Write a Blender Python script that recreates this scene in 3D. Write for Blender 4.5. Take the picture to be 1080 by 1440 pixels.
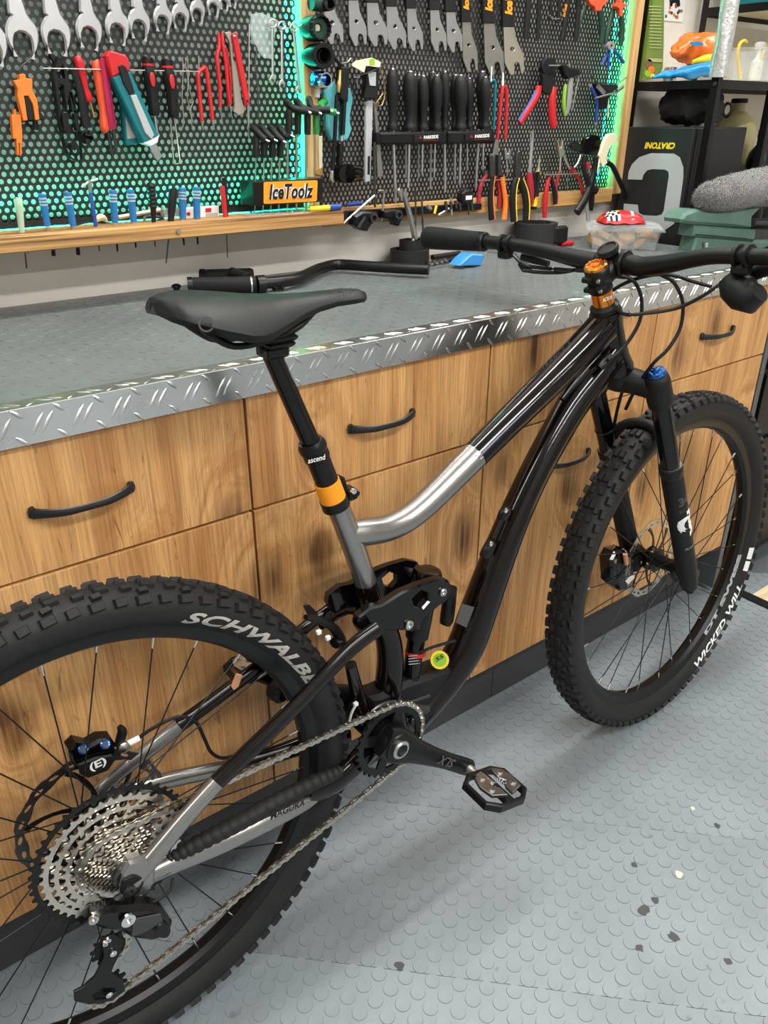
import bpy, math, random
from math import sin, cos, pi, radians, hypot, atan2, sqrt
from mathutils import Vector, Matrix, Quaternion
from mathutils.geometry import tessellate_polygon

random.seed(7)
V = Vector
scene = bpy.context.scene
COL = scene.collection
for o in list(bpy.data.objects):
    bpy.data.objects.remove(o)

# ------------------------------------------------------------------ camera
F_PX, CYAW, CPITCH, CROLL, CAM_H = 1109.7, 37.709, 26.652, 0.1713, 1.2239
yw, pt, rl = radians(CYAW), radians(CPITCH), radians(CROLL)
FWD = V((sin(yw) * cos(pt), cos(yw) * cos(pt), -sin(pt)))
_r = V((cos(yw), -sin(yw), 0))
_u = _r.cross(FWD)
RGT = _r * cos(rl) + _u * sin(rl)
UPV = -_r * sin(rl) + _u * cos(rl)
CAM = V((0, 0, CAM_H))
cd = bpy.data.cameras.new('camera')
cam = bpy.data.objects.new('camera', cd)
COL.objects.link(cam)
cam.matrix_world = Matrix(((RGT.x, UPV.x, -FWD.x, CAM.x), (RGT.y, UPV.y, -FWD.y, CAM.y),
                           (RGT.z, UPV.z, -FWD.z, CAM.z), (0, 0, 0, 1)))
cd.sensor_fit = 'VERTICAL'
cd.sensor_height = 36
cd.lens = 36 * F_PX / 1440
cd.clip_start = .02
scene.camera = cam

# ------------------------------------------------------------------ world, exposure, ceiling lights
w = bpy.data.worlds.new('world')
scene.world = w
w.use_nodes = True
w.node_tree.nodes['Background'].inputs[0].default_value = (.9, .95, 1, 1)
w.node_tree.nodes['Background'].inputs[1].default_value = .25
scene.view_settings.view_transform = 'Standard'
scene.view_settings.look = 'None'
scene.view_settings.gamma = 1
scene.view_settings.use_curve_mapping = False
scene.view_settings.exposure = 0.5
CEIL = 2.75
LAMPS = [(1.0, 1.0, 2.0, 28), (2.6, 0.7, 1.2, 9), (0.7, -.9, 2.4, 40), (0.9, -2.4, 2.6, 44), (-1.7, .1, 1.4, 12)]  # rearmost lamp is added, low-angle fill for the wall below the ledge
for i, (lx, ly, ll, pw) in enumerate(LAMPS):
    ld = bpy.data.lights.new('tube_light', 'AREA')
    ld.shape = 'RECTANGLE'
    ld.size, ld.size_y = ll, .16
    ld.energy = pw
    ld.color = (1, .985, .95)
    lo = bpy.data.objects.new('tube_light', ld)
    lo.location = (lx, ly, CEIL - .095)
    COL.objects.link(lo)

# ------------------------------------------------------------------ helpers
ID = Matrix.Identity(4)


def ray(px, py):
    return FWD + RGT * ((px - 540) / F_PX) + UPV * ((720 - py) / F_PX)


def P(px, py, y=1.5, M=ID):
    """photo pixel -> point on the plane y = const of frame M (in M's coordinates)"""
    Mi = M.inverted()
    o = Mi @ CAM
    d = Mi.to_3x3() @ ray(px, py)
    return o + d * ((y - o.y) / d.y)


def PZ(px, py, z):
    d = ray(px, py)
    return CAM + d * ((z - CAM.z) / d.z)


def PX(px, py, x):
    d = ray(px, py)
    return CAM + d * ((x - CAM.x) / d.x)


def mpp(p, M=ID):
    """metres per photo pixel at a point of frame M"""
    return ((M @ V(p)) - CAM).dot(FWD) / F_PX


def catmull(pts, n):
    if n <= 1 or len(pts) < 3:
        return pts
    out = []
    m = len(pts)
    for i in range(m - 1):
        p0, p1, p2, p3 = pts[max(i - 1, 0)], pts[i], pts[i + 1], pts[min(i + 2, m - 1)]
        for k in range(n):
            t = k / n
            out.append(tuple(.5 * ((2 * b) + (-a + c) * t + (2 * a - 5 * b + 4 * c - d) * t * t + (-a + 3 * b - 3 * c + d) * t ** 3)
                             for a, b, c, d in zip(p0, p1, p2, p3)))
    out.append(tuple(pts[-1]))
    return out


class MB:
    def __init__(s):
        s.v = []
        s.f = []

    def add(s, vs, fs):
        b = len(s.v)
        s.v += [tuple(p) for p in vs]
        s.f += [tuple(i + b for i in f) for f in fs]
        return s

    def xf(s, M):
        s.v = [tuple(M @ V(p)) for p in s.v]
        return s

    def box(s, c, d, R=None, ch=0.0):
        hx, hy, hz = d[0] / 2, d[1] / 2, d[2] / 2
        if ch > 0:
            pr = []
            for sz in (-1, 1):
                for (k, e) in ((hz - ch, 0), (hz, ch)) if sz > 0 else ((hz, ch), (hz - ch, 0)):
                    for x, y in ((-hx + e + ch * .6, -hy + e), (hx - e - ch * .6, -hy + e), (hx - e, -hy + e + ch * .6), (hx - e, hy - e - ch * .6),
                                 (hx - e - ch * .6, hy - e), (-hx + e + ch * .6, hy - e), (-hx + e, hy - e - ch * .6), (-hx + e, -hy + e + ch * .6)):
                        pr.append(V((x, y, sz * k)))
            fs = [tuple(range(7, -1, -1)), tuple(range(24, 32))]
            for r in range(3):
                for i in range(8):
                    j = (i + 1) % 8
                    fs.append((r * 8 + i, r * 8 + j, r * 8 + 8 + j, r * 8 + 8 + i))
            vs = pr
        else:
            vs = [V((x, y, z)) for z in (-hz, hz) for x, y in ((-hx, -hy), (hx, -hy), (hx, hy), (-hx, hy))]
            fs = [(3, 2, 1, 0), (4, 5, 6, 7), (0, 1, 5, 4), (1, 2, 6, 5), (2, 3, 7, 6), (3, 0, 4, 7)]
        if R is not None:
            vs = [R @ p for p in vs]
        return s.add([p + V(c) for p in vs], fs)

    def tube(s, path, rad, seg=12, cap=True, sx=1.0, up=None, closed=False):
        """sweep a circle (or ellipse: sx = width factor along 'up' side) along a path"""
        n = len(path)
        path = [V(p) for p in path]
        if not hasattr(rad, '__len__'):
            rad = [rad] * n
        T = []
        for i in range(n):
            a = path[(i - 1) % n] if (i > 0 or closed) else path[i]
            b = path[(i + 1) % n] if (i < n - 1 or closed) else path[i]
            d = (b - a)
            T.append(d.normalized() if d.length > 1e-9 else (T[-1] if T else V((0, 0, 1))))
        nrm = V(up) if up is not None else (V((0, 0, 1)) if abs(T[0].z) < .9 else V((1, 0, 0)))
        vs = []
        for i in range(n):
            if up is not None:
                nrm = V(up)
            nrm = nrm - T[i] * nrm.dot(T[i])
            if nrm.length < 1e-6:
                nrm = T[i].orthogonal()
            nrm.normalize()
            bn = T[i].cross(nrm)
            for k in range(seg):
                a = 2 * pi * k / seg
                vs.append(path[i] + (nrm * cos(a) * sx + bn * sin(a)) * rad[i])
        fs = []
        for i in range(n if closed else n - 1):
            j = (i + 1) % n
            for k in range(seg):
                l = (k + 1) % seg
                fs.append((i * seg + k, i * seg + l, j * seg + l, j * seg + k))
        if cap and not closed:
            fs.append(tuple(range(seg - 1, -1, -1)))
            fs.append(tuple((n - 1) * seg + k for k in range(seg)))
        return s.add(vs, fs)

    def cyl(s, a, b, r, r2=None, seg=16):
        return s.tube([a, b], [r, r if r2 is None else r2], seg)

    def lathe(s, prof, o, ax, seg=24, closed=False):
        """prof = [(radius, height along axis)]"""
        ax = V(ax).normalized()
        e1 = ax.orthogonal().normalized()
        e2 = ax.cross(e1)
        o = V(o)
        n = len(prof)
        vs = []
        for r, h in prof:
            for k in range(seg):
                a = 2 * pi * k / seg
                vs.append(o + ax * h + (e1 * cos(a) + e2 * sin(a)) * max(r, 1e-5))
        fs = []
        for i in range(n if closed else n - 1):
            j = (i + 1) % n
            for k in range(seg):
                l = (k + 1) % seg
                fs.append((i * seg + k, i * seg + l, j * seg + l, j * seg + k))
        if not closed:
            fs.append(tuple(range(seg - 1, -1, -1)))
            fs.append(tuple((n - 1) * seg + k for k in range(seg)))
        return s.add(vs, fs)

    def prism(s, poly, y0, y1, holes=(), bev=0.0):
        """polygon in (x, z), from y0 (towards the camera) to y1; chamfered front edge"""
        loops = [list(poly)] + [list(h) for h in holes]
        for li, lp in enumerate(loops):
            ar = sum(lp[i][0] * lp[(i + 1) % len(lp)][1] - lp[(i + 1) % len(lp)][0] * lp[i][1] for i in range(len(lp)))
            if (ar < 0) == (li == 0):
                lp.reverse()
        rings = []
        if bev > 0:
            ins = []
            for lp in loops:
                n = len(lp)
                q = []
                for i in range(n):
                    a, b, c = V(lp[i - 1][:2]), V(lp[i][:2]), V(lp[(i + 1) % n][:2])
                    d1 = (b - a).normalized() if (b - a).length > 1e-9 else V((1, 0))
                    d2 = (c - b).normalized() if (c - b).length > 1e-9 else d1
                    nn = V((-(d1.y + d2.y), d1.x + d2.x))
                    l = nn.length
                    nn = nn / l if l > 1e-6 else V((-d1.y, d1.x))
                    q.append(tuple(b + nn * bev))
                ins.append(q)
            rings = [(ins, y0), (loops, y0 + bev * (1 if y1 > y0 else -1)), (loops, y1)]
        else:
            rings = [(loops, y0), (loops, y1)]
        base = len(s.v)
        cnt = sum(len(l) for l in loops)
        for lps, y in rings:
            for lp in lps:
                s.v += [(p[0], y, p[1]) for p in lp]
        nr = len(rings)
        off = 0
        for lp in loops:
            n = len(lp)
            for r in range(nr - 1):
                for i in range(n):
                    j = (i + 1) % n
                    a = base + r * cnt + off
                    b = a + cnt
                    s.f.append((a + i, a + j, b + j, b + i) if y1 < y0 else (a + j, a + i, b + i, b + j))
            off += n
        for rr in (0, nr - 1):
            lps = rings[rr][0]
            tri = tessellate_polygon([[V((p[0], p[1], 0)) for p in lp] for lp in lps])
            for t in tri:
                t = tuple(base + rr * cnt + k for k in t)
                s.f.append(t)
        return s


MATS = {}


def obj(name, mb, mat, parent=None, ang=35, M=None, label=None, smooth=True):
    me = bpy.data.meshes.new(name)
    if isinstance(mb, MB):
        me.from_pydata(mb.v, [], mb.f)
        me.validate()
    else:
        me = mb
    me.materials.clear()
    me.materials.append(MATS[mat] if isinstance(mat, str) else mat)
    if smooth:
        me.polygons.foreach_set('use_smooth', [True] * len(me.polygons))
        me.set_sharp_from_angle(angle=radians(ang))
    me.update()
    o = bpy.data.objects.new(name, me)
    COL.objects.link(o)
    if parent is not None:
        o.parent = parent
    if M is not None:
        o.matrix_local = M
    if label:
        o['label'] = label
    return o


def fixn(o):
    """make normals consistent (closed meshes)"""
    import bmesh
    bm = bmesh.new()
    bm.from_mesh(o.data)
    bmesh.ops.recalc_face_normals(bm, faces=bm.faces)
    bm.to_mesh(o.data)
    bm.free()
    return o


def empty(name, loc=(0, 0, 0), M=None):
    o = bpy.data.objects.new(name, None)
    o.empty_display_size = .05
    COL.objects.link(o)
    if M is not None:
        o.matrix_world = M
    else:
        o.location = loc
    return o


def tag(o, label, cat, group=None, kind=None):
    o['label'] = label
    o['category'] = cat
    if group:
        o['group'] = group
    if kind:
        o['kind'] = kind
    return o


def struct(o):
    o['kind'] = 'structure'
    return o


def copy_tree(o, parent=None):
    c = o.copy()
    COL.objects.link(c)
    c.parent = parent
    for ch in list(o.children):
        copy_tree(ch, c)
    return c


def text_mb(s, size=1.0, bold=0.0, shear=0.0, spacing=1.0, sub=0):
    cu = bpy.data.curves.new('txt', 'FONT')
    cu.body = s
    cu.size = size
    cu.offset = bold
    cu.shear = shear
    cu.space_character = spacing
    cu.resolution_u = 3
    to = bpy.data.objects.new('txt', cu)
    COL.objects.link(to)
    me = bpy.data.meshes.new_from_object(to)
    if sub:
        import bmesh
        bm = bmesh.new()
        bm.from_mesh(me)
        bmesh.ops.triangulate(bm, faces=bm.faces)
        for _ in range(sub):
            ed = [e for e in bm.edges if e.calc_length() > .09]
            bmesh.ops.subdivide_edges(bm, edges=ed, cuts=1)
            bmesh.ops.triangulate(bm, faces=bm.faces)
        bm.to_mesh(me)
        bm.free()
    vs = [tuple(v.co) for v in me.vertices]
    fs = [tuple(p.vertices) for p in me.polygons]
    bpy.data.objects.remove(to)
    bpy.data.meshes.remove(me)
    bpy.data.curves.remove(cu)
    return vs, fs


def text_on(name, s, p0, p1, h, mat, parent, n=(0, -1, 0), bold=.012, shear=0., lift=.0006, flip=False, M=None, fn=None, spacing=1.0, sub=0):
    """flat lettering from point p0 (baseline start) to p1 (baseline end), height h, facing n"""
    vs, fs = text_mb(s, 1, bold, shear, spacing, sub or (3 if fn else 0))
    x0 = min(v[0] for v in vs)
    x1 = max(v[0] for v in vs)
    y0 = min(v[1] for v in vs)
    y1 = max(v[1] for v in vs)
    p0, p1 = V(p0), V(p1)
    ex = (p1 - p0)
    L = ex.length
    ex.normalize()
    n = V(n).normalized()
    ey = n.cross(ex).normalized()
    n = ex.cross(ey)
    mb = MB()
    out = []
    for v in vs:
        a = (v[0] - x0) / (x1 - x0) * L
        b = (v[1] - y0) / (y1 - y0) * h
        q = p0 + ex * a + ey * b + n * lift
        if fn:
            q = fn(q)
        out.append(q)
    mb.add(out, fs)
    return obj(name, mb, mat, parent, M=M, smooth=False)


# ------------------------------------------------------------------ materials
def newmat(name):
    m = bpy.data.materials.new(name)
    m.use_nodes = True
    MATS[name] = m
    nt = m.node_tree
    return m, nt, nt.nodes['Principled BSDF']


def simple(name, col, rough=.5, metal=0., bump=0., bscale=200., var=0., vscale=30., coat=0., emit=0., alpha=1., trans=0., spec=.5, rvar=0.):
    m, nt, b = newmat(name)
    c = (col[0], col[1], col[2], 1)
    b.inputs['Base Color'].default_value = c
    b.inputs['Roughness'].default_value = rough
    b.inputs['Metallic'].default_value = metal
    b.inputs['Specular IOR Level'].default_value = spec
    if coat:
        b.inputs['Coat Weight'].default_value = coat
        b.inputs['Coat Roughness'].default_value = .05
    if emit:
        b.inputs['Emission Color'].default_value = c
        b.inputs['Emission Strength'].default_value = emit
    if alpha < 1:
        b.inputs['Alpha'].default_value = alpha
    if trans:
        b.inputs['Transmission Weight'].default_value = trans
    tc = nt.nodes.new('ShaderNodeTexCoord')
    if var or rvar:
        no = nt.nodes.new('ShaderNodeTexNoise')
        no.inputs['Scale'].default_value = vscale
        no.inputs['Detail'].default_value = 5
        nt.links.new(tc.outputs['Object'], no.inputs['Vector'])
        if var:
            mx = nt.nodes.new('ShaderNodeMix')
            mx.data_type = 'RGBA'
            mx.inputs[6].default_value = tuple(max(0, k * (1 - var)) for k in col) + (1,)
            mx.inputs[7].default_value = tuple(min(1, k * (1 + var)) for k in col) + (1,)
            nt.links.new(no.outputs['Fac'], mx.inputs[0])
            nt.links.new(mx.outputs[2], b.inputs['Base Color'])
        if rvar:
            mr = nt.nodes.new('ShaderNodeMapRange')
            mr.inputs[1].default_value = .3
            mr.inputs[2].default_value = .7
            mr.inputs[3].default_value = max(0, rough - rvar)
            mr.inputs[4].default_value = min(1, rough + rvar)
            nt.links.new(no.outputs['Fac'], mr.inputs[0])
            nt.links.new(mr.outputs[0], b.inputs['Roughness'])
    if bump:
        n2 = nt.nodes.new('ShaderNodeTexNoise')
        n2.inputs['Scale'].default_value = bscale
        n2.inputs['Detail'].default_value = 3
        bp = nt.nodes.new('ShaderNodeBump')
        bp.inputs['Strength'].default_value = bump
        bp.inputs['Distance'].default_value = .002
        nt.links.new(tc.outputs['Object'], n2.inputs['Vector'])
        nt.links.new(n2.outputs['Fac'], bp.inputs['Height'])
        nt.links.new(bp.outputs['Normal'], b.inputs['Normal'])
    return m


def srgb(r, g, b):
    f = lambda c: (c / 255 / 12.92) if c / 255 <= .04045 else ((c / 255 + .055) / 1.055) ** 2.4
    return (f(r), f(g), f(b))


def wood_mat(name, cl, cm, cdk, rough=.45, knots=True, axis='Z', fine=150., bandscale=9., randoff=True, bump=.25, pores=False, streak=(.60, .80, .5)):
    m, nt, b = newmat(name)
    N = nt.nodes.new
    L = nt.links.new
    tc = N('ShaderNodeTexCoord')
    src = tc.outputs['Object']
    if randoff:
        oi = N('ShaderNodeObjectInfo')
        mu = N('ShaderNodeVectorMath')
        mu.operation = 'SCALE'
        mu.inputs[0].default_value = (7.3, 11.1, 5.7)
        L(oi.outputs['Random'], mu.inputs['Scale'])
        ad = N('ShaderNodeVectorMath')
        ad.operation = 'ADD'
        L(src, ad.inputs[0])
        L(mu.outputs[0], ad.inputs[1])
        src = ad.outputs[0]

    def noise(scale3, detail=4, dist=0., rough_=.55):
        mp = N('ShaderNodeMapping')
        mp.inputs['Scale'].default_value = scale3
        L(src, mp.inputs['Vector'])
        no = N('ShaderNodeTexNoise')
        no.inputs['Scale'].default_value = 1
        no.inputs['Detail'].default_value = detail
        no.inputs['Distortion'].default_value = dist
        no.inputs['Roughness'].default_value = rough_
        L(mp.outputs[0], no.inputs['Vector'])
        return mp, no
    ln = lambda a, bb: (a, a, bb) if axis == 'Z' else (bb, a, a)
    # knots
    mpk = N('ShaderNodeMapping')
    mpk.inputs['Scale'].default_value = ln(4.0, 2.2)
    L(src, mpk.inputs['Vector'])
    wn = N('ShaderNodeTexNoise')
    wn.inputs['Scale'].default_value = 3.0
    L(mpk.outputs[0], wn.inputs['Vector'])
    wm = N('ShaderNodeVectorMath')
    wm.operation = 'MULTIPLY_ADD'
    wm.inputs[1].default_value = (.22, .22, .22)
    L(wn.outputs['Color'], wm.inputs[0])
    L(mpk.outputs[0], wm.inputs[2])
    vo = N('ShaderNodeTexVoronoi')
    vo.inputs['Scale'].default_value = 1
    vo.voronoi_dimensions = '2D'
    sx3 = N('ShaderNodeSeparateXYZ')
    cx3 = N('ShaderNodeCombineXYZ')
    L(wm.outputs[0], sx3.inputs[0])
    L(sx3.outputs[0], cx3.inputs[0])
    L(sx3.outputs[2], cx3.inputs[1])
    L(cx3.outputs[0], vo.inputs['Vector'])
    kr = N('ShaderNodeMapRange')
    kr.interpolation_type = 'SMOOTHSTEP'
    kr.inputs[1].default_value = .36
    kr.inputs[2].default_value = .02
    L(vo.outputs['Distance'], kr.inputs[0])       # 1 in the knot centre
    # grain bands, bulging around the knots
    mpb, nb = noise(ln(bandscale, .9), 6, .25, .62)
    ofs = N('ShaderNodeVectorMath')
    ofs.operation = 'MULTIPLY_ADD'
    ofs.inputs[1].default_value = (2.2, 2.2, .3) if knots else (0, 0, 0)
    L(kr.outputs[0], ofs.inputs[0])
    L(mpb.outputs[0], ofs.inputs[2])
    L(ofs.outputs[0], nb.inputs['Vector'])
    mpf, nf = noise(ln(fine, 7 if fine >= 300 else 3.2), 4, .3, .7)
    mpf2, nf2 = noise(ln(fine * .33, 1.3), 3, .8)
    cr = N('ShaderNodeValToRGB')
    e = cr.color_ramp
    e.elements[0].position = .36
    e.elements[0].color = cm + (1,)
    e.elements[1].position = .60
    e.elements[1].color = cl + (1,)
    L(nb.outputs['Fac'], cr.inputs[0])
    mx = N('ShaderNodeMix')
    mx.data_type = 'RGBA'
    mx.blend_type = 'MULTIPLY'
    f1 = N('ShaderNodeMapRange')
    f1.inputs[1].default_value = .38
    f1.inputs[2].default_value = .58
    f1.inputs[3].default_value = .74
    f1.inputs[4].default_value = 1.06
    L(nf.outputs['Fac'], f1.inputs[0])
    mx.inputs[0].default_value = 1
    L(cr.outputs[0], mx.inputs[6])
    L(f1.outputs[0], mx.inputs[7])
    # dark streaks
    f2 = N('ShaderNodeMapRange')
    f2.inputs[1].default_value = streak[0]
    f2.inputs[2].default_value = streak[1]
    L(nf2.outputs['Fac'], f2.inputs[0])
    mx2 = N('ShaderNodeMix')
    mx2.data_type = 'RGBA'
    mx2.inputs[7].default_value = cdk + (1,)
    sc = N('ShaderNodeMath')
    sc.operation = 'MULTIPLY'
    sc.inputs[1].default_value = streak[2]
    L(f2.outputs[0], sc.inputs[0])
    L(sc.outputs[0], mx2.inputs[0])
    L(mx.outputs[2], mx2.inputs[6])
    last = mx2.outputs[2]
    if knots:
        k2 = N('ShaderNodeMapRange')
        k2.interpolation_type = 'SMOOTHSTEP'
        k2.inputs[1].default_value = .17
        k2.inputs[2].default_value = .02
        L(vo.outputs['Distance'], k2.inputs[0])
        k3 = N('ShaderNodeMath')
        k3.operation = 'MULTIPLY'
        L(k2.outputs[0], k3.inputs[0])
        mr3 = N('ShaderNodeMapRange')
        mr3.inputs[1].default_value = .38
        mr3.inputs[2].default_value = .6
        mr3.inputs[3].default_value = .45
        mr3.inputs[4].default_value = .95
        L(nf2.outputs['Fac'], mr3.inputs[0])
        L(mr3.outputs[0], k3.inputs[1])
        mx3 = N('ShaderNodeMix')
        mx3.data_type = 'RGBA'
        mx3.inputs[7].default_value = cdk + (1,)
        L(k3.outputs[0], mx3.inputs[0])
        L(last, mx3.inputs[6])
        last = mx3.outputs[2]
    if pores:
        for sc3, lo, hi, am in ((ln(210, 24), .64, .72, .5), (ln(60, 14), .67, .74, .6)):
            mpp_, npp = noise(sc3, 3, .9, .6)
            mq = N('ShaderNodeMapRange')
            mq.inputs[1].default_value = lo
            mq.inputs[2].default_value = hi
            mq.inputs[4].default_value = am
            L(npp.outputs['Fac'], mq.inputs[0])
            mxp = N('ShaderNodeMix')
            mxp.data_type = 'RGBA'
            mxp.inputs[7].default_value = (cdk[0] * 1.4, cdk[1] * 1.4, cdk[2] * 1.4, 1)
            L(mq.outputs[0], mxp.inputs[0])
            L(last, mxp.inputs[6])
            last = mxp.outputs[2]
    L(last, b.inputs['Base Color'])
    b.inputs['Roughness'].default_value = rough
    bp = N('ShaderNodeBump')
    bp.inputs['Strength'].default_value = bump
    bp.inputs['Distance'].default_value = .001
    L(nf.outputs['Fac'], bp.inputs['Height'])
    L(bp.outputs['Normal'], b.inputs['Normal'])
    return m


def worn_mat(name, col, dirt, rough=.5, scale=3., amt=.5, speck=None, bump=.1, fscale=60.):
    """a base colour with broad stains, fine grain and optional specks"""
    m, nt, b = newmat(name)
    N = nt.nodes.new
    L = nt.links.new
    tc = N('ShaderNodeTexCoord')
    n1 = N('ShaderNodeTexNoise')
    n1.inputs['Scale'].default_value = scale
    n1.inputs['Detail'].default_value = 6
    n1.inputs['Roughness'].default_value = .62
    L(tc.outputs['Object'], n1.inputs['Vector'])
    mr = N('ShaderNodeMapRange')
    mr.inputs[1].default_value = .42
    mr.inputs[2].default_value = .72
    mr.inputs[4].default_value = amt
    L(n1.outputs['Fac'], mr.inputs[0])
    mx = N('ShaderNodeMix')
    mx.data_type = 'RGBA'
    mx.inputs[6].default_value = tuple(col) + (1,)
    mx.inputs[7].default_value = tuple(dirt) + (1,)
    L(mr.outputs[0], mx.inputs[0])
    last = mx.outputs[2]
    n2 = N('ShaderNodeTexNoise')
    n2.inputs['Scale'].default_value = fscale
    n2.inputs['Detail'].default_value = 4
    L(tc.outputs['Object'], n2.inputs['Vector'])
    if speck:
        ms = N('ShaderNodeMapRange')
        ms.inputs[1].default_value = .69
        ms.inputs[2].default_value = .74
        ms.inputs[4].default_value = .8
        L(n2.outputs['Fac'], ms.inputs[0])
        m2 = N('ShaderNodeMix')
        m2.data_type = 'RGBA'
        m2.inputs[7].default_value = tuple(speck) + (1,)
        L(ms.outputs[0], m2.inputs[0])
        L(last, m2.inputs[6])
        last = m2.outputs[2]
    L(last, b.inputs['Base Color'])
    rr = N('ShaderNodeMapRange')
    rr.inputs[3].default_value = max(.05, rough - .12)
    rr.inputs[4].default_value = min(1, rough + .12)
    L(n1.outputs['Fac'], rr.inputs[0])
    L(rr.outputs[0], b.inputs['Roughness'])
    if bump:
        bp = N('ShaderNodeBump')
        bp.inputs['Strength'].default_value = bump
        bp.inputs['Distance'].default_value = .002
        L(n2.outputs['Fac'], bp.inputs['Height'])
        L(bp.outputs['Normal'], b.inputs['Normal'])
    return m


wood_mat('oak', srgb(222, 170, 110), srgb(188, 132, 78), srgb(76, 42, 20), rough=.42, bandscale=22, fine=300, pores=True)
wood_mat('pine', srgb(214, 170, 108), srgb(190, 140, 80), srgb(120, 70, 34), rough=.6, knots=False, axis='X', fine=90, bandscale=30, randoff=True)
wood_mat('pinez', srgb(214, 176, 118), srgb(192, 148, 90), srgb(130, 84, 44), rough=.6, knots=False, axis='Z', fine=90, bandscale=30, randoff=True)
worn_mat('plaster', srgb(226, 220, 212), srgb(196, 184, 170), .85, 2.6, .55, srgb(150, 128, 104), .25, 45)
worn_mat('paint', srgb(176, 174, 170), srgb(150, 148, 144), .8, 1.5, .5, None, .1, 80)
worn_mat('ceilpaint', srgb(235, 235, 232), srgb(225, 225, 222), .9, 1.5, .5, None, .05, 80)
worn_mat('rubber_floor', srgb(136, 144, 149), srgb(112, 119, 124), .46, 2.2, .8, srgb(104, 110, 114), .08, 26)
worn_mat('rubber_seam', srgb(96, 102, 106), srgb(80, 84, 88), .6, 2, .5)
worn_mat('rubber_bench', srgb(106, 112, 112), srgb(84, 89, 89), .38, 3.5, .8, srgb(140, 146, 144), .08, 22)
worn_mat('checker', (.78, .78, .77), (.5, .5, .5), .26, 7, .6, None, .05, 40)
MATS['checker'].node_tree.nodes['Principled BSDF'].inputs['Metallic'].default_value = 1
simple('plinth', srgb(64, 64, 66), .55, var=.1)
simple('grey_panel', srgb(88, 90, 93), .5, var=.08)
simple('black_matte', (.007, .007, .0075), .55, bump=.05, spec=.32)
simple('black_satin', (.005, .005, .0055), .36, spec=.34)
simple('black_gloss', (.003, .0028, .003), .1, spec=.42)
simple('frame_black', (.005, .003, .0026), .12, spec=.42, var=.3, vscale=4)
simple('rubber', (.012, .012, .0125), .62, spec=.35, var=.35, vscale=25, bump=.15, bscale=500)
simple('rubber_tyre', (.0125, .0125, .013), .62, spec=.35, var=.3, vscale=12, bump=.12, bscale=400)
simple('grip', (.008, .008, .0085), .7, spec=.3, bump=.3, bscale=900)
simple('saddle', (.007, .0085, .0085), .45, spec=.28, bump=.06, bscale=1200)
simple('silver_frame', (.30, .29, .28), .27, .85, coat=.5, var=.05, vscale=8)
simple('chrome', (.75, .75, .76), .16, 1.)
simple('steel', (.56, .55, .53), .28, 1., var=.12, vscale=60)
simple('satin_steel', (.56, .56, .57), .36, 1., var=.06, vscale=40)
simple('dull_steel', (.42, .40, .37), .42, 1., var=.15, vscale=50)
simple('cassette', (.66, .61, .54), .27, 1., var=.1, vscale=120)
simple('chain', (.50, .47, .42), .3, 1., var=.15, vscale=90)
simple('dark_steel', (.10, .10, .10), .35, .9, var=.2, vscale=60)
simple('spoke', (.02, .02, .022), .3, .6)
simple('orange_anod', (.85, .27, .02), .22, .9, coat=.3)
simple('orange_band', (.95, .33, .012), .45)
simple('blue_anod', (.012, .12, .42), .2, .85, coat=.5)
simple('white_print', (.82, .82, .80), .5)
simple('grey_print', (.30, .30, .30), .5)
simple('faint_print', (.11, .11, .115), .4)
simple('tyre_print', (.42, .40, .37), .55)
simple('dark_print', (.055, .055, .058), .5)
simple('tag_print', (.055, .05, .05), .4)
simple('gun_sticker', (.10, .095, .09), .4, .4)
simple('red', (.55, .012, .018), .38, var=.1)
simple('redorange', (.72, .09, .03), .4)
simple('orange', (.82, .20, .02), .42, var=.08)
simple('teal', (.0, .16, .19), .4, var=.1)
simple('turq', (.10, .42, .47), .5)
simple('blue_plastic', (.02, .16, .42), .3, coat=.3)
simple('blue_bright', (.04, .25, .62), .4)
simple('blue_dark', (.012, .03, .22), .45)
simple('navy_handle', (.02, .06, .30), .45)
simple('crimson', (.38, .015, .03), .45)
simple('magenta', (.45, .02, .09), .42)
simple('yellow', (.85, .62, .02), .4)
simple('mint', (.42, .58, .42), .5)
simple('green', (.015, .24, .04), .4)
simple('green_dark', (.012, .05, .03), .45)
simple('lime', (.25, .50, .03), .45)
simple('white', (.82, .82, .80), .5)
simple('cream', (.72, .66, .48), .6)
simple('grey', (.25, .25, .25), .5)
simple('lightgrey', (.42, .43, .44), .6)
simple('brown', (.18, .10, .05), .6)
simple('gold', (.62, .40, .13), .35, .8)
simple('vise', (.095, .185, .145), .5, var=.3, vscale=25, bump=.5, bscale=90)
simple('bag_fabric', (.014, .014, .015), .75, bump=.4, bscale=600)
simple('carton', (.012, .012, .013), .5, var=.15, vscale=10)
simple('board', (.012, .012, .012), .45)
simple('copper_pad', (.75, .36, .2), .45, .3)

# ================================================================== the room
YW = 1.535                                   # back wall
X0, X1, YB = -2.6, 3.3, -3.2


def wall(name, c, d, mat):
    return struct(obj(name, MB().box(c, d), mat, smooth=False))


wall('wall_back', ((X0 + X1) / 2, YW + .05, CEIL / 2), (X1 - X0 + .2, .1, CEIL), 'plaster')
wall('wall_left', (X0 - .05, (YB + YW) / 2, CEIL / 2), (.1, YW - YB, CEIL), 'paint')
wall('wall_right', (X1 + .05, (YB + YW) / 2, CEIL / 2), (.1, YW - YB, CEIL), 'paint')
wall('wall_rear', ((X0 + X1) / 2, YB - .05, CEIL / 2), (X1 - X0 + .2, .1, CEIL), 'paint')
wall('ceiling', ((X0 + X1) / 2, (YB + YW) / 2, CEIL + .05), (X1 - X0 + .2, YW - YB + .2, .1), 'ceilpaint')
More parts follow.
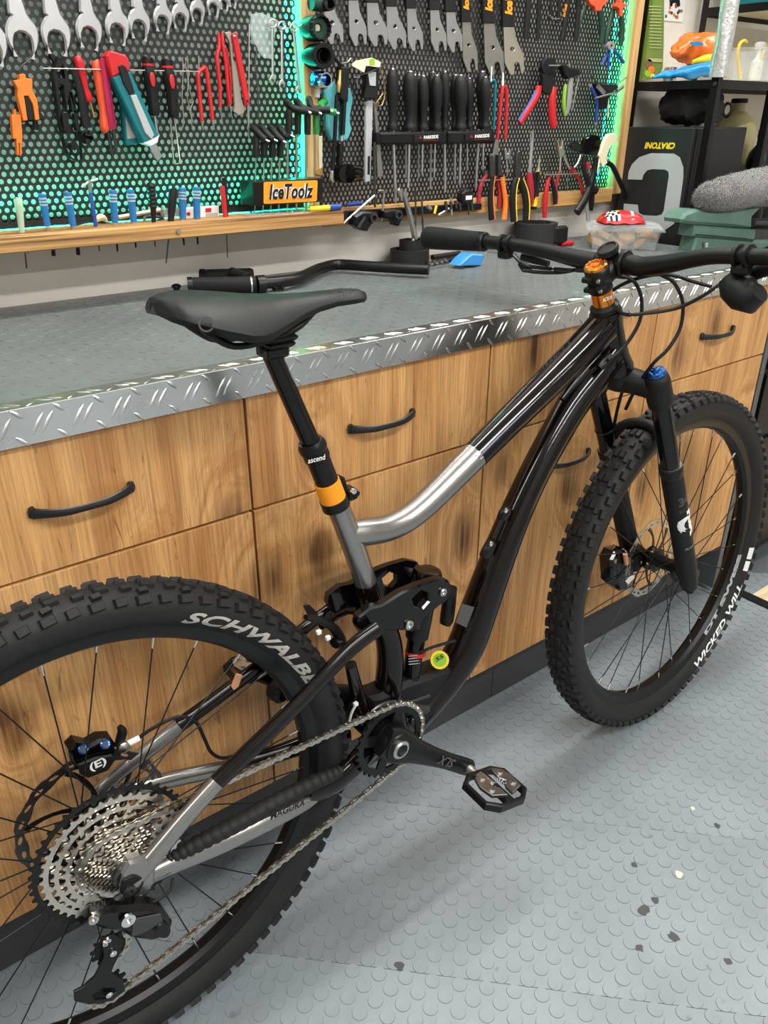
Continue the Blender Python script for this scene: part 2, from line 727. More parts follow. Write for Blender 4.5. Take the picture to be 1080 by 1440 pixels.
# ceiling fittings: the lamps that light the room
simple('tube_glow', (1, .985, .95), .5, emit=6)
for i, (lx, ly, ll, pw) in enumerate(LAMPS):
    e = empty('ceiling_lamp', (lx, ly, CEIL))
    tag(e, 'long white twin-tube ceiling lamp ' + ('above the worktop', 'above the metal rack', 'above the open floor', 'added by the rear wall as low fill', 'by the left wall')[i], 'lamp', 'ceiling lamps over the workshop')
    b = MB().box((0, 0, -.02), (ll + .1, .2, .04), ch=.006)
    obj('housing', b, 'white', e)
    for s in (-1, 1):
        t = MB().tube([(-ll / 2, s * .055, -.062), (ll / 2, s * .055, -.062)], .014, 10)
        obj('tube', t, 'tube_glow', e)
        for k in (-1, 1):
            obj('socket', MB().box((k * (ll / 2 + .012), s * .055, -.055), (.024, .03, .045)), 'white', e)

# floor: rubber tiles with raised round studs, laid at 45 degrees
ST = .0302                                   # stud pitch along x and y
TW = ST * sqrt(2) * 8                        # tile width
floor = struct(obj('floor', MB().box(((X0 + X1) / 2, (YB + YW) / 2, -.03), (X1 - X0 + .2, YW - YB + .2, .05)), 'rubber_seam', smooth=False))


def stud(mb, x, y, z, r, h, n=14):
    vs = []
    for (rr, hh) in ((r, 0), (r - h * .5, h), (r - .0022, h), (r - .0032, h * .88)):
        for k in range(n):
            a = 2 * pi * k / n
            vs.append((x + rr * cos(a), y + rr * sin(a), z + hh))
    fs = []
    for q in range(3):
        for k in range(n):
            l = (k + 1) % n
            fs.append((q * n + k, q * n + l, q * n + n + l, q * n + n + k))
    fs.append(tuple(3 * n + k for k in range(n)))
    mb.add(vs, fs)


def tile_mesh(nx, ny, th, r=.0122, h=.0010):
    p = ST * sqrt(2)
    mb = MB().box((nx * p / 2, ny * p / 2, -th / 2), (nx * p - .0008, ny * p - .0008, th), ch=.0005)
    for i in range(nx):
        for j in range(ny):
            stud(mb, (i + .25) * p, (j + .25) * p, 0, r, h)
            stud(mb, (i + .75) * p, (j + .75) * p, 0, r, h)
    return mb


tm = None
worn_mat('rubber_edge', srgb(98, 105, 109), srgb(128, 136, 141), .6, 9, .9)


def side_dirt(o, mt):
    """grime caught against the flank of every stud"""
    o.data.materials.append(MATS[mt])
    for f in o.data.polygons:
        if .12 < abs(f.normal.z) < .72 and f.center.z > 0:
            f.material_index = 1


NL = 68
A45 = -radians(45)
eX, eY = V((cos(A45), sin(A45), 0)), V((-sin(A45), cos(A45), 0))
c_off = .798 + TW * .0                        # the seam seen nearest the camera
rowbase = c_off - 5 * TW
TL = NL * ST * sqrt(2)
for r in range(-3, 14):
    for k in range(-5, 6):
        s0 = k * TL - .95
        org = eX * s0 + eY * (rowbase + r * TW)
        smp = [org + eX * (TL * t / 20) + eY * TW / 2 for t in range(21)]
        if not any(-1.2 < q.x < 2.0 and -.9 < q.y < 1.2 for q in smp):
            continue
        if tm is None:
            tm = obj('floor_tile', tile_mesh(NL, 8, .006), 'rubber_floor', floor, ang=25)
            t = tm
            side_dirt(tm, 'rubber_edge')
        else:
            t = tm.copy()
            COL.objects.link(t)
        t.parent = floor
        t.matrix_local = Matrix.Translation((org.x, org.y, .0)) @ Matrix.Rotation(A45, 4, 'Z')
# plain rubber further off
b = MB()
for (xa, xb, ya, yb) in ((X0, X1, YB, -1.25),):
    b.box(((xa + xb) / 2, (ya + yb) / 2, -.004), (xb - xa, yb - ya, .006))
obj('floor_mat', b, 'rubber_floor', floor, smooth=False)

# chipped spots and scuffs in the floor rubber
for (px, py, r, mt) in ((955, 1230, .0085, 'cream'), (974, 1137, .005, 'cream'), (905, 1279, .012, 'dark_print'), (921, 1266, .008, 'dark_print'),
                        (947, 1317, .011, 'dark_print'), (899, 1333, .008, 'dark_print'), (892, 1216, .007, 'dark_print'),
                        (1009, 1161, .007, 'dark_print'), (561, 1358, .009, 'dark_print'), (1024, 1352, .007, 'dark_print')):
    q = PZ(px, py, .0013)
    rr = random.Random(px)
    n = 11
    pts = [(q.x + r * rr.uniform(.55, 1.1) * cos(2 * pi * k / n), q.y + r * rr.uniform(.55, 1.1) * sin(2 * pi * k / n)) for k in range(n)]
    b = MB().add([(x, y, .0012) for x, y in pts] + [(x, y, .0017) for x, y in pts],
                 [tuple(range(n, 2 * n))] + [(k, (k + 1) % n, n + (k + 1) % n, n + k) for k in range(n)])
    o = obj('floor_chip' if mt == 'cream' else 'floor_scuff', b, mt, floor)
q = [PZ(1000, 1006, .0), PZ(1072, 979, .0)]

# ================================================================== base cabinets
YF, ZM, ZB, ZT = .949, .699, .1545, .893
XC, WC = .010, .4778
simple('handle_black', (.013, .013, .014), .42)


def arch_handle(x, z, ln, yface):
    n = 18
    path, rad = [], []
    for i in range(n + 1):
        t = i / n
        path.append((x + ln * (t - .5), yface - .003 - .020 * min(1, 1.2 * sin(pi * t)) ** .75, z + .012 * (t - .5) ** 2 - .003))
        rad.append(.0024 + .0012 * abs(2 * t - 1) ** 2)
    mb = MB().tube(path, rad, 10, sx=2.1, up=(0, 0, 1))
    mb.box((x - ln / 2 + .004, yface - .005, z), (.006, .010, .016), ch=.002)
    mb.box((x + ln / 2 - .004, yface - .005, z), (.006, .010, .015), ch=.002)
    return mb


def cabinet(k, label):
    xa, xb = XC + k * WC, XC + (k + 1) * WC
    e = empty('base_cabinet', ((xa + xb) / 2, 1.2, .0))
    tag(e, label, 'cabinet', 'wood-fronted base cabinets under the worktop')
    inv = Matrix.Translation((-(xa + xb) / 2, -1.2, 0))
    body = MB()
    t = .018
    body.box(((xa + t / 2), (YF + .02 + 1.52) / 2, (ZB + .875) / 2), (t, 1.50 - YF, .875 - ZB))
    body.box(((xb - t / 2), (YF + .02 + 1.52) / 2, (ZB + .875) / 2), (t, 1.50 - YF, .875 - ZB))
    body.box(((xa + xb) / 2, (YF + .02 + 1.52) / 2, ZB + t / 2), (WC - 2 * t, 1.50 - YF, t))
    body.box(((xa + xb) / 2, 1.515, (ZB + .875) / 2), (WC - 2 * t, .008, .875 - ZB - .04))
    obj('body', body.xf(inv), 'grey_panel', e, smooth=False)
    g = .0019
    for nm, za, zb, hz in (('drawer', ZM + g, ZT - .018, .789), ('door', ZB, ZM - g, .603)):
        d = MB().box(((xa + xb) / 2, YF + .0095, (za + zb) / 2), (WC - 2 * g, .019, zb - za), ch=.0012)
        dc = V(((xa + xb) / 2 - (xa + xb) / 2, YF + .0095 - 1.2, (za + zb) / 2))
        d.xf(Matrix.Translation((-(xa + xb) / 2, -1.2, 0)))
        d.xf(Matrix.Translation(-dc))
        o = obj(nm, d, 'oak', e)
        o.location = dc
        h = arch_handle(xa + WC / 2, hz, .131, YF)
        h.xf(Matrix.Translation((-(xa + xb) / 2, -1.2, 0)))
        h.xf(Matrix.Translation(-dc))
        obj('handle', h, 'handle_black', o)
    return e


cabinet(-1, 'oak-fronted base cabinet at the end of the row beyond the rear wheel')
cabinet(0, 'oak-fronted base cabinet standing directly behind the bicycle rear wheel')
cabinet(1, 'oak-fronted base cabinet behind the bicycle seat post and crank')
cabinet(2, 'oak-fronted base cabinet behind the bicycle down tube')
cabinet(3, 'oak-fronted base cabinet behind the front wheel at the vise end')
# end panel
e = obj('cabinet_side', MB().box((XC + 4 * WC + .012, (YF - .002 + 1.52) / 2, .448), (.02, 1.52 - YF + .002, .862), ch=.001), 'grey_panel')
tag(e, 'dark grey upright side panel closing off the cabinet row', 'panel')
for i, (xa, xb) in enumerate(((XC - WC, 1.0945), (1.096, XC + 4 * WC))):
    struct(obj('baseboard_%d' % (i + 1), MB().box(((xa + xb) / 2, 1.010, .0765), (xb - xa, .014, .15), ch=.001), 'plinth'))

# ================================================================== worktop with rubber mats and chequer-plate edge
XE = XC + 4 * WC + .03                       # worktop right end
wt = empty('worktop', (.7, 1.2, .89))
tag(wt, 'long workbench top with studded grey rubber and checkered aluminium edge', 'workbench')
inv = Matrix.Translation((-.7, -1.2, -.89))
XL = -.62
TZ = .917
b = MB().box(((XL + XE) / 2, (.944 + YW) / 2, (.881 + TZ - .002) / 2), (XE - XL, YW - .944, TZ - .002 - .881), ch=.001).xf(inv)
obj('slab', b, 'plinth', wt)


def mat_sheet(xa, xb, ya, yb, z, pitch, r, h, diag):
    mb = MB().box(((xa + xb) / 2, (ya + yb) / 2, z - .0012), (xb - xa, yb - ya, .0024), ch=.0006)
    ny = int((yb - ya) / pitch)
    nx = int((xb - xa) / pitch)
    for i in range(nx):
        for j in range(ny):
            if diag and (i + j) % 2:
                continue
            stud(mb, xa + (i + .5) * pitch, ya + (j + .5) * pitch, z, r, h, 12)
    return mb.xf(inv)


obj('rubber_mat', mat_sheet(XL, 1.140, .970, YW - .002, TZ + .0012, ST * .79, .0118, .0007, True), 'rubber_bench', wt, ang=25)
obj('rubber_mat', mat_sheet(1.1412, XE - .001, .970, YW - .002, TZ + .0012, ST * .57, .0082, .0007, True), 'rubber_bench', wt, ang=25)
# chequer plate angle
yt = .9385
b = MB().box(((XL + XE) / 2, yt + .001, (.877 + .9225) / 2), (XE - XL, .002, .9225 - .877), ch=.0006)
b.box(((XL + XE) / 2, yt + .0165, .9215), (XE - XL, .031, .002), ch=.0006)


def lozenge(mb, c, d, n, ln, wd, h):
    d, n = V(d).normalized(), V(n).normalized()
    s = n.cross(d)
    c = V(c)
    vs = []
    for t, q in ((-1, .1), (-.6, .8), (0, 1), (.6, .8), (1, .1)):
        m = c + d * (t * ln / 2)
        vs += [m + s * (q * wd / 2), m + s * (q * wd * .22) + n * h * min(1, q), m - s * (q * wd * .22) + n * h * min(1, q), m - s * (q * wd / 2)]
    fs = []
    for i in range(4):
        for k in range(3):
            fs.append((i * 4 + k, i * 4 + k + 1, i * 4 + 5 + k, i * 4 + 4 + k))
    mb.add(vs, fs)


per = .0475
x = XL + .03
while x < XE - .03:
    for q in (-1, 1):
        lozenge(b, (x + q * .0055, yt, .9), (.56, 0, .83), (0, -1, 0), .031, .0048, .0015)
    for zc, hl in ((.9185, .012), (.883, .014)):
        lozenge(b, (x + per / 2 - .002, yt, zc - .003 if zc > .9 else zc), (.72, 0, -.66), (0, -1, 0), hl * 1.35, .0046, .0015)
    for q in (-1, 1):
        lozenge(b, (x + per * .35 + q * .006, yt + .017, .9225), (.8, -.6, 0), (0, 0, 1), .020, .0036, .0009)
    lozenge(b, (x + per * .85, yt + .010, .9225), (.7, .7, 0), (0, 0, 1), .016, .0036, .0009)
    x += per
obj('edge_trim', b.xf(inv), 'checker', wt, ang=20)

# ================================================================== pegboards
YP = 1.500                                   # front face of the perforated boards


def perforated(xa, xb, za, zb, pitch, r, slot=1.0):
    """sheet with a staggered grid of real holes"""
    mb = MB()
    dz = pitch * .866
    nx = int((xb - xa) / pitch)
    nz = int((zb - za) / dz)
    n = 6
    hx = [(cos(pi / 6 + k * pi / 3), sin(pi / 6 + k * pi / 3)) for k in range(6)]
    R = pitch / sqrt(3)
    th = .0016
    V_, F_ = [], []
    idx = {}

    def gv(x, z):
        k = (round(x * 2e4), round(z * 2e4))
        if k not in idx:
            idx[k] = len(V_)
            V_.append((x, YP, z))
        return idx[k]
    m = 12
    for j in range(nz):
        for i in range(nx):
            cx = xa + (i + .5 + (.5 if j % 2 else 0)) * pitch
            cz = za + (j + .5) * dz
            outer = [gv(cx + R * a, cz + R * bb) for a, bb in hx]
            base = len(V_)
            for k in range(m):
                an = pi / 6 + 2 * pi * k / m
                V_.append((cx + r * cos(an), YP, cz + r * slot * sin(an)))
            for k in range(m):
                an = pi / 6 + 2 * pi * k / m
                V_.append((cx + r * cos(an), YP + th, cz + r * slot * sin(an)))
            for k in range(6):
                F_.append((outer[k], outer[(k + 1) % 6], base + (2 * k + 2) % m, base + 2 * k + 1, base + 2 * k))
            for k in range(m):
                F_.append((base + k, base + (k + 1) % m, base + m + (k + 1) % m, base + m + k))
    mb.v, mb.f = V_, F_
    return mb, (xa, xa + (nx + .5) * pitch, za, za + nz * dz)


pb = empty('pegboard', (.45, YP, 1.05))
tag(pb, 'black perforated tool panel with round holes behind the hanging wrenches', 'pegboard')
inv = Matrix.Translation((-.45, -YP, -1.05))
m1, _ = perforated(-.28, .946, 1.064, 1.66, .0128, .0041)
obj('perforated_sheet', m1.xf(inv), 'board', pb, smooth=False)
obj('led_blind_rim', MB().box((.333, YP + .0008, 1.0585), (1.226, .0016, .0138)).xf(inv), 'board', pb, smooth=False)  # solid strip added so the LED row behind is not seen directly
pr_ = empty('pegboard', (1.45, YP, 1.05))
tag(pr_, 'black perforated tool panel with slotted holes behind the screwdriver racks', 'pegboard')
inv2 = Matrix.Translation((-1.45, -YP, -1.05))
m2, _ = perforated(.985, 1.946, 1.040, 1.68, .0112, .0036, 1.25)
obj('perforated_sheet', m2.xf(inv2), 'board', pr_, smooth=False)


def batten(name, c, d, mat, par, iv):
    q = V(c)
    o = obj(name, MB().box((0, 0, 0), d, ch=.0015), mat, par)
    o.location = iv @ q
    return o


yb_ = (YP - .008 + YW - .002) / 2
db_ = YW - .002 - YP + .008
batten('batten', (.968, yb_, 1.3715), (.030, db_, .637), 'pinez', pb, inv)
batten('batten', (-.295, yb_, 1.3715), (.030, db_, .637), 'pinez', pb, inv)
batten('batten', (.3365, yb_, 1.7055), (1.293, db_, .03), 'pine', pb, inv)
batten('batten', (1.968, yb_ - .004, 1.365), (.036, db_ + .008, .67), 'pinez', pr_, inv2)
batten('batten', (1.468, yb_ - .004, 1.029), (.962, db_ + .008, .036), 'pine', pr_, inv2)
batten('batten', (1.468, yb_, 1.70), (.962, db_, .03), 'pine', pr_, inv2)
# led strips glowing behind the boards
simple('led', (.0, 1.0, .66), .5, emit=140)
simple('led_tape', (.6, .6, .6), .5)


simple('led_strong', (.0, 1.0, .68), .5, emit=850)


def led_strip(p0, p1, par, iv, mt='led'):
    p0, p1 = V(p0), V(p1)
    L = (p1 - p0).length
    d = (p1 - p0).normalized()
    n = int(L / .0167)
    vert = abs(d.z) > .5
    t = MB().box((p0 + p1) / 2, (.010, .001, L) if vert else (L, .001, .010))
    s = obj('led_tape', t.xf(iv), 'led_tape', par)
    b = MB()
    for i in range(n):
        q = p0 + d * ((i + .5) * L / n)
        b.box(q + V((0, -.0012, 0)), (.005, .0016, .005))
    obj('led', b.xf(iv), mt, s)['kind'] = 'stuff'


YL = YW - .004
led_strip((-.25, YL - .004, 1.0560), (.94, YL - .004, 1.0560), pb, inv, 'led_strong')
led_strip((.940, YL, 1.07), (.940, YL, 1.64), pb, inv)
led_strip((1.936, YL, 1.06), (1.936, YL, 1.64), pr_, inv2)
led_strip((-.25, YL, 1.64), (.93, YL, 1.64), pb, inv)

# wooden ledge with holes under the left board
ledge = empty('ledge', (.33, 1.45, 1.026))
tag(ledge, 'charred pine ledge holding upright small tools below the tool panel', 'shelf')
wood_mat('ledge_pine', srgb(216, 172, 110), srgb(178, 124, 66), srgb(70, 36, 14), rough=.6, knots=False, axis='X', fine=240, bandscale=40, streak=(.50, .64, .8))
b = MB().box((0, 0, 0), (1.30, .1225, .026), ch=.002)
o = obj('plank', b, 'ledge_pine', ledge)
o.location = V((.335, 1.47175, 1.0375)) - V((.33, 1.45, 1.026))
for sx_ in (.62, .1):
    s = MB().lathe([(0.0, 0), (.004, .0), (.0045, -.001), (.0045, -.003)], (sx_ - .33, 1.4095 - 1.45, .0115), (0, 1, 0), 12)
    obj('screw', s, 'dull_steel', ledge)

# ================================================================== the bicycle
BX, BY, BWY, BLN, BST, WBS, TR = .1608, .7863, -.0165, .041, .0598, 1.2082, .3711
_cy, _sy, _cl, _sl = cos(BWY), sin(BWY), cos(BLN), sin(BLN)
EU, EV, EW = V((_cy, _sy, 0)), V((_sy * _cl, -_cy * _cl, _sl)), V((-_sy * _sl, _cy * _sl, _cl))
BM = Matrix(((EU.x, -EV.x, EW.x, BX), (EU.y, -EV.y, EW.y, BY), (EU.z, -EV.z, EW.z, 0), (0, 0, 0, 1)))
bike = empty('mountain_bike', M=BM)
tag(bike, 'black and silver full-suspension mountain bike standing in front of the workbench', 'bicycle')
HA = radians(65.5)
HAX = V((-cos(HA), 0, sin(HA)))               # steering axis, upwards
HFW = V((sin(HA), 0, cos(HA)))
HTT = V((.921, 0, .941))
HTB = HTT - HAX * .115
STM = Matrix.Translation(HTB) @ Matrix.Rotation(BST, 4, HAX) @ Matrix.Translation(-HTB)
SM = BM @ STM
BB = V((.426, 0, .348))
RAX = V((0, 0, TR))
FAX = V((WBS, 0, TR))


def bpk(px, py, v=0., steer=False):
    return P(px, py, -v, SM if steer else BM)


def btube(pts, v=None, steer=False, seg=14, sm=4, sx=1.0, up=(0, 1, 0), cap=True):
    """pts: (px, py, radius px[, v])"""
    q = []
    for p in pts:
        vv = p[3] if len(p) > 3 else v
        a = bpk(p[0], p[1], vv, steer)
        q.append((a.x, a.y, a.z, p[2] * mpp(a, SM if steer else BM)))
    q = catmull(q, sm)
    return MB().tube([p[:3] for p in q], [p[3] for p in q], seg, cap=cap, sx=sx, up=up)


def bslab(pts, v, th, holes=(), bev=.0012, steer=False):
    c = lambda pl: [(lambda a: (a.x, a.z))(bpk(px, py, v, steer)) for px, py in pl]
    return MB().prism(c(pts), -v, -v + th, [c(h) for h in holes], bev)


c2 = lambda x, y: (300 + x / 2.348, 740 + y / 2.348)        # crop coordinates used while measuring
c1 = lambda x, y: (x / 3, 960 + y / 3)


def circle_px(cx, cy, r, n=14, ry=None):
    return [(cx + r * cos(2 * pi * k / n), cy + (ry or r) * sin(2 * pi * k / n)) for k in range(n)]


# ---------------------------------------------------------------- tyres, rims, spokes
def tyre_mb(tr):
    prof = [(.3135, .0135), (.3175, .0165), (.3230, .0225), (.3310, .0282), (.3395, .0302), (.3480, .0296), (.3555, .0268), (.3610, .0215),
            (.3645, .0140), (.3660, .0060)]
    prof = prof + [(r, -v) for r, v in reversed(prof)]
    mb = MB()
    seg = 132
    vs, fs = [], []
    n = len(prof)
    for k in range(seg):
        a = 2 * pi * k / seg
        for r, v in prof:
            vs.append((r * cos(a), v, r * sin(a)))
    for k in range(seg):
        l = (k + 1) % seg
        for i in range(n):
            j = (i + 1) % n
            fs.append((k * n + i, l * n + i, l * n + j, k * n + j))
    mb.add(vs, fs)

    def knob(a, v, rb, tilt, ln, wd, h, skew=0.):
        er = V((cos(a), 0, sin(a)))
        et = V((-sin(a), 0, cos(a)))
        ey = V((0, 1, 0))
        nn = er * cos(tilt) + ey * sin(tilt)
        sd = ey * cos(tilt) - er * sin(tilt)
        c = er * rb + ey * v
        et2 = (et * cos(skew) + sd * sin(skew))
        sd2 = (sd * cos(skew) - et * sin(skew))
        q = []
        for f, hh in ((1.0, -.002), (.93, h * .75), (.82, h)):
            for a1, b1 in ((-1, -1), (1, -1), (1, 1), (-1, 1)):
                q.append(c + et2 * (a1 * ln / 2 * f) + sd2 * (b1 * wd / 2 * f) + nn * hh)
        mb.add(q, [(0, 1, 5, 4), (1, 2, 6, 5), (2, 3, 7, 6), (3, 0, 4, 7), (4, 5, 9, 8), (5, 6, 10, 9), (6, 7, 11, 10), (7, 4, 8, 11), (8, 9, 10, 11)])
    N = 84
    for k in range(N):
        a = 2 * pi * k / N
        da = 2 * pi / N
        e = k % 2
        for s in (-1, 1):
            # shoulder knobs, alternating long and short
            knob(a + (.15 if s > 0 else .5) * da, s * .0256, .3578, s * 1.02, .0175 if e else .0150, .0112, .0064, s * .12)
            # transition knobs
            if e:
                knob(a + .42 * da, s * .0155, .3642, s * .42, .0130, .0078, .0048, s * .2)
        # centre pairs
        if e:
            knob(a + .1 * da, .0055, .3662, .08, .0170, .0090, .0048, .08)
            knob(a + .1 * da, -.0055, .3662, -.08, .0170, .0090, .0048, -.08)
        else:
            knob(a + .1 * da, .0095, .3658, .2, .0135, .0080, .0046, .15)
            knob(a + .1 * da, -.0095, .3658, -.2, .0135, .0080, .0046, -.15)
    return mb


def rim_mb():
    prof = [(.3190, .0165), (.3195, .0150), (.3155, .0135), (.3110, .0130), (.3110, -.0130), (.3155, -.0135), (.3195, -.0150), (.3190, -.0165),
            (.3120, -.0168), (.3020, -.0135), (.2965, -.0065), (.2960, 0), (.2965, .0065), (.3020, .0135), (.3120, .0168)]
    mb = MB()
    seg = 120
    n = len(prof)
    vs, fs = [], []
    for k in range(seg):
        a = 2 * pi * k / seg
        for r, v in prof:
            vs.append((r * cos(a), v, r * sin(a)))
    for k in range(seg):
        l = (k + 1) % seg
        for i in range(n):
            j = (i + 1) % n
            fs.append((k * n + i, l * n + i, l * n + j, k * n + j))
    return mb.add(vs, fs)


def arc_text(name, s, a0, a1, r0, h, vfn, mat, parent, bold=.02, shear=.25, spacing=1.0, flip=False):
    """lettering bent round the wheel axis; a0 -> a1 in wheel angle (radians, seen from the right side)"""
    vs, fs = text_mb(s, 1, bold, shear, spacing, 3)
    x0, x1 = min(v[0] for v in vs), max(v[0] for v in vs)
    y0, y1 = min(v[1] for v in vs), max(v[1] for v in vs)
    out = []
    for v in vs:
        a = a0 + (a1 - a0) * (v[0] - x0) / (x1 - x0)
        t = (v[1] - y0) / (y1 - y0)
        r = r0 + h * (t if not flip else 1 - t)
        out.append((r * cos(a), -vfn(r), r * sin(a)))
    mb = MB()
    # subdivide long faces a little so that they follow the curve
    mb.add(out, fs)
    return obj(name, mb, mat, parent, smooth=False)


def side_v(r):
    tb = [(.3175, .0165), (.3230, .0225), (.3310, .0282), (.3395, .0302), (.3480, .0296), (.3555, .0268)]
    for (ra, va), (rb, vb) in zip(tb, tb[1:]):
        if r <= rb:
            return va + (vb - va) * (r - ra) / (rb - ra) + .0009
    return .028


def rim_v(r):
    return (.0135 + (.0168 - .0135) * (r - .302) / .01 if r < .312 else .0168) + .0006


def wheel(pre, ctr, M, rot, flr, fll, fl_r):
    tyre = obj(pre + '_tyre', tyre_mb(TR), 'rubber_tyre', bike, ang=40)
    rim = obj(pre + '_rim', rim_mb(), 'black_satin', bike, ang=30)
    for o in (tyre, rim):
        o.matrix_local = M @ Matrix.Translation(ctr)
    # spokes, one mesh per side and lacing direction, then copies
    N = 28
    base = {}
    for i in range(N):
        side = 1 if i % 2 else -1                     # 1 = right (towards the camera)
        lace = 1 if (i // 2) % 2 else -1
        key = (side, lace)
        if key not in base:
            y = -flr if side > 0 else fll
            an = lace * radians(78)
            p0 = V((.2955, -side * .004, 0))
            p1 = V((fl_r * cos(an), y, fl_r * sin(an)))
            d = (p1 - p0).normalized()
            sp = MB().tube([p0 + d * .012, p1], .00105, 6)
            nip = MB().tube([p0 - d * .001, p0 + d * .004, p0 + d * .013, p0 + d * .014], [.0022, .0021, .0017, .0012], 7)
            so = obj('spoke', sp, 'spoke', rim)
            no = obj('nipple', nip, 'chrome', rim)
            base[key] = (so, no)
            so_, no_ = so, no
        else:
            so_, no_ = (q.copy() for q in base[key])
            COL.objects.link(so_)
            COL.objects.link(no_)
        for q in (so_, no_):
            q.parent = rim
            q.rotation_euler = (0, -(rot + 2 * pi * i / N), 0)
    return tyre, rim


rt, rr_ = wheel('rear', RAX, Matrix.Identity(4), .09, .020, .034, .026)
ft, fr_ = wheel('front', FAX, STM, .05, .033, .022, .024)
# lettering on the tyres and rims
def wang(px, py, ctr, M, v):
    q = P(px, py, -v, BM @ M) - ctr
    return atan2(q.z, q.x)


aS = wang(256, 873, RAX, Matrix.Identity(4), .029)
aE = wang(438, 962, RAX, Matrix.Identity(4), .029)
arc_text('lettering', 'SCHWALBE', aS, aE - .03, .3255, .0175, side_v, 'tyre_print', rt, bold=.035, shear=.35, spacing=1.05)
aS = wang(978, 938, FAX, STM, .029)
aE = wang(1043, 822, FAX, STM, .029)
arc_text('lettering', 'WICKED WILL', aS, aE, .3265, .0150, side_v, 'white_print', ft, bold=.03, shear=.25, flip=True)
for (pa, pb_) in (((1051, 803), (1055, 789)), ((1056, 786), (1062, 769))):
    a0, a1 = wang(*pa, FAX, STM, .029), wang(*pb_, FAX, STM, .029)
    m = MB()
    vs = [(r * cos(a), -side_v(r), r * sin(a)) for a in (a0, (a0 + a1) / 2, a1) for r in (.3265, .334, .3405)]
    m.add(vs, [(0, 3, 4, 1), (1, 4, 5, 2), (3, 6, 7, 4), (4, 7, 8, 5)])
    obj('sidewall_patch', m, 'white_print', ft, smooth=False)
a0, a1 = wang(990, 888, FAX, STM, .0165), wang(1030, 800, FAX, STM, .0165)
arc_text('rim_decal', 'DT SWISS', a0, a1 + .12, .3022, .0125, rim_v, 'lightgrey', fr_, bold=.06, shear=0, flip=True)
# hubs
hub = MB().lathe([(.009, -.055), (.011, -.05), (.013, -.04), (.017, -.032), (.0275, -.030), (.0275, -.026), (.015, -.02), (.0135, .0), (.015, .018), (.0265, .022), (.0265, .025), (.014, .028), (.012, .05), (.009, .055)], (0, 0, 0), (0, 1, 0), 28)
o = obj('front_hub', hub, 'black_satin', bike)
o.matrix_local = STM @ Matrix.Translation(FAX)
hub = MB().lathe([(.010, -.072), (.016, -.066), (.0165, -.03), (.020, -.024), (.029, -.0205), (.029, -.017), (.018, -.012), (.016, .01), (.018, .03), (.028, .033), (.028, .037), (.02, .04), (.014, .06), (.010, .072)], (0, 0, 0), (0, 1, 0), 28)
o = obj('rear_hub', hub, 'black_satin', bike)
o.location = RAX


def rotor(rad, name, M, ctr, y, mat_arm):
    n = 96
    mb = MB()
    outer = []
    for k in range(n):
        a = 2 * pi * k / n
        r = rad - .0022 * (1 if (k // 4) % 2 else 0)
        outer.append((r * cos(a), r * sin(a)))
    inner = []
    for k in range(n):
        a = 2 * pi * k / n
        r = rad - .0155 - .002 * cos(a * 12)
        inner.append((r * cos(a), r * sin(a)))
    slots = []
    for k in range(24):
        a = 2 * pi * (k + .5) / 24
        rc = rad - .0085
        c = V((rc * cos(a), rc * sin(a)))
        t = V((-sin(a), cos(a)))
        rd = V((cos(a), sin(a)))
        q = []
        for m in range(8):
            b = 2 * pi * m / 8
            q.append(tuple(c + t * (.0065 * cos(b)) + rd * (.0030 * sin(b)) + t * (.0022 * sin(b))))
        slots.append(q)
    mb.prism(outer, y, y + .0018, [inner] + slots, 0)
    ro = obj(name, mb, 'dark_steel' if mat_arm == 'black_satin' else 'steel', bike, ang=30)
    sp = MB()
    for k in range(6):
        a = 2 * pi * k / 6 + .2
        pts = []
        for t in range(7):
            f = t / 6
            r = .024 + (rad - .014 - .024) * f
            pts.append((r * cos(a + .55 * f), y + .0009, r * sin(a + .55 * f)))
        sp.tube(pts, [.0052 - .002 * sin(pi * t / 6) for t in range(7)], 6, sx=.35, up=(0, 1, 0))
    sp.lathe([(.017, -.002), (.027, -.002), (.027, .002), (.017, .002)], (0, y + .0009, 0), (0, 1, 0), 28, closed=True)
    so = obj('carrier', sp, mat_arm, ro)
    ro.matrix_local = M @ Matrix.Translation(ctr)
    return ro


rotor(.1015, 'rear_rotor', Matrix.Identity(4), RAX, .0565, 'black_satin')
rotor(.0905, 'front_rotor', STM, FAX, .040, 'black_gloss')

# ---------------------------------------------------------------- cassette
teeth = [10, 12, 14, 16, 18, 21, 24, 28, 33, 39, 45, 51]
cas = obj('cassette', MB().lathe([(.015, 0), (.019, .001), (.019, .042), (.015, .043)], (0, -.0655, 0), (0, 1, 0), 24), 'dark_steel', bike)
cas.location = RAX


def gear(r, nt, y0, y1, holes, depth=.0036):
    pts = []
    for k in range(nt):
        a = 2 * pi * k / nt
        da = 2 * pi / nt
        for f, rr in ((0, r - depth), (.22, r - depth * .8), (.38, r + .0012), (.56, r + .0012), (.74, r - depth * .8)):
            pts.append((rr * cos(a + f * da), rr * sin(a + f * da)))
    return MB().prism(pts, y0, y1, holes, 0)


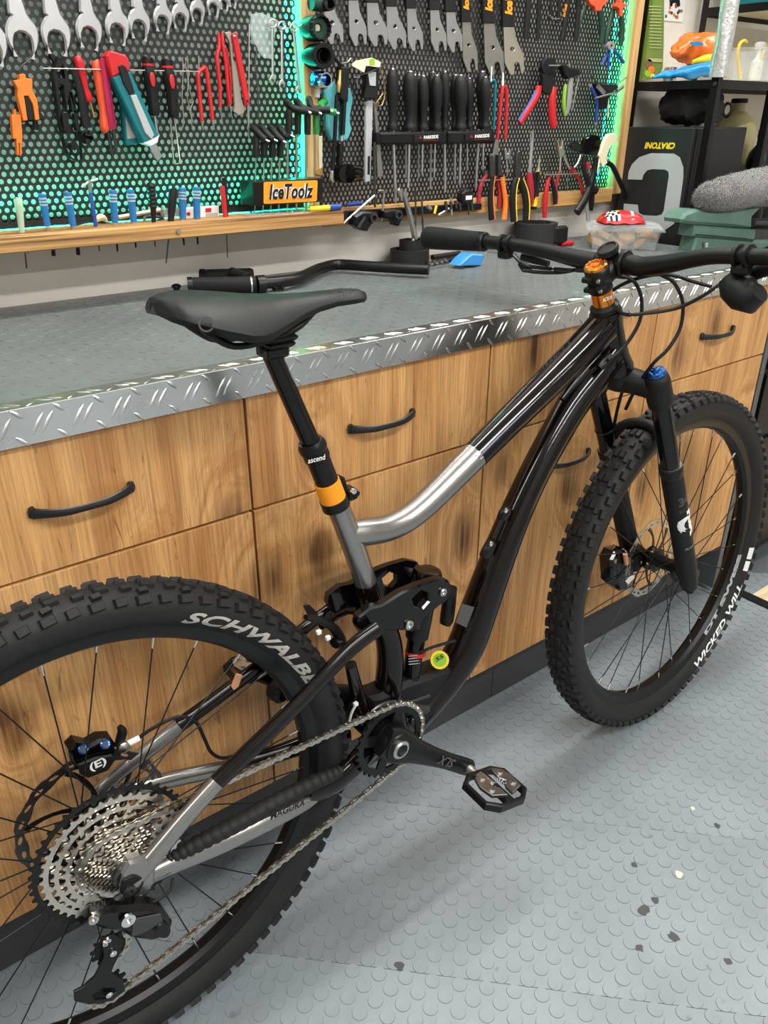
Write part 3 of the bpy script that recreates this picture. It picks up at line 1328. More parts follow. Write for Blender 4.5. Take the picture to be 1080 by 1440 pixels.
for i, tn in enumerate(teeth):
    r = tn * .0127 / (2 * pi)
    y = -.0655 + i * .00365
    nxt = teeth[i - 1] * .0127 / (2 * pi) if i else .013
    holes = []
    if i >= 4:
        rin = nxt - .004
        hr0 = .022
        # lightening windows between arms
        na = 7 if i > 8 else 6
        rim_w = .0085 if i < 10 else .0095
        ra, rb = max(.024, (r - rim_w) * .62), r - rim_w
        for k in range(na * (2 if i >= 8 else 1)):
            m = na * (2 if i >= 8 else 1)
            a0 = 2 * pi * k / m + .25 * i
            w_ = 2 * pi / m * .36
            q = []
            for f in (-1, -.33, .33, 1):
                q.append((rb * cos(a0 + w_ * f), rb * sin(a0 + w_ * f)))
            for f in (1, .33, -.33, -1):
                q.append((ra * cos(a0 + .3 + w_ * f), ra * sin(a0 + .3 + w_ * f)))
            holes.append(q)
    g = gear(r, tn, y, y + .0019, holes + [[(.012 * cos(2 * pi * k / 16), .012 * sin(2 * pi * k / 16)) for k in range(16)]])
    obj('sprocket', g, 'black_satin' if i == 11 else 'cassette', cas, ang=30)
lk = MB().lathe([(.008, 0), (.0165, 0), (.0165, .004), (.008, .004)], (0, -.0705, 0), (0, 1, 0), 20, closed=True)
obj('lock_ring', lk, 'dark_steel', cas)

# ---------------------------------------------------------------- main frame
tt = btube([(846, 462, 24), (815, 494, 23), (760, 549, 21.5), (712, 596, 20.5), (668, 640, 20)], v=0, seg=20, sx=1.05)
obj('top_tube', tt, 'frame_black', bike)
tt = btube([(668, 640, 20), (640, 668, 19.8), (614, 694, 19.5), (590, 716, 19.3), (568, 732, 19.3), (542, 743, 19.5), (512, 748, 20), (490, 750, 17)], v=0, seg=20)
obj('top_tube_bend', tt, 'silver_frame', bike)
dt = btube([(858, 500, 24), (836, 528, 25), (803, 573, 24), (757, 655, 23), (722, 730, 24), (697, 793, 26), (672, 862, 28), (655, 908, 28), (631, 948, 26), (604, 984, 24), (572, 1018, 24)], v=0, seg=22, sx=.92)
frame = obj('down_tube', dt, 'frame_black', bike)
# gusset between the tubes near the head
g = btube([(838, 505, 22), (812, 535, 12), (790, 562, 5)], v=0, seg=14, sx=.8)
obj('head_gusset', g, 'frame_black', bike)
ht = MB()
pr = [(.0245, .000), (.0265, .004), (.0258, .012), (.0235, .030), (.0225, .06), (.0235, .09), (.0262, .106), (.0275, .112), (.0270, .118)]
ht.lathe([(r * 1.02, .118 - h) for r, h in reversed(pr)], HTB - HAX * .002, HAX, 32)
obj('head_tube', ht, 'frame_black', bike)
hs = MB().lathe([(.0225, .114), (.0245, .117), (.0235, .124), (.018, .129)], HTB, HAX, 32)
obj('headset_cover', hs, 'black_satin', bike)
st_ = btube([(470, 700, 16.2), (477, 716, 16.6), (498, 770, 16.8), (514, 819, 15.8)], v=0, seg=20)
obj('seat_tube', st_, 'silver_frame', bike)
st_ = btube([(513.5, 818, 15.7), (520, 840, 16), (533, 868, 17), (545, 895, 18), (549, 930, 19), (546, 975, 20), (552, 1015, 22)], v=0, seg=20)
obj('seat_tube_base', st_, 'frame_black', bike)
bbm = MB().lathe([(.020, -.042), (.0235, -.040), (.0235, .040), (.020, .042)], BB, (0, 1, 0), 28)
obj('bottom_bracket', bbm, 'black_satin', bike)
# shock mount / bottom bridge
g = bslab([c2(*p) for p in ((560, 560), (640, 520), (700, 500), (780, 470), (830, 470), (815, 500), (760, 560), (700, 620), (640, 640), (560, 640), (520, 610), (520, 570))], .020, .040, bev=.008)
obj('bottom_gusset', g, 'black_matte', bike)
# down tube skid plate
sk = btube([c2(760, 590) + (6, .018), c2(690, 610) + (9, .02), c2(600, 590) + (8, .022), c2(540, 605) + (6, .024), c2(500, 650) + (4, .026)], seg=8, sx=.5)
obj('cable_guide', sk, 'dark_steel', bike)
# bosses on the down tube
for a, b in (((712, 716), (706, 728)), ((691, 763), (681, 782))):
    m = btube([(a[0], a[1], 9, .020), ((a[0] + b[0]) / 2, (a[1] + b[1]) / 2, 9.5, .022), (b[0], b[1], 9, .020)], seg=12, sx=.8)
    o = obj('bottle_boss', m, 'black_satin', bike)
    q = bpk(a[0] - 1, a[1] + 2, .033)
    obj('bolt', MB().lathe([(.0042, 0), (.0038, .002), (.002, .0022), (.0018, .0008)], q, (0, -1, 0), 10), 'chrome', o)
m = btube([(706, 730, 3, .024), (694, 757, 3, .024)], seg=8)
obj('boss_strap', m, 'black_satin', bike)
# stickers
m = bslab([c2(*p) for p in ((820, 255), (862, 268), (835, 335), (802, 318))], .0285, .0008, bev=0)
obj('sticker', m, 'gun_sticker', bike)
m = bslab(circle_px(*c2(748, 442), 13, 18), .027, .0008, bev=0)
st1 = obj('badge', m, 'yellow', bike)
m = bslab(circle_px(*c2(748, 442), 9.5, 18), .0275, .0004, bev=0)
obj('badge_disc', m, 'lime', st1)
text_on('badge_text', '55', bpk(613, 931, .0283), bpk(623.5, 925, .0283), .009, 'black_matte', st1)
# purple-silver pinstripes on the top tube
simple('violet', (.20, .17, .38), .35)
for dd, mt in ((3.5, 'white_print'), (7.5, 'violet'), (10.5, 'white_print')):
    m = btube([(668 + dd * .72, 640 + dd * .72 - 2, .9, .0205), (712 + dd * .7, 596 + dd * .7 - 2, .8, .021), (757 + dd * .7, 552 + dd * .7 - 2, .6, .0215)], seg=5)
    obj('pinstripe', m, mt, bike)
text_on('lettering', 'TRANCE X', bpk(763, 522, .0245), bpk(803, 483, .0255), .0085, 'tag_print', bike, bold=0., spacing=1.25)

# ---------------------------------------------------------------- seat post and saddle
post = btube([(376, 484, 14.2), (437, 622, 14.0)], v=0, seg=20, sm=1)
obj('post_stanchion', post, 'black_gloss', bike)
pc = btube([(436, 620, 17.5), (438, 625, 20.5), (441, 631, 20.5), (442.5, 634, 18), (444, 638, 19), (446, 643, 19), (447, 645, 17)], v=0, seg=22, sm=1)
obj('post_collar', pc, 'black_satin', bike)
pl = btube([(446, 642, 17), (470, 703, 16.5)], v=0, seg=22, sm=1)
obj('post_body', pl, 'black_satin', bike)
ob = btube([(459, 676.5, 18.8), (469.5, 704, 18.8)], v=0, seg=24, sm=1)
obj('orange_band', ob, 'orange_band', bike)
cl_ = btube([(468.5, 700.5, 20.5), (473, 712, 20.5)], v=0, seg=24, sm=1)
sc_ = obj('seat_clamp', cl_, 'black_satin', bike)
q = bpk(491, 693, .0)
m = MB().box(q, (.016, .022, .018), ch=.003)
m.cyl(q + V((.003, -.016, .003)), q + V((.003, .016, .003)), .0042)
obj('clamp_lug', m, 'black_satin', sc_)
obj('clamp_bolt', MB().lathe([(.0042, 0), (.0042, .004), (.002, .004), (.002, .001)], bpk(496, 690, .016), (0, -1, 0), 12), 'chrome', sc_)
m = bslab([(476, 668), (486, 672), (491, 690), (484, 700), (479, 690)], .006, .012, bev=.002)
obj('clamp_tab', m, 'black_satin', sc_)
text_on('lettering', 'ascend', bpk(433, 652, .0195), bpk(457, 646, .0195), .0075, 'white_print', bike, bold=.01)

# saddle: sections from tail (t = 0) to nose (t = 1); u, half width, top height, drop of the edge, thickness
SA, SB = bpk(213, 424, 0), bpk(512, 409, 0)
secs = [(0, .010, -.006, .010, .012), (.02, .038, -.002, .016, .022), (.06, .056, .001, .022, .028), (.12, .067, .003, .028, .034), (.2, .071, .003, .034, .040), (.3, .069, .001, .039, .046),
        (.4, .060, -.002, .038, .050), (.5, .046, -.004, .030, .050), (.6, .035, -.004, .021, .046), (.7, .028, -.003, .015, .042),
        (.8, .0245, -.002, .012, .038), (.9, .0220, -.002, .011, .034), (.96, .018, -.003, .010, .028), (1, .006, -.007, .006, .016)]
mb = MB()
vs, fs = [], []
ns = 24
ss = []
for i in range(len(secs) - 1):
    for k in range(3):
        t = k / 3
        a, b = secs[i], secs[i + 1]
        ss.append(tuple(x + (y - x) * t for x, y in zip(a, b)))
ss.append(secs[-1])
for (t, hw, top, drop, th) in ss:
    th *= .66 - .26 * max(0, min(1, (t - .22) / .25))
    c = SA.lerp(SB, t)
    z0 = c.z + top + .006
    for k in range(ns):
        a = 2 * pi * k / ns
        x_ = cos(a)
        s_ = sin(a)
        y = hw * (abs(x_) ** .8) * (1 if x_ > 0 else -1)
        if s_ >= 0:
            z = z0 - drop * (abs(x_) ** 2.2) - (.0045 * max(0, 1 - abs(y) / .014) if .1 < t < .85 else 0)
        else:
            z = z0 - drop * (abs(x_) ** 2.2) - th * (abs(s_) ** .6) * (.55 + .45 * abs(x_) ** .5)
            y *= (1 - .22 * abs(s_))
        vs.append((c.x, y, z))
m_ = len(ss)
for i in range(m_ - 1):
    for k in range(ns):
        l = (k + 1) % ns
        fs.append((i * ns + k, i * ns + l, (i + 1) * ns + l, (i + 1) * ns + k))
fs.append(tuple(range(ns)))
fs.append(tuple((m_ - 1) * ns + k for k in range(ns)))
mb.add(vs, fs)
sad = fixn(obj('saddle', mb, 'saddle', bike, ang=60))
# rails
for s in (-1, 1):
    y = -s * .022
    q = [bpk(270, 452, .022), bpk(300, 474, .022), bpk(330, 487, .022), bpk(372, 480, .022), bpk(415, 463, .022), bpk(440, 444, .022), bpk(458, 426, .022)]
    pth = [(p.x, y * (1 - .25 * (k > 4) - .2 * (k > 5)) , p.z) for k, p in enumerate(q)]
    pth = catmull(pth, 4)
    obj('saddle_rail', MB().tube(pth, .0040, 10), 'black_satin', sad)
m = MB()
q = bpk(384, 472, 0)
m.box(q + V((0, 0, .000)), (.040, .054, .008), ch=.003)
m.box(q + V((0, 0, -.008)), (.036, .046, .008), ch=.003)
m.box(q + V((-.002, 0, -.018)), (.031, .031, .016), ch=.004)
for s in (-1, 1):
    m.cyl(q + V((s * .017, 0, -.018)), q + V((s * .017, 0, .012)), .003)
obj('saddle_clamp', m, 'black_satin', bike)
m = MB()
text_on('lettering', 'ERGON', bpk(464, 419.5, .0255), bpk(494, 414.5, .0245), .009, 'dark_print', sad, n=(0, -1, .12), bold=.0, shear=.2)
q = bpk(290, 456, .0645)
m = MB().lathe([(.0062, -.001), (.0082, -.001), (.0082, .0004), (.0062, .0004)], q, (-.3, -1, .15), 20, closed=True)
obj('emblem', m, 'dark_print', sad)

# ---------------------------------------------------------------- rear triangle
# seat stays
for s, pts, spl in ((1, [(530, 884, 13), (505, 902, 13), (480, 925, 12.5), (430, 978, 12.5), (372, 1036, 13), (305, 1100, 13.5)],
                     [(305, 1100, 13.5), (262, 1148, 14), (222, 1196, 15), (186, 1240, 16)]),
                    (-1, [(463, 857, 9.5), (430, 882, 10), (400, 908, 10.5), (360, 940, 11), (300, 985, 11.5), (252, 1020, 12)],
                     [(252, 1020, 12), (215, 1050, 12), (175, 1080, 12), (140, 1112, 12)])):
    v = s * .058
    m = btube([p + (v + (.0 if s > 0 else 0),) for p in pts], seg=16, sx=.75)
    obj('seat_stay', m, 'frame_black', bike)
    m = btube([p + (v + s * .008 * k / 3,) for k, p in enumerate(spl)], seg=16, sx=.8)
    obj('seat_stay_end', m, 'silver_frame', bike)
# chain stays
m = btube([(192, 1240, 15, .064), (215, 1229, 15, .063), (250, 1213, 16, .061), (300, 1193, 15.5, .06), (325, 1182, 15, .059), (364, 1163, 15, .058), (400, 1145, 14, .056), (432, 1129, 11, .053), (450, 1120, 5, .051)], seg=16, sx=.62)
obj('chain_stay', m, 'silver_frame', bike)
m = btube([(432, 1117, 15, .048), (450, 1110, 17.5, .046), (475, 1096, 18, .042), (505, 1068, 19, .032), (525, 1045, 20, .02)], seg=16, sx=.7)
obj('chain_stay_yoke', m, 'frame_black', bike)
# ribbed guard lying on the chain stay
gp = [(236, 1210, 6, .060), (262, 1195, 9.5, .060), (300, 1175, 10.5, .060), (340, 1154, 10.5, .058), (380, 1132, 10.5, .056), (420, 1111, 10, .054), (455, 1094, 9, .051), (478, 1084, 7, .048)]
q = []
for p in gp:
    a = bpk(p[0], p[1], p[3])
    q.append((a.x, a.y, a.z, p[2] * mpp(a, BM)))
q = catmull(q, 22)
nq = len(q)
m = MB().tube([p[:3] for p in q], [p[3] * (.92 + .30 * (abs(sin(pi * i * 22 / nq)) ** .5)) for i, p in enumerate(q)], 14, sx=1.0, up=(0, 1, 0))
obj('chain_stay_guard', m, 'rubber', bike)
text_on('lettering', 'MAGURA', bpk(380, 1153, .0740), bpk(428, 1132, .0700), .0120, 'black_matte', bike, n=(.0, -1, 0), bold=.02)
m = btube([(150, 1118, 13, -.064), (200, 1106, 13, -.062), (260, 1092, 13, -.060), (330, 1078, 12, -.057)], seg=14, sx=.7)
obj('chain_stay', m, 'silver_frame', bike)
m = btube([(330, 1078, 12, -.057), (390, 1060, 14, -.052), (440, 1043, 16, -.04), (490, 1030, 18, -.025)], seg=14, sx=.7)
obj('chain_stay_yoke', m, 'frame_black', bike)
# dropouts
m = bslab([c1(*p) for p in ((500, 850), (515, 800), (545, 760), (600, 745), (640, 760), (660, 800), (655, 850), (620, 895), (570, 915), (520, 905))], .074, .016, bev=.004)
dr = obj('dropout', m, 'silver_frame', bike)
m = bslab([c1(*p) for p in ((508, 880), (520, 835), (560, 815), (600, 820), (608, 845), (590, 885), (550, 915), (515, 912))], .0765, .003, bev=.001)
obj('dropout_cover', m, 'black_matte', dr)
m = MB().lathe([(.0085, 0), (.0085, .003), (.004, .003), (.004, .0005)], bpk(*c1(545, 878), .0765), (0, -1, 0), 18)
obj('axle_end', m, 'dark_steel', dr)
q = bpk(130, 1150, -.074)
m = MB().prism([(q.x + dx, q.z + dz) for dx, dz in ((-.02, -.01), (.0, -.03), (.03, -.02), (.035, .02), (.01, .04), (-.018, .02))], .066, .080, bev=.003)
obj('dropout', m, 'silver_frame', bike)
# rear mudguard / shock bridge between the stays
m = btube([(493, 935, 9, .03), (500, 965, 10, .02), (508, 995, 12, .012), (520, 1020, 12, .0)], seg=12, sx=.8)
obj('pivot_strut', m, 'frame_black', bike)
m = btube([(452, 880, 6, -.05), (470, 868, 6, -.03), (492, 858, 6, .0), (515, 868, 6, .03)], seg=10)
obj('stay_bridge', m, 'frame_black', bike)

# rocker links
RK = [(505, 868), (521, 855), (538, 851), (564, 834), (590, 823), (617, 814.5), (632, 817), (638, 830), (629, 846), (617, 854), (606, 864), (594, 873), (582, 889), (566, 887), (540, 888), (524, 899), (509, 893), (503, 880)]
hole = [(581, 842), (592, 832), (603, 836), (603, 846), (595, 855), (584, 853)]
m = bslab(RK, .046, .014, [hole], bev=.003)
rk = obj('rocker_link', m, 'black_gloss', bike)
for c, r in (((622.4, 832.4), 6.2), ((574.7, 878.4), 7.0), ((527, 887), 7.0)):
    m = MB().lathe([(r * .00105, 0), (r * .00105, .003), (r * .0008, .0042), (r * .0005, .0042), (r * .0005, .001)], bpk(*c, .0465), (0, -1, 0), 18)
    obj('pivot_bolt', m, 'steel', rk)
off = V((0, .092, 0))
mb = bslab(RK, .046, .014, [hole], bev=.003).xf(Matrix.Translation((0, .092 - .0, 0)))
# the far link is the mirror of the near one
mb = MB()
near = bslab(RK, .046, .014, [hole], bev=.003)
mb.v = [(x, -y, z) for x, y, z in near.v]
mb.f = [tuple(reversed(f)) for f in near.f]
rk2 = fixn(obj('rocker_link', mb, 'black_gloss', bike))
for c, r in (((460, 855), 6),):
    obj('pivot_bolt', MB().lathe([(.006, 0), (.006, .003), (.003, .003), (.003, .001)], bpk(c[0] + 28, c[1] + 2, -.028), (0, -1, 0), 14), 'dark_steel', rk2)
obj('link_axle', MB().cyl(bpk(622, 832, .046), bpk(622, 832, .046) + V((0, .092, 0)), .008), 'dark_steel', rk)
obj('link_axle', MB().cyl(bpk(575, 878, .046), bpk(575, 878, .046) + V((0, .092, 0)), .010), 'dark_steel', rk)
# shock
m = btube([(602, 802, 20), (601, 806, 21.5), (600, 814, 21.5), (599, 818, 19)], v=0, seg=26, sm=1)
sh = obj('shock_can', m, 'black_gloss', bike)
simple('bronze_cap', (.07, .045, .035), .3, .8)
m = btube([(602.3, 800, 15), (602, 802.5, 19)], v=0, seg=26, sm=1)
obj('can_cap', m, 'bronze_cap', sh)
m = btube([(599, 818, 19), (593, 850, 18.5), (586, 895, 16.5)], v=0, seg=22, sm=1)
obj('shock_body', m, 'black_satin', bike)
m = btube([(586, 895, 13), (580, 935, 12.5), (576, 962, 12.5)], v=0, seg=20, sm=1)
shaft = obj('shock_shaft', m, 'black_gloss', bike)
m = btube([(584.5, 914, 14.5), (583.5, 919, 14.5)], v=0, seg=20, sm=1)
obj('travel_ring', m, 'red', shaft)
m = btube([(578, 948, 14), (576, 962, 15), (574, 972, 13)], v=0, seg=20, sm=1)
obj('shock_eyelet', m, 'black_satin', bike)
m = btube([(634, 826, 9, .0), (631, 850, 10, .0), (628, 872, 10, .0), (626, 878, 8, .0)], seg=16, sm=1)
obj('shock_reservoir', m, 'black_satin', bike)
text_on('lettering', 'DELUXE', bpk(590, 884, .021), bpk(593, 866, .021), .007, 'dark_print', bike, bold=0)
for k in range(4):
    a, b = c2(645, 428 + 9 * k), c2(682, 424 + 9 * k)
    m = bslab([a, b, (b[0], b[1] + 1.3), (a[0], a[1] + 1.3)], .0145, .0006, bev=0)
    obj('fine_print', m, 'grey_print', shaft)

# ---------------------------------------------------------------- crank set, chain, pedal
YCR = -.0520
CR_R = 32 * .0127 / (2 * pi)
holes = []
for k in range(4):
    a0 = pi / 4 + k * pi / 2
    q = []
    for f in (-1, -.5, 0, .5, 1):
        q.append((.052 * cos(a0 + .62 * f), .052 * sin(a0 + .62 * f)))
    for f in (1, .5, 0, -.5, -1):
        q.append((.031 * cos(a0 + .50 * f), .031 * sin(a0 + .50 * f)))
    holes.append(q)
m = gear(CR_R, 32, YCR - .0018, YCR + .0018, holes)
cr = obj('chain_ring', m, 'black_satin', bike, ang=30)
cr.matrix_local = Matrix.Translation(BB) @ Matrix.Rotation(.4, 4, 'Y')
m = MB().lathe([(.0, 0), (.026, 0), (.028, .004), (.027, .02), (.024, .03), (.0, .03)], BB + V((0, YCR + .004, 0)), (0, -1, 0), 28)
cs = obj('crank_spindle', m, 'black_satin', bike)
pspin = bpk(661, 1082, .085)
pspin.y = -.085
dcr = (pspin - BB)
dcr.y = 0
ang = atan2(dcr.z, dcr.x)
Lc = dcr.length
m = MB()
vs, fs = [], []
prof = [(-.026, .024, .022), (-.012, .030, .024), (.0, .031, .024), (.02, .0275, .024), (.045, .021, .021), (.09, .0165, .016), (.13, .0145, .013), (Lc - .012, .0155, .0125), (Lc + .004, .0150, .0115), (Lc + .013, .009, .009)]
nse = 16
for (t, hw, th) in prof:
    yc = -.066 - .012 * (t / Lc)
    for k in range(nse):
        a = 2 * pi * k / nse
        ca, sa = cos(a), sin(a)
        z = hw * abs(ca) ** .7 * (1 if ca > 0 else -1)
        y = yc + .5 * th * abs(sa) ** .7 * (1 if sa > 0 else -1)
        vs.append((t, y, z))
for i in range(len(prof) - 1):
    for k in range(nse):
        l = (k + 1) % nse
        fs.append((i * nse + k, i * nse + l, (i + 1) * nse + l, (i + 1) * nse + k))
fs.append(tuple(range(nse)))
fs.append(tuple((len(prof) - 1) * nse + k for k in range(nse)))
m.add(vs, fs)
cm = Matrix.Translation(BB) @ Matrix.Rotation(-ang, 4, 'Y')
ca_ = fixn(obj('crank_arm', m, 'black_satin', bike, ang=50))
ca_.matrix_local = cm
m = MB().lathe([(.0155, 0), (.0155, .004), (.013, .006), (.0105, .006), (.010, .001)], (0, -.078, 0), (0, -1, 0), 24)
obj('spindle_cap', m, 'steel', ca_)
m = MB().lathe([(.0, 0), (.010, 0), (.010, .0012), (.0, .0012)], (0, -.0795, 0), (0, -1, 0), 24)
obj('spindle_bore', m, 'black_matte', ca_)
text_on('lettering', 'SLX', (.138, -.0832, .009), (.098, -.0815, .010), .016, 'faint_print', ca_, bold=.01, shear=.2)
# left crank arm, mostly hidden behind the chain ring
m2_ = MB().add([(-x, -y, -z) for x, y, z in vs], fs)
cl2 = fixn(obj('crank_arm', m2_, 'black_satin', bike, ang=50))
cl2.matrix_local = cm


def pedal(M, name):
    m = MB()
    # octagonal cage ring
    oc = [(-.047, -.026), (-.047, .026), (-.026, .041), (.026, .041), (.047, .026), (.047, -.026), (.026, -.041), (-.026, -.041)]
    inr = [(x * .86, z * .83) for x, z in oc]
    m.prism(oc, -.0065, .0065, [inr], .002)
    m.box((0, 0, 0), (.016, .012, .078), ch=.003)
    o = obj(name, m, 'black_satin', bike, M=M)
    for s in (-1, 1):
        g = MB()
        g.prism([(s * .006, -.030), (s * .032, -.022), (s * .037, .0), (s * .030, .02), (s * .012, .026), (s * .010, .006), (s * .016, -.004), (s * .006, -.014)], -.014, -.0085, bev=.001)
        g.cyl((s * .024, -.017, -.012), (s * .024, -.008, -.012), .0052, seg=10)
        g.cyl((s * .020, -.017, .014), (s * .020, -.008, .014), .0048, seg=10)
        obj('cleat_jaw', g, 'steel', o)
        g = MB().tube([(s * .012 + .003 * cos(k * 1.2), -.011 + .003 * sin(k * 1.2), -.012 + k * .0011) for k in range(22)], .0009, 5)
        obj('spring', g, 'steel', o)
    return o


# pedal sits outboard of the crank; its plate is tipped towards the camera
PM = Matrix.Translation(V((pspin.x + .002, -.142, pspin.z - .004))) @ Matrix.Rotation(radians(62), 4, 'X') @ Matrix.Rotation(radians(0), 4, 'Z')
e1 = Matrix.Rotation(radians(90), 4, 'Y')
ped = pedal(Matrix.Translation(V((pspin.x + .003, -.142, pspin.z + .000))) @ Matrix.Rotation(radians(14), 4, 'Y') @ Matrix.Rotation(radians(-86), 4, 'X') @ Matrix.Scale(1.04, 4), 'pedal')
obj('pedal_axle', MB().tube([(pspin.x, -.078, pspin.z), (pspin.x, -.090, pspin.z), (pspin.x, -.094, pspin.z), (pspin.x, -.108, pspin.z), (pspin.x + .003, -.14, pspin.z)], [.0085, .0085, .007, .010, .0085], 14), 'dull_steel', bike)
pl_ = BB - dcr
pedl = pedal(Matrix.Translation(V((pl_.x, .106, pl_.z))) @ Matrix.Rotation(radians(-90), 4, 'X') @ Matrix.Diagonal((.9, .9, .8, 1)), 'pedal')
obj('pedal_axle', MB().tube([(pl_.x, .075, pl_.z), (pl_.x, .125, pl_.z)], .008, 12), 'dull_steel', bike)

# derailleur
m = btube([(172, 1262, 9, .078), (160, 1275, 11, .082), (178, 1292, 14, .088), (205, 1298, 15, .090), (232, 1303, 13, .086)], seg=14, sx=.7)
de = obj('derailleur', m, 'black_satin', bike)
m = bslab([c1(*p) for p in ((390, 985), (470, 955), (560, 950), (640, 945), (690, 960), (720, 1000), (722, 1050), (690, 1085), (640, 1100), (560, 1085), (520, 1060), (440, 1050), (395, 1030))], .098, .02, bev=.006)
obj('link_body', m, 'black_gloss', de)
m = bslab([c1(*p) for p in ((560, 1000), (680, 975), (690, 1010), (600, 1060), (555, 1075))], .1005, .004, bev=.001)
obj('cover_plate', m, 'dark_steel', de)
m = MB().lathe([(.009, 0), (.009, .004), (.0042, .004), (.0042, .001)], bpk(*c1(538, 997), .101), (0, -1, 0), 18)
obj('pivot_bolt', m, 'chrome', de)
m = MB().lathe([(.006, 0), (.006, .004), (.003, .004), (.003, .001)], bpk(*c1(392, 995), .099), (0, -1, 0), 14)
obj('pivot_bolt', m, 'steel', de)
m = bslab(circle_px(*c1(690, 1050), 11, 16), .103, .008, bev=.002)
obj('clutch_cover', m, 'black_satin', de)
cage = [c1(*p) for p in ((430, 1080), (480, 1060), (520, 1090), (505, 1150), (470, 1220), (520, 1260), (530, 1300), (470, 1345), (380, 1360), (315, 1345), (312, 1305), (350, 1285), (400, 1240), (440, 1160))]
slot = [c1(*p) for p in ((390, 1320), (430, 1290), (480, 1290), (490, 1305), (450, 1335), (400, 1340))]
m = bslab(cage, .070, .003, [slot], bev=.0008)
cg = obj('cage', m, 'black_satin', de)
m = bslab(cage, .052, .002, bev=.0005)
obj('cage_plate', m, 'dark_steel', de)
PU1, PU2 = bpk(*c1(465, 1115), .061), bpk(*c1(448, 1288), .061)
for c, r in ((PU1, .0245), (PU2, .0265)):
    g = gear(r, 12, -.0015, .0015, [[(.006 * cos(k), .006 * sin(k)) for k in (0, 1, 2, 3, 4, 5)]], .005)
    o = obj('pulley', g, 'black_matte', de)
    o.location = V((c.x, -.061, c.z))
    o2 = obj('pulley_bolt', MB().lathe([(.0045, 0), (.0045, .003), (.002, .003), (.002, .0005)], (c.x, -.0705, c.z), (0, -1, 0), 12), 'chrome', de)
for k in range(2):
    obj('limit_screw', MB().lathe([(.0032, 0), (.0032, .004), (.0016, .004), (.0016, .001)], bpk(*c1(443 + 14 * k, 1095 - 16 * k), .085), (-.2, -1, 0), 10), 'chrome', de)

# chain along ring -> cassette -> pulleys -> ring, each run an arc or a straight
def tangent(c0, r0, c1_, r1, side):
    """external tangent of two circles (x, z); side = +1 upper, -1 lower"""
    d = V((c1_[0] - c0[0], c1_[1] - c0[1]))
    L = d.length
    a = atan2(d.y, d.x)
    b = math.acos(max(-1, min(1, (r0 - r1) / L)))
    t = a + side * b
    n = V((cos(t), sin(t)))
    return V(c0) + n * r0, V(c1_) + n * r1, t


cc0, cr0 = (BB.x, BB.z), CR_R
cc1, cr1 = (RAX.x, RAX.z), 24 * .0127 / (2 * pi)
ya, yb2, yc2 = YCR, -.0655 + 6 * .00365 + .001, -.061
up0, up1, ta = tangent(cc0, cr0, cc1, cr1, -1)       # upper run (towards -x the left normal is up)
if up0.y < BB.z:
    up0, up1, ta = tangent(cc0, cr0, cc1, cr1, 1)
pth = []
def seg_line(p, q, y0, y1, n=30):
    for i in range(n):
        t = i / n
        pth.append((p.x + (q.x - p.x) * t, y0 + (y1 - y0) * t, p.y + (q.y - p.y) * t))
def seg_arc(c, r, a0, a1, y, n=24):
    for i in range(n):
        a = a0 + (a1 - a0) * i / n
        pth.append((c[0] + r * cos(a), y, c[1] + r * sin(a)))
lo0 = V((BB.x + cr0 * cos(-1.35), BB.z + cr0 * sin(-1.35)))
p2 = (PU2.x, PU2.z)
p1 = (PU1.x, PU1.z)
l0, l1, tb_ = tangent(cc0, cr0, p2, .0255, 1)
l0b, l1b, tb2 = tangent(cc0, cr0, p2, .0255, -1)
if l0b.y < l0.y:
    l0, l1, tb_ = l0b, l1b, tb2
# start: upper run
seg_line(up0, up1, ya, yb2, 40)
a_s = ta
# around the back of the cassette down to the guide pulley
g0, g1, tg = tangent(cc1, cr1, p1, .0235, 1)
ae = a_s + 2.2
seg_arc(cc1, cr1, a_s, a_s + 2.3, yb2, 30)
e_ = V((cc1[0] + cr1 * cos(a_s + 2.3), cc1[1] + cr1 * sin(a_s + 2.3)))
f_ = V((p1[0] + .0235 * cos(.3), p1[1] + .0235 * sin(.3)))
seg_line(e_, f_, yb2, yc2, 8)
seg_arc(p1, .0235, .3, -.9, yc2, 8)
f2_ = V((p1[0] + .0235 * cos(-.9), p1[1] + .0235 * sin(-.9)))
h_ = V((p2[0] + .0255 * cos(2.6), p2[1] + .0255 * sin(2.6)))
seg_line(f2_, h_, yc2, yc2, 10)
aend = tb_
while aend < 2.6:
    aend += 2 * pi
seg_arc(p2, .0255, 2.6, aend, yc2, 14)
seg_line(l1, l0, yc2, ya, 50)
a0_ = tb_
a1_ = ta
while a0_ > a1_:
    a0_ -= 2 * pi
seg_arc(cc0, cr0, a0_, a1_, ya, 40)
pth.append(pth[0])
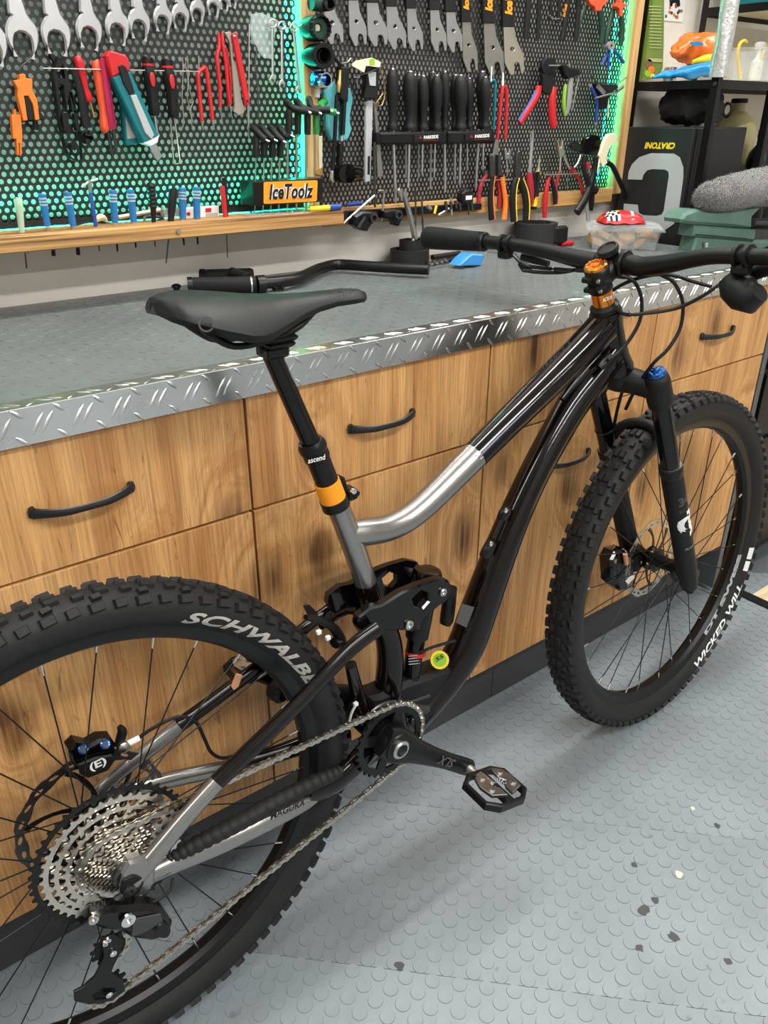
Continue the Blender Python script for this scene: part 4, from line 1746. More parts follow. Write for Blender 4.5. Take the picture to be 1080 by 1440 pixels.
# resample at half-inch pitch
acc = [0]
for a, b in zip(pth, pth[1:]):
    acc.append(acc[-1] + (V(b) - V(a)).length)
nl = int(acc[-1] / .0127 / 2) * 2
pts = []
j = 0
for i in range(nl):
    s_ = acc[-1] * i / nl
    while acc[j + 1] < s_:
        j += 1
    t = (s_ - acc[j]) / max(1e-9, acc[j + 1] - acc[j])
    pts.append(V(pth[j]).lerp(V(pth[j + 1]), t))
mb = MB()
for i in range(nl):
    a, b = pts[i], pts[(i + 1) % nl]
    d = (b - a)
    d.normalize()
    n = V((-d.z, 0, d.x))
    w_ = .0029 if i % 2 else .0041
    for s in (-1, 1):
        y0 = s * (w_ - .0012) - .0006
        pl8 = []
        for t, h in ((-.0036, .0), (-.0026, .0030), (0, .0042), (.0035, .0036), (.0063, .0026), (.0092, .0036), (.0127, .0042), (.0153, .0030), (.0163, 0)):
            pl8.append((t, h))
        pl8 += [(t, -h) for t, h in reversed(pl8[1:-1])]
        vs_ = []
        for yy in (y0, y0 + .0012):
            for t, h in pl8:
                q = a + d * t + n * h
                vs_.append((q.x, q.y + yy, q.z))
        k = len(pl8)
        mb.add(vs_, [tuple(range(k)), tuple(range(2 * k - 1, k - 1, -1))] + [(m_, (m_ + 1) % k, k + (m_ + 1) % k, k + m_) for m_ in range(k)])
    mb.cyl(a + V((0, -.0048, 0)), a + V((0, .0048, 0)), .0024, seg=6)
ch = obj('chain', mb, 'chain', bike, ang=30)

# ---------------------------------------------------------------- rear brake
m = bslab([(97, 1056), (107, 1046), (125, 1050), (140, 1041), (158, 1040), (166, 1052), (163, 1066), (150, 1077), (128, 1088), (110, 1084), (100, 1072)], -.052, .022, bev=.004)
bc = obj('rear_caliper', m, 'black_gloss', bike)
m = bslab([(110, 1076), (135, 1066), (158, 1062), (163, 1070), (152, 1085), (125, 1095), (113, 1090)], -.046, .004, bev=.002)
obj('caliper_cover', m, 'black_matte', bc)
for px, py in ((117, 1054), (148, 1047)):
    q = bpk(px, py, -.049)
    obj('piston_bolt', MB().lathe([(.0065, 0), (.0065, .004), (.0045, .006), (.002, .006)], q, (-.2, -1, .9), 16), 'black_satin', bc)
    obj('bolt_ring', MB().lathe([(.0040, .0055), (.0062, .0045), (.0062, .0062), (.0040, .0068)], q, (-.2, -1, .9), 16, closed=True), 'blue_anod', bc)
text_on('emblem', '(E)', bpk(128, 1087, -.0455), bpk(151, 1076, -.0455), .016, 'white_print', bc, bold=.03)
m = btube([(166, 1049, 6, -.056), (172, 1030, 7, -.056), (168, 1022, 4, -.056)], seg=10)
obj('banjo', m, 'black_satin', bc)
obj('banjo_bolt', MB().lathe([(.008, 0), (.008, .006), (.005, .008)], bpk(173, 1049, -.05), (0, -1, .1), 14), 'steel', bc)
m = btube([(178, 1047, 4.5, -.054), (196, 1038, 4.5, -.054)], seg=10, sm=1)
obj('hose_ferrule', m, 'white', bc)
m = btube([(195, 1038, 2.6, -.054), (215, 1024, 2.6, -.05), (250, 1008, 2.6, -.045), (275, 1015, 2.6, -.045), (288, 1040, 2.6, -.045), (297, 1058, 2.6, -.05), (312, 1066, 2.6, -.055), (330, 1063, 2.6, -.055)], seg=8)
obj('brake_hose', m, 'black_matte', bike)
# small fittings by the seat stay: copper tag, valve reflector, zip ties
m = bslab([(333, 948), (341, 950), (336, 966), (329, 971), (326, 966)], -.040, .003, bev=.001)
obj('copper_tag', m, 'copper_pad', bike)
m = bslab([(340, 922), (362, 918), (378, 925), (392, 938), (386, 946), (370, 938), (352, 932)], -.048, .014, bev=.003)
obj('stay_clip', m, 'bronze_cap', bike)
m = MB().lathe([(.0, 0), (.014, 0), (.017, .004), (.017, .02), (.012, .026), (0, .026)], bpk(383, 968, -.06), (.3, -1, 0), 20)
obj('far_pivot', m, 'black_satin', bike)
for (px, py, v) in ((448, 889, .03), (461, 897, .03), (500, 990, .03)):
    m = MB().box(bpk(px, py, v), (.007, .006, .007), ch=.001)
    o = obj('zip_tie', m, 'white', bike)
m = btube([(500, 992, 2, .032), (494, 1004, 2, .034), (491, 1018, 2, .034)], seg=6)
obj('zip_tie', m, 'lightgrey', bike)
m = bslab([(427, 852), (436, 851), (447, 862), (446, 868), (434, 867)], .0, .002, bev=0)
obj('mud_flap', m, 'black_matte', bike)
m = btube([(430, 868, 4, .02), (452, 873, 6, .02), (470, 884, 7, .02), (478, 900, 8, .025), (470, 905, 7, .028)], seg=10, sx=1.4)
obj('mud_guard', m, 'black_satin', bike)
# valve
m = MB().tube([bpk(420, 1136, .0), bpk(415, 1143, .0), bpk(414, 1148, 0)], [.003, .0035, .003], 8)
o = obj('valve', m, 'white', bike)
m = MB().lathe([(.0, 0), (.004, .001), (.004, .007), (0, .008)], bpk(417, 1150, .0), (-.3, -.2, .6), 10)
obj('valve_cap', m, 'red', o)

# ---------------------------------------------------------------- fork (steered)
def sobj(name, mb, mat, par=None, **k):
    o = obj(name, mb, mat, par or bike, **k)
    if par is None:
        o.matrix_local = STM
    return o


FO = V((.0285, 0, 0))
CW = .067                                        # half distance between the legs
def leg_pts(v):
    top = HTB + HFW * .030 - HAX * .004 + V((0, -v, 0))
    return top


def legp(s, d):
    """point on the leg axis, d metres below the crown top"""
    a = bpk(925, 540, CW, True)
    b = bpk(969, 822, CW, True)
    ax = (b - a).normalized()
    return V((a.x, -s * CW, a.z)) + V((ax.x, 0, ax.z)).normalized() * d


a_, b_ = bpk(925, 540, CW, True), bpk(969, 822, CW, True)
LL = (b_ - a_).length
dsp = (bpk(944, 657, CW, True) - a_).length      # where the stanchion enters the lower
LAX = (b_ - a_).normalized()
crown = MB()
cst = MB().tube([HTB - HAX * .004, HTB - HAX * .018, HTB - HAX * .030], [.0265, .028, .024], 24)
crown.add(cst.v, cst.f)
for s in (-1, 1):
    c0 = HTB - HAX * .020
    c3 = legp(s, .012)
    pts_ = [c0, c0.lerp(c3, .4) + HAX * .003, c0.lerp(c3, .75) + HAX * .002, c3]
    crown.tube(pts_, [.0245, .022, .021, .021], 16, sx=1.0)
    pa, pb2 = legp(s, -.020), legp(s, .045)
    crown.lathe([(.015, 0), (.0185, .002), (.0215, .012), (.0225, .05), (.0215, .062), (.018, .065)], pa, (pb2 - pa), 26)
cro = sobj('fork_crown', crown, 'black_matte', ang=50)
for s in (-1, 1):
    o = sobj('stanchion', MB().cyl(legp(s, .03), legp(s, dsp + .03), .0172, seg=26), 'black_gloss')
    sl_ = MB().lathe([(.0185, -.007), (.0218, -.005), (.0222, .002), (.0208, .004), (.0212, .014), (.020, .017)], legp(s, dsp), LAX, 26)
    sobj('wiper_seal', sl_, 'black_satin')
    ringp = MB().lathe([(.0183, 0), (.0192, 0), (.0192, .0025), (.0183, .0025)], legp(s, dsp - .0075), LAX, 26, closed=True)
    sobj('seal_ring', ringp, 'steel')
    if s < 0:
        sobj('travel_band', MB().lathe([(.0172, 0), (.0186, 0), (.0186, .0025), (.0172, .0025)], legp(s, dsp - .055), LAX, 26, closed=True), 'dark_steel')
    low = MB().lathe([(.0198, .012), (.0206, .03), (.0206, LL - dsp - .06), (.0192, LL - dsp - .02), (.0172, LL - dsp), (.016, LL - dsp + .006), (.009, LL - dsp + .007), (.0085, LL - dsp + .02), (.0, LL - dsp + .021)], legp(s, dsp), LAX, 28)
    lo_ = sobj('fork_lower', low, 'black_matte')
    # axle lug
    ax_ = V((FAX.x, -s * .058, FAX.z))
    q = legp(s, LL - .055)
    m = MB().tube([q, ax_.lerp(q, .4), ax_], [.016, .015, .014], 14)
    m.lathe([(.0, 0), (.014, 0), (.014, .02), (.010, .022), (0, .022)], ax_ + V((0, s * .010, 0)), (0, -s, 0), 18)
    obj('axle_lug', m, 'black_matte', lo_)
    if s > 0:
        def leg_wrap(t, arc, r=.0211):
            """t metres below the seal, arc metres round the leg (0 faces right, + to the front)"""
            c = legp(1, dsp) + LAX * t
            sd = V((-LAX.z, 0, LAX.x))
            if sd.x < 0:
                sd = -sd
            a = arc / r
            return c + sd * (r * sin(a)) + V((0, -1, 0)) * (r * cos(a))

        def leg_text(nm, s_, t0, arc0, ln, h, mt, down, bold):
            vs_, fs_ = text_mb(s_, 1, bold, 0, 1, 3)
            xa, xb = min(v[0] for v in vs_), max(v[0] for v in vs_)
            ya, yb = min(v[1] for v in vs_), max(v[1] for v in vs_)
            out = []
            for v in vs_:
                p_, q_ = (v[0] - xa) / (xb - xa) * ln, (v[1] - ya) / (yb - ya) * h
                out.append(leg_wrap(t0 + p_, arc0 + q_) if down else leg_wrap(t0 - q_, arc0 + p_))
            return obj(nm, MB().add(out, fs_), mt, lo_, smooth=False)
        leg_text('lettering', '34', .082, -.016, .026, .022, 'dark_print', False, .05)
        leg_text('lettering', 'RHYTHM', .098, -.016, .030, .0075, 'dark_print', False, .02)
        leg_text('lettering', 'FOX', .100, -.002, .066, .021, 'white_print', True, .10)
        tl = [(.118, -.022), (.112, -.012), (.112, .0), (.117, .004), (.120, -.004), (.124, -.010), (.132, -.012), (.140, -.009), (.143, -.004), (.141, -.013), (.147, -.010), (.143, -.018), (.148, -.019), (.138, -.024), (.128, -.025)]
        obj('fox_tail', MB().add([leg_wrap(a, b, .0214) for a, b in tl], [tuple(t_) for t_ in tessellate_polygon([[V((a, b, 0)) for a, b in tl]])]), 'white_print', lo_, smooth=False)
        leg_text('lettering', 'FLOAT', .196, -.016, .024, .005, 'grey_print', False, .02)
m = MB().lathe([(.0, .0), (.0145, .0), (.0165, -.003), (.0165, -.010), (.0, -.010)], legp(1, -.030), -LAX, 22)
bk = sobj('blue_dial', MB().lathe([(.0165, 0), (.0170, .003), (.0150, .007), (.0085, .008), (.0075, .012), (.0, .0125)], legp(1, -.020), -LAX, 22), 'blue_anod')
m = MB().box(legp(1, -.033), (.016, .004, .003))
obj('dial_lever', m, 'chrome', bk)
sobj('top_cap', MB().lathe([(.0165, 0), (.0165, .003), (.009, .004), (.0, .004)], legp(-1, -.020), -LAX, 22), 'black_satin')
# arch in front of the legs
arch = []
for k in range(13):
    t = k / 12
    a = pi * t
    c = legp(1, dsp - .012).lerp(legp(-1, dsp - .012), t)
    arch.append(c + V((0, 0, 0)) - LAX * (.050 * sin(a) ** .45) + V((LAX.z * -1, 0, LAX.x)).normalized() * (.030 * sin(a) ** .5))
sobj('fork_arch', MB().tube(arch, [.012 - .002 * sin(pi * k / 12) for k in range(13)], 12, sx=.8), 'black_matte')
# front caliper on the far leg
q = V((FAX.x, .062, FAX.z))
m = bslab([(860, 788), (866, 776), (880, 772), (892, 782), (893, 810), (888, 828), (874, 832), (862, 820)], -.040, .030, steer=True, bev=.005)
fc_ = sobj('front_caliper', m, 'black_gloss')
obj('caliper_bolt', MB().lathe([(.006, 0), (.006, .006), (.003, .006)], bpk(866, 789, -.036, True), (0, -1, .2), 12), 'chrome', fc_)
m = btube([(879, 779, 3.5, -.034), (881, 793, 3.5, -.034)], steer=True, seg=8, sm=1)
obj('banjo_fitting', m, 'copper_pad', fc_)
m = bslab([(880, 818), (890, 808), (893, 812), (884, 822)], -.037, .002, steer=True, bev=0)
obj('emblem', m, 'white_print', fc_)
# brake line along the far leg
m = btube([(881, 780, 2.4, -.06), (878, 740, 2.4, -.07), (868, 690, 2.4, -.075), (858, 640, 2.4, -.07), (872, 560, 2.4, -.03), (884, 545, 2.4, -.01), (900, 536, 2.4, .01)], steer=True, seg=8)
sobj('brake_hose', m, 'black_matte')

# ---------------------------------------------------------------- cockpit (steered)
def spk(px, py, v):
    return bpk(px, py, v, True)


# spacers and stem clamp stand on the steering axis
def onax(h, r):
    return (r, h)


BT = HTT + HAX * .014
sp_ = MB().lathe([(.0165, 0), (.0172, .0005), (.0172, .0225), (.0165, .023)], BT, HAX, 28)
spo = sobj('orange_spacer', sp_, 'orange_anod')
text_on('lettering', 'ACROS', spk(846, 425, .0178), spk(859, 420, .0170), .006, 'white_print', spo, bold=.02, lift=.0022)
m = MB().lathe([(.0175, 0), (.0195, .002), (.0195, .012), (.0180, .014), (.0180, .018), (.0195, .020), (.0195, .038), (.0175, .040)], BT + HAX * .0235, HAX, 28)
STT = BT + HAX * .0635
BC = BT + HAX * .047 + HFW * .041                 # bar clamp centre
m.tube([BT + HAX * .042, BC - HFW * .012], [.0185, .0200], 18)
ste = sobj('stem', m, 'black_satin', ang=45)
m = MB().lathe([(.021, -.026), (.0225, -.024), (.0225, .024), (.021, .026)], BC, (0, 1, 0), 26)
obj('bar_clamp', m, 'black_satin', ste)
for h in (.010, .028):
    for s in (-1, 1):
        q = BT + HAX * (.0235 + h) - HFW * .018 + V((0, s * .006, 0))
        g = MB().cyl(q + V((0, -.009, 0)), q + V((0, .009, 0)), .005, seg=12)
        g.box(q + HFW * .003, (.01, .016, .010), ch=.002)
    obj('clamp_lug', g, 'black_satin', ste)
    obj('bolt', MB().lathe([(.0036, 0), (.0036, .003), (.0016, .003), (.0016, .001)], BT + HAX * (.0235 + h) - HFW * .018 + V((0, -.0125, 0)), (0, -1, 0), 10), 'chrome', ste)
cap = MB().lathe([(.0175, 0), (.0185, .001), (.0185, .005), (.0165, .0065), (.0125, .0065), (.012, .004), (.006, .004), (.0055, .006), (.0, .006)], STT, HAX, 28)
tc_ = sobj('top_cap', cap, 'orange_anod')
for k in range(10):
    a = 2 * pi * k / 10
    e1_, e2_ = HFW, V((0, 1, 0))
    q = STT + HAX * .0068 + (e1_ * cos(a) + e2_ * sin(a)) * .0147
    obj('cap_stud', MB().lathe([(.0016, 0), (.0012, .001), (.0, .0011)], q, HAX, 6), 'chrome', tc_)
# computer mount: oval puck on an arm
q0 = spk(856, 355, .004)
pk = MB()
nn = (HAX * .8 + V((0, 0, .6)) - HFW * .3).normalized()
e1_ = V((0, 1, 0))
e2_ = nn.cross(e1_)
vs_ = []
for sc3, h in ((1, 0), (1.04, .004), (.98, .009), (.80, .0095), (.74, .0075)):
    for k in range(24):
        a = 2 * pi * k / 24
        vs_.append(q0 + nn * h + e2_ * (.0185 * sc3 * cos(a)) + e1_ * (.015 * sc3 * sin(a)))
fs_ = [(r * 24 + k, r * 24 + (k + 1) % 24, r * 24 + 24 + (k + 1) % 24, r * 24 + 24 + k) for r in range(4) for k in range(24)]
fs_ += [tuple(range(23, -1, -1)), tuple(96 + k for k in range(24))]
pk.add(vs_, fs_)
pko = fixn(sobj('computer_mount', pk, 'black_satin'))
m = MB().tube([q0 - e2_ * .012, (q0 + BC) / 2 + HAX * .010, BC + HAX * .020], .0045, 10)
obj('mount_arm', m, 'black_satin', pko)
obj('mount_bolt', MB().lathe([(.0035, 0), (.0035, .004), (.0015, .004)], q0 - e2_ * .010 + V((0, -.010, -.004)), (0, -1, .3), 10), 'chrome', pko)

# handlebar lies in the plane through the clamp, square to the steering
def barp(px, py):
    Mi = SM.inverted()
    o = Mi @ CAM
    d = Mi.to_3x3() @ ray(px, py)
    n = V((1, 0, 0))
    q = o + d * ((BC - o).dot(n) / d.dot(n))
    # back sweep
    q2 = q.copy()
    for _ in range(4):
        sw = .14 * max(0, abs(q2.y) - .03)
        q2 = o + d * ((BC.x - sw - o.x) / d.x)
    return q2


bl = [barp(686, 340), barp(720, 344), barp(760, 351), barp(800, 361)]
br = [barp(905, 375), barp(940, 371), barp(975, 364), barp(1010, 360), barp(1060, 361)]
cl0, cr0_ = BC + V((0, .032, 0)), BC + V((0, -.032, 0))
pathb = [tuple(p) for p in bl] + [tuple(cl0), tuple(BC), tuple(cr0_)] + [tuple(p) for p in br]
radb = [.0112, .0112, .0122, .0138, .0158, .0159, .0158, .0152, .0140, .0122, .0112, .0112]
pr4 = catmull([p + (r,) for p, r in zip(pathb, radb)], 4)
# carry the bar on past the frame edge and into the left grip
dl = (V(pathb[0]) - V(pathb[1])).normalized()
dr_ = (V(pathb[-1]) - V(pathb[-2])).normalized()
g_in, g_out = barp(682, 340), barp(598, 334)
full = [tuple(g_out) + (.0112,)] + [p for p in pr4] + [tuple(V(pathb[-1]) + dr_ * .18) + (.0112,)]
bar = sobj('handlebar', MB().tube([p[:3] for p in full], [p[3] for p in full], 18), 'black_satin')
gl = MB()
gp_ = [g_out.lerp(g_in, t) for t in (0, .02, .1, .35, .6, .85, .93)]
gl.tube(gp_, [.0150, .0175, .0185, .0178, .0165, .0155, .0155], 20, sx=1.12)
gro = sobj('grip', gl, 'grip')
gl = MB().tube([g_out.lerp(g_in, t) for t in (.93, .94, 1.0, 1.01)], [.0155, .0172, .0172, .0155], 20)
obj('lock_ring', gl, 'black_satin', gro)
gr0 = V(pathb[-1]) + dr_ * .06
gl = MB().tube([gr0 + dr_ * (.13 * t) for t in (0, .05, .3, .6, .95, 1)], [.0155, .0165, .0165, .0178, .0175, .015], 20, sx=1.1)
gro = sobj('grip', gl, 'grip')
obj('lock_ring', MB().tube([gr0 - dr_ * .008, gr0 + dr_ * .001], .0172, 20), 'black_satin', gro)


# levers: clamp, body, blade
def lever(pc_, dirb, body, blade, name):
    c = V(pc_)
    m = MB()
    dirb = V(dirb).normalized()
    for t in (-.008, .008):
        m.tube([c + dirb * (t - .0035), c + dirb * (t - .003), c + dirb * (t + .003), c + dirb * (t + .0035)], [.014, .0158, .0158, .014], 20)
    m.box(c + V((-.002, 0, -.018)), (.018, .024, .014), ch=.003)
    o = sobj(name, m, 'black_satin')
    g = MB().tube(body[0], body[1], 12, sx=.9)
    obj('master_cylinder', g, 'black_matte', o)
    g = MB().tube(blade[0], blade[1], 10, sx=.6)
    obj('lever_blade', g, 'black_satin', o)
    return o


lc = barp(712, 343)
b1 = [barp(716, 365), barp(735, 377), barp(752, 383)]
b1 = [q + V((.02, 0, 0)) for q in b1]
bd = [barp(690, 352), barp(706, 360), barp(716, 371), barp(722, 380)]
lev = lever(lc, dl, ([barp(728, 362) + V((.012, 0, 0)), barp(745, 366) + V((.012, 0, 0)), barp(765, 372) + V((.012, 0, 0))], [.007, .0085, .0055]),
            ([p + V((.03, 0, 0)) for p in bd], [.0045, .0050, .0055, .006]), 'brake_lever')
sobj('lever_fitting', MB().tube([barp(716, 372) + V((.03, 0, 0)), barp(722, 378) + V((.03, 0, 0)), barp(730, 380) + V((.03, 0, 0))], [.006, .009, .006], 12), 'black_matte')
sobj('reach_dial', MB().tube([barp(672, 352) + V((.03, 0, 0)), barp(690, 354) + V((.03, 0, 0))], [.008, .006], 14), 'chrome')
rc = barp(1046, 360)
lev = lever(rc, dr_, ([barp(1015, 395) + V((.03, 0, 0)), barp(1030, 392) + V((.03, 0, 0)), barp(1060, 382) + V((.03, 0, 0)), barp(1085, 378) + V((.03, 0, 0))], [.008, .012, .012, .010]),
            ([barp(1040, 385) + V((.045, 0, 0)), barp(1075, 378) + V((.05, 0, 0)), barp(1110, 376) + V((.055, 0, 0))], [.006, .006, .006]), 'brake_lever')
m = MB()
sh_ = [barp(1020, 392), barp(1028, 404), barp(1040, 414), barp(1052, 420), barp(1064, 412)]
m.tube([p + V((.01, 0, 0)) for p in sh_], [.016, .023, .025, .022, .014], 16)
sobj('shifter', m, 'black_matte')
# cables and hoses of the cockpit
for nm, pts_ in (('shift_cable', [(1012, 400, 2.6, .17), (985, 418, 2.6, .15), (950, 434, 2.6, .12), (905, 441, 2.6, .09), (880, 442, 2.6, .06), (862, 434, 2.6, -.02)]),
                 ('brake_hose', [(1000, 403, 2.6, .16), (975, 396, 2.6, .13), (950, 388, 2.6, .10), (925, 386, 2.6, .08), (895, 392, 2.6, .05), (868, 404, 2.6, .0), (850, 418, 2.6, -.03)]),
                 ('brake_hose', [(875, 388, 2.6, .03), (892, 396, 2.6, .05), (902, 420, 2.6, .055), (900, 450, 2.6, .055), (885, 478, 2.6, .05), (868, 497, 2.6, .043), (855, 506, 2.6, .036)]),
                 ('brake_hose', [(930, 387, 2.6, .08), (948, 398, 2.6, .09), (960, 425, 2.6, .09), (957, 460, 2.6, .09), (940, 490, 2.6, .085), (918, 512, 2.6, .07), (895, 545, 2.6, .03), (880, 575, 2.6, .0)]),
                 ('brake_hose', [(735, 380, 2.6, -.17), (760, 383, 2.6, -.14), (790, 383, 2.6, -.1), (820, 378, 2.6, -.05), (850, 382, 2.6, -.02)]),
                 ('shift_cable', [(745, 375, 2.6, -.16), (775, 378, 2.6, -.12), (805, 380, 2.6, -.07), (835, 382, 2.6, -.03)])):
    sobj(nm, btube(pts_, steer=True, seg=8, sm=6), 'black_matte')
# cable port on the frame
m = btube([(858, 502, 7, .030), (848, 512, 7.5, .031), (842, 518, 5, .031)], seg=12)
obj('cable_port', m, 'black_satin', bike)
m = btube([(640, 901, 2.2, .028), (625, 905, 2.2, .026), (603, 912, 2.2, .022), (592, 918, 2.2, .018)], seg=8)
obj('shock_hose', m, 'black_matte', bike)
m = btube([(604, 978, 2.4, .03), (570, 990, 2.4, .034), (540, 1002, 2.4, .036), (520, 1018, 2.4, .036), (508, 1040, 2.4, .036), (500, 1064, 2.4, .03)], seg=8)
obj('shift_cable', m, 'dark_steel', bike)
m = btube([(243, 1235, 2.2, .075), (240, 1250, 2.2, .08), (228, 1262, 2.2, .085), (212, 1270, 2.2, .085), (200, 1275, 2.2, .085)], seg=8)
obj('shift_cable', m, 'black_matte', bike)

# ================================================================== tools on the boards
def crop(ox, oy, s):
    return lambda *p: (ox + p[0] / s, oy + p[1] / s) + tuple(q / s for q in p[2:3]) + tuple(p[3:])


A = crop(0, 0, 3)
B = crop(340, 0, 3.6)
C = crop(620, 0, 3.857)
D = crop(800, 0, 3.6)
Z1 = crop(0, 60, 6)
Z2 = crop(180, 20, 6)
Z3 = crop(0, 230, 3.176)
Z4 = crop(340, 140, 7.58)
Z5 = crop(430, 0, 5.538)
Z6 = crop(530, 60, 5.684)
Z7 = crop(660, 170, 4.909)
Z8 = crop(700, 0, 5.4)
ES = crop(0, 0, 1)


def slab(k, pts, y, th, holes=(), bev=.0012):
    """outline in crop k -> solid whose front is y, thickness th"""
    c = lambda pl: [(lambda a: (a.x, a.z))(P(*k(*p)[:2], y)) for p in pl]
    return MB().prism(c(pts), y, y + th, [c(h) for h in holes], bev)


def rod(k, pts, y, seg=10, sm=1, sx=1.0, up=(0, 1, 0)):
    """(x, y, radius) in crop k, centre line on plane y (a 4th value overrides y)"""
    q = []
    for p in pts:
        t = k(*p)
        yy = p[3] if len(p) > 3 else y
        a = P(t[0], t[1], yy)
        q.append((a.x, a.y, a.z, t[2] * mpp(a)))
    q = catmull(q, sm)
    return MB().tube([p[:3] for p in q], [p[3] for p in q], seg, sx=sx, up=up)


def thing(name, label, cat, parts, group=None):
    """parts: [(part name, MB, material[, [sub parts]])]; one part -> a single mesh thing"""
    allv = [v for p in parts for v in p[1].v]
    if not allv:
        return None
    lo = [min(v[i] for v in allv) for i in range(3)]
    hi = [max(v[i] for v in allv) for i in range(3)]
    loc = V(((lo[0] + hi[0]) / 2, (lo[1] + hi[1]) / 2, lo[2]))
    iv = Matrix.Translation(-loc)
    if len(parts) == 1 and len(parts[0]) == 3:
        o = obj(name, parts[0][1].xf(iv), parts[0][2])
        o.location = loc
        return tag(o, label, cat, group)
    e = empty(name, loc)
    tag(e, label, cat, group)
    for p in parts:
        o = obj(p[0], p[1].xf(iv), p[2], e)
        for s in (p[3] if len(p) > 3 else ()):
            obj(s[0], s[1].xf(iv), s[2], o)
    return e


YT = YP - .014          # usual centre plane of hanging tools
def circ(cx, cy, r, ry=None, n=14):
    return [(cx + r * cos(2 * pi * k / n), cy + (ry or r) * sin(2 * pi * k / n)) for k in range(n)]


# ---------------------------------------------------------------- open-ended spanners, graded by size
ORD = ['largest', 'second largest', 'third largest', 'fourth largest', 'fifth largest', 'sixth largest', 'seventh largest', 'eighth largest', 'ninth largest', 'tenth largest', 'eleventh largest', 'smallest']
for i, (cx, cy, r, dx) in enumerate([(-40, 175, 68, -36), (95, 145, 67, -33), (238, 140, 62, -29), (378, 125, 56, -20), (497, 110, 52, -18), (590, 95, 49, -16), (690, 75, 42, -12), (765, 65, 40, -10),
                                     (837, 45, 35, -8), (905, 20, 32, -6), (950, 6, 24, -4), (985, 0, 20, -3)]):
    cen = P(*A(cx, cy), YP - .009)
    R_ = r * mpp(cen) / 3 * 1.13
    u = V((-dx * .0, 0, 0))
    top = P(*A(cx + dx, cy - 145), YP - .009)
    d = V((top.x - cen.x, top.z - cen.z)).normalized()      # up the shaft
    s = V((d.y, -d.x))
    a0 = radians(-10)
    od = V((d.x * cos(a0) - d.y * sin(a0), d.x * sin(a0) + d.y * cos(a0))) * -1
    os_ = V((-od.y, od.x))
    pts = []
    c0 = V((cen.x, cen.z))
    tipL, tipR = c0 + od * R_ * 1.12 + os_ * R_ * .62, c0 + od * R_ * 1.12 - os_ * R_ * .62
    gap = .47
    inner = [c0 + od * R_ * 1.10 + os_ * R_ * (gap + .02), c0 + od * R_ * .35 + os_ * R_ * gap, c0 + od * R_ * .05 + os_ * R_ * gap * .8, c0 - od * R_ * .10 + os_ * R_ * gap * .3,
             c0 - od * R_ * .10 - os_ * R_ * gap * .3, c0 + od * R_ * .05 - os_ * R_ * gap * .8, c0 + od * R_ * .35 - os_ * R_ * gap, c0 + od * R_ * 1.10 - os_ * R_ * (gap + .02)]
    left = [c0 + os_ * R_ * .90 * sin(t) + od * R_ * (cos(t) if cos(t) < 0 else cos(t) * 1.25) for t in [radians(q) for q in (28, 45, 62, 80, 98, 115, 132, 146)]]
    right = [c0 - os_ * R_ * .90 * sin(t) + od * R_ * (cos(t) if cos(t) < 0 else cos(t) * 1.25) for t in [radians(q) for q in (146, 132, 115, 98, 80, 62, 45, 28)]]
    L_ = R_ * 8.5
    ws = R_ * .42
    sh = [c0 + d * R_ * 1.0 + s * ws * 1.2, c0 + d * R_ * 1.7 + s * ws, c0 + d * L_ + s * ws * .85, c0 + d * L_ - s * ws * .85, c0 + d * R_ * 1.7 - s * ws, c0 + d * R_ * 1.0 - s * ws * 1.2]
    # outline: left tip, up the left flank, shaft, down the right flank, right tip, inner jaw
    if (sh[0] - left[-1]).length > (sh[-1] - left[-1]).length:
        sh.reverse()
    poly = left + sh + right + list(reversed(inner))
    th = .006 + .004 * r / 67
    m = MB().prism([tuple(p) for p in poly], YP - .001 - th, YP - .001, (), .0028)
    fo = MB().prism([tuple(c0 + d * t + s * q) for t, q in ((R_ * 2.0, -ws * .45), (L_ * .8, -ws * .4), (L_ * .8, ws * .4), (R_ * 2.0, ws * .45))], YP - .0016 - th, YP - .001 - th + .0004)
    rg = MB().lathe([(ws * .6, 0), (ws * 1.5, 0), (ws * 1.5, th), (ws * .6, th)], (c0.x + d.x * (L_ + ws), YP - .001, c0.y + d.y * (L_ + ws)), (0, -1, 0), 18, closed=True)
    thing('open_end_spanner', ORD[i] + ' chrome open-ended spanner hanging in the graded row on the tool panel', 'wrench',
          [('jaw_and_shaft', m, 'satin_steel'), ('ring_end', rg, 'satin_steel')] if i > 8 else
          [('jaw_and_shaft', m, 'satin_steel'), ('raised_panel', fo, 'chrome'), ('ring_end', rg, 'satin_steel')], 'graded chrome spanners')

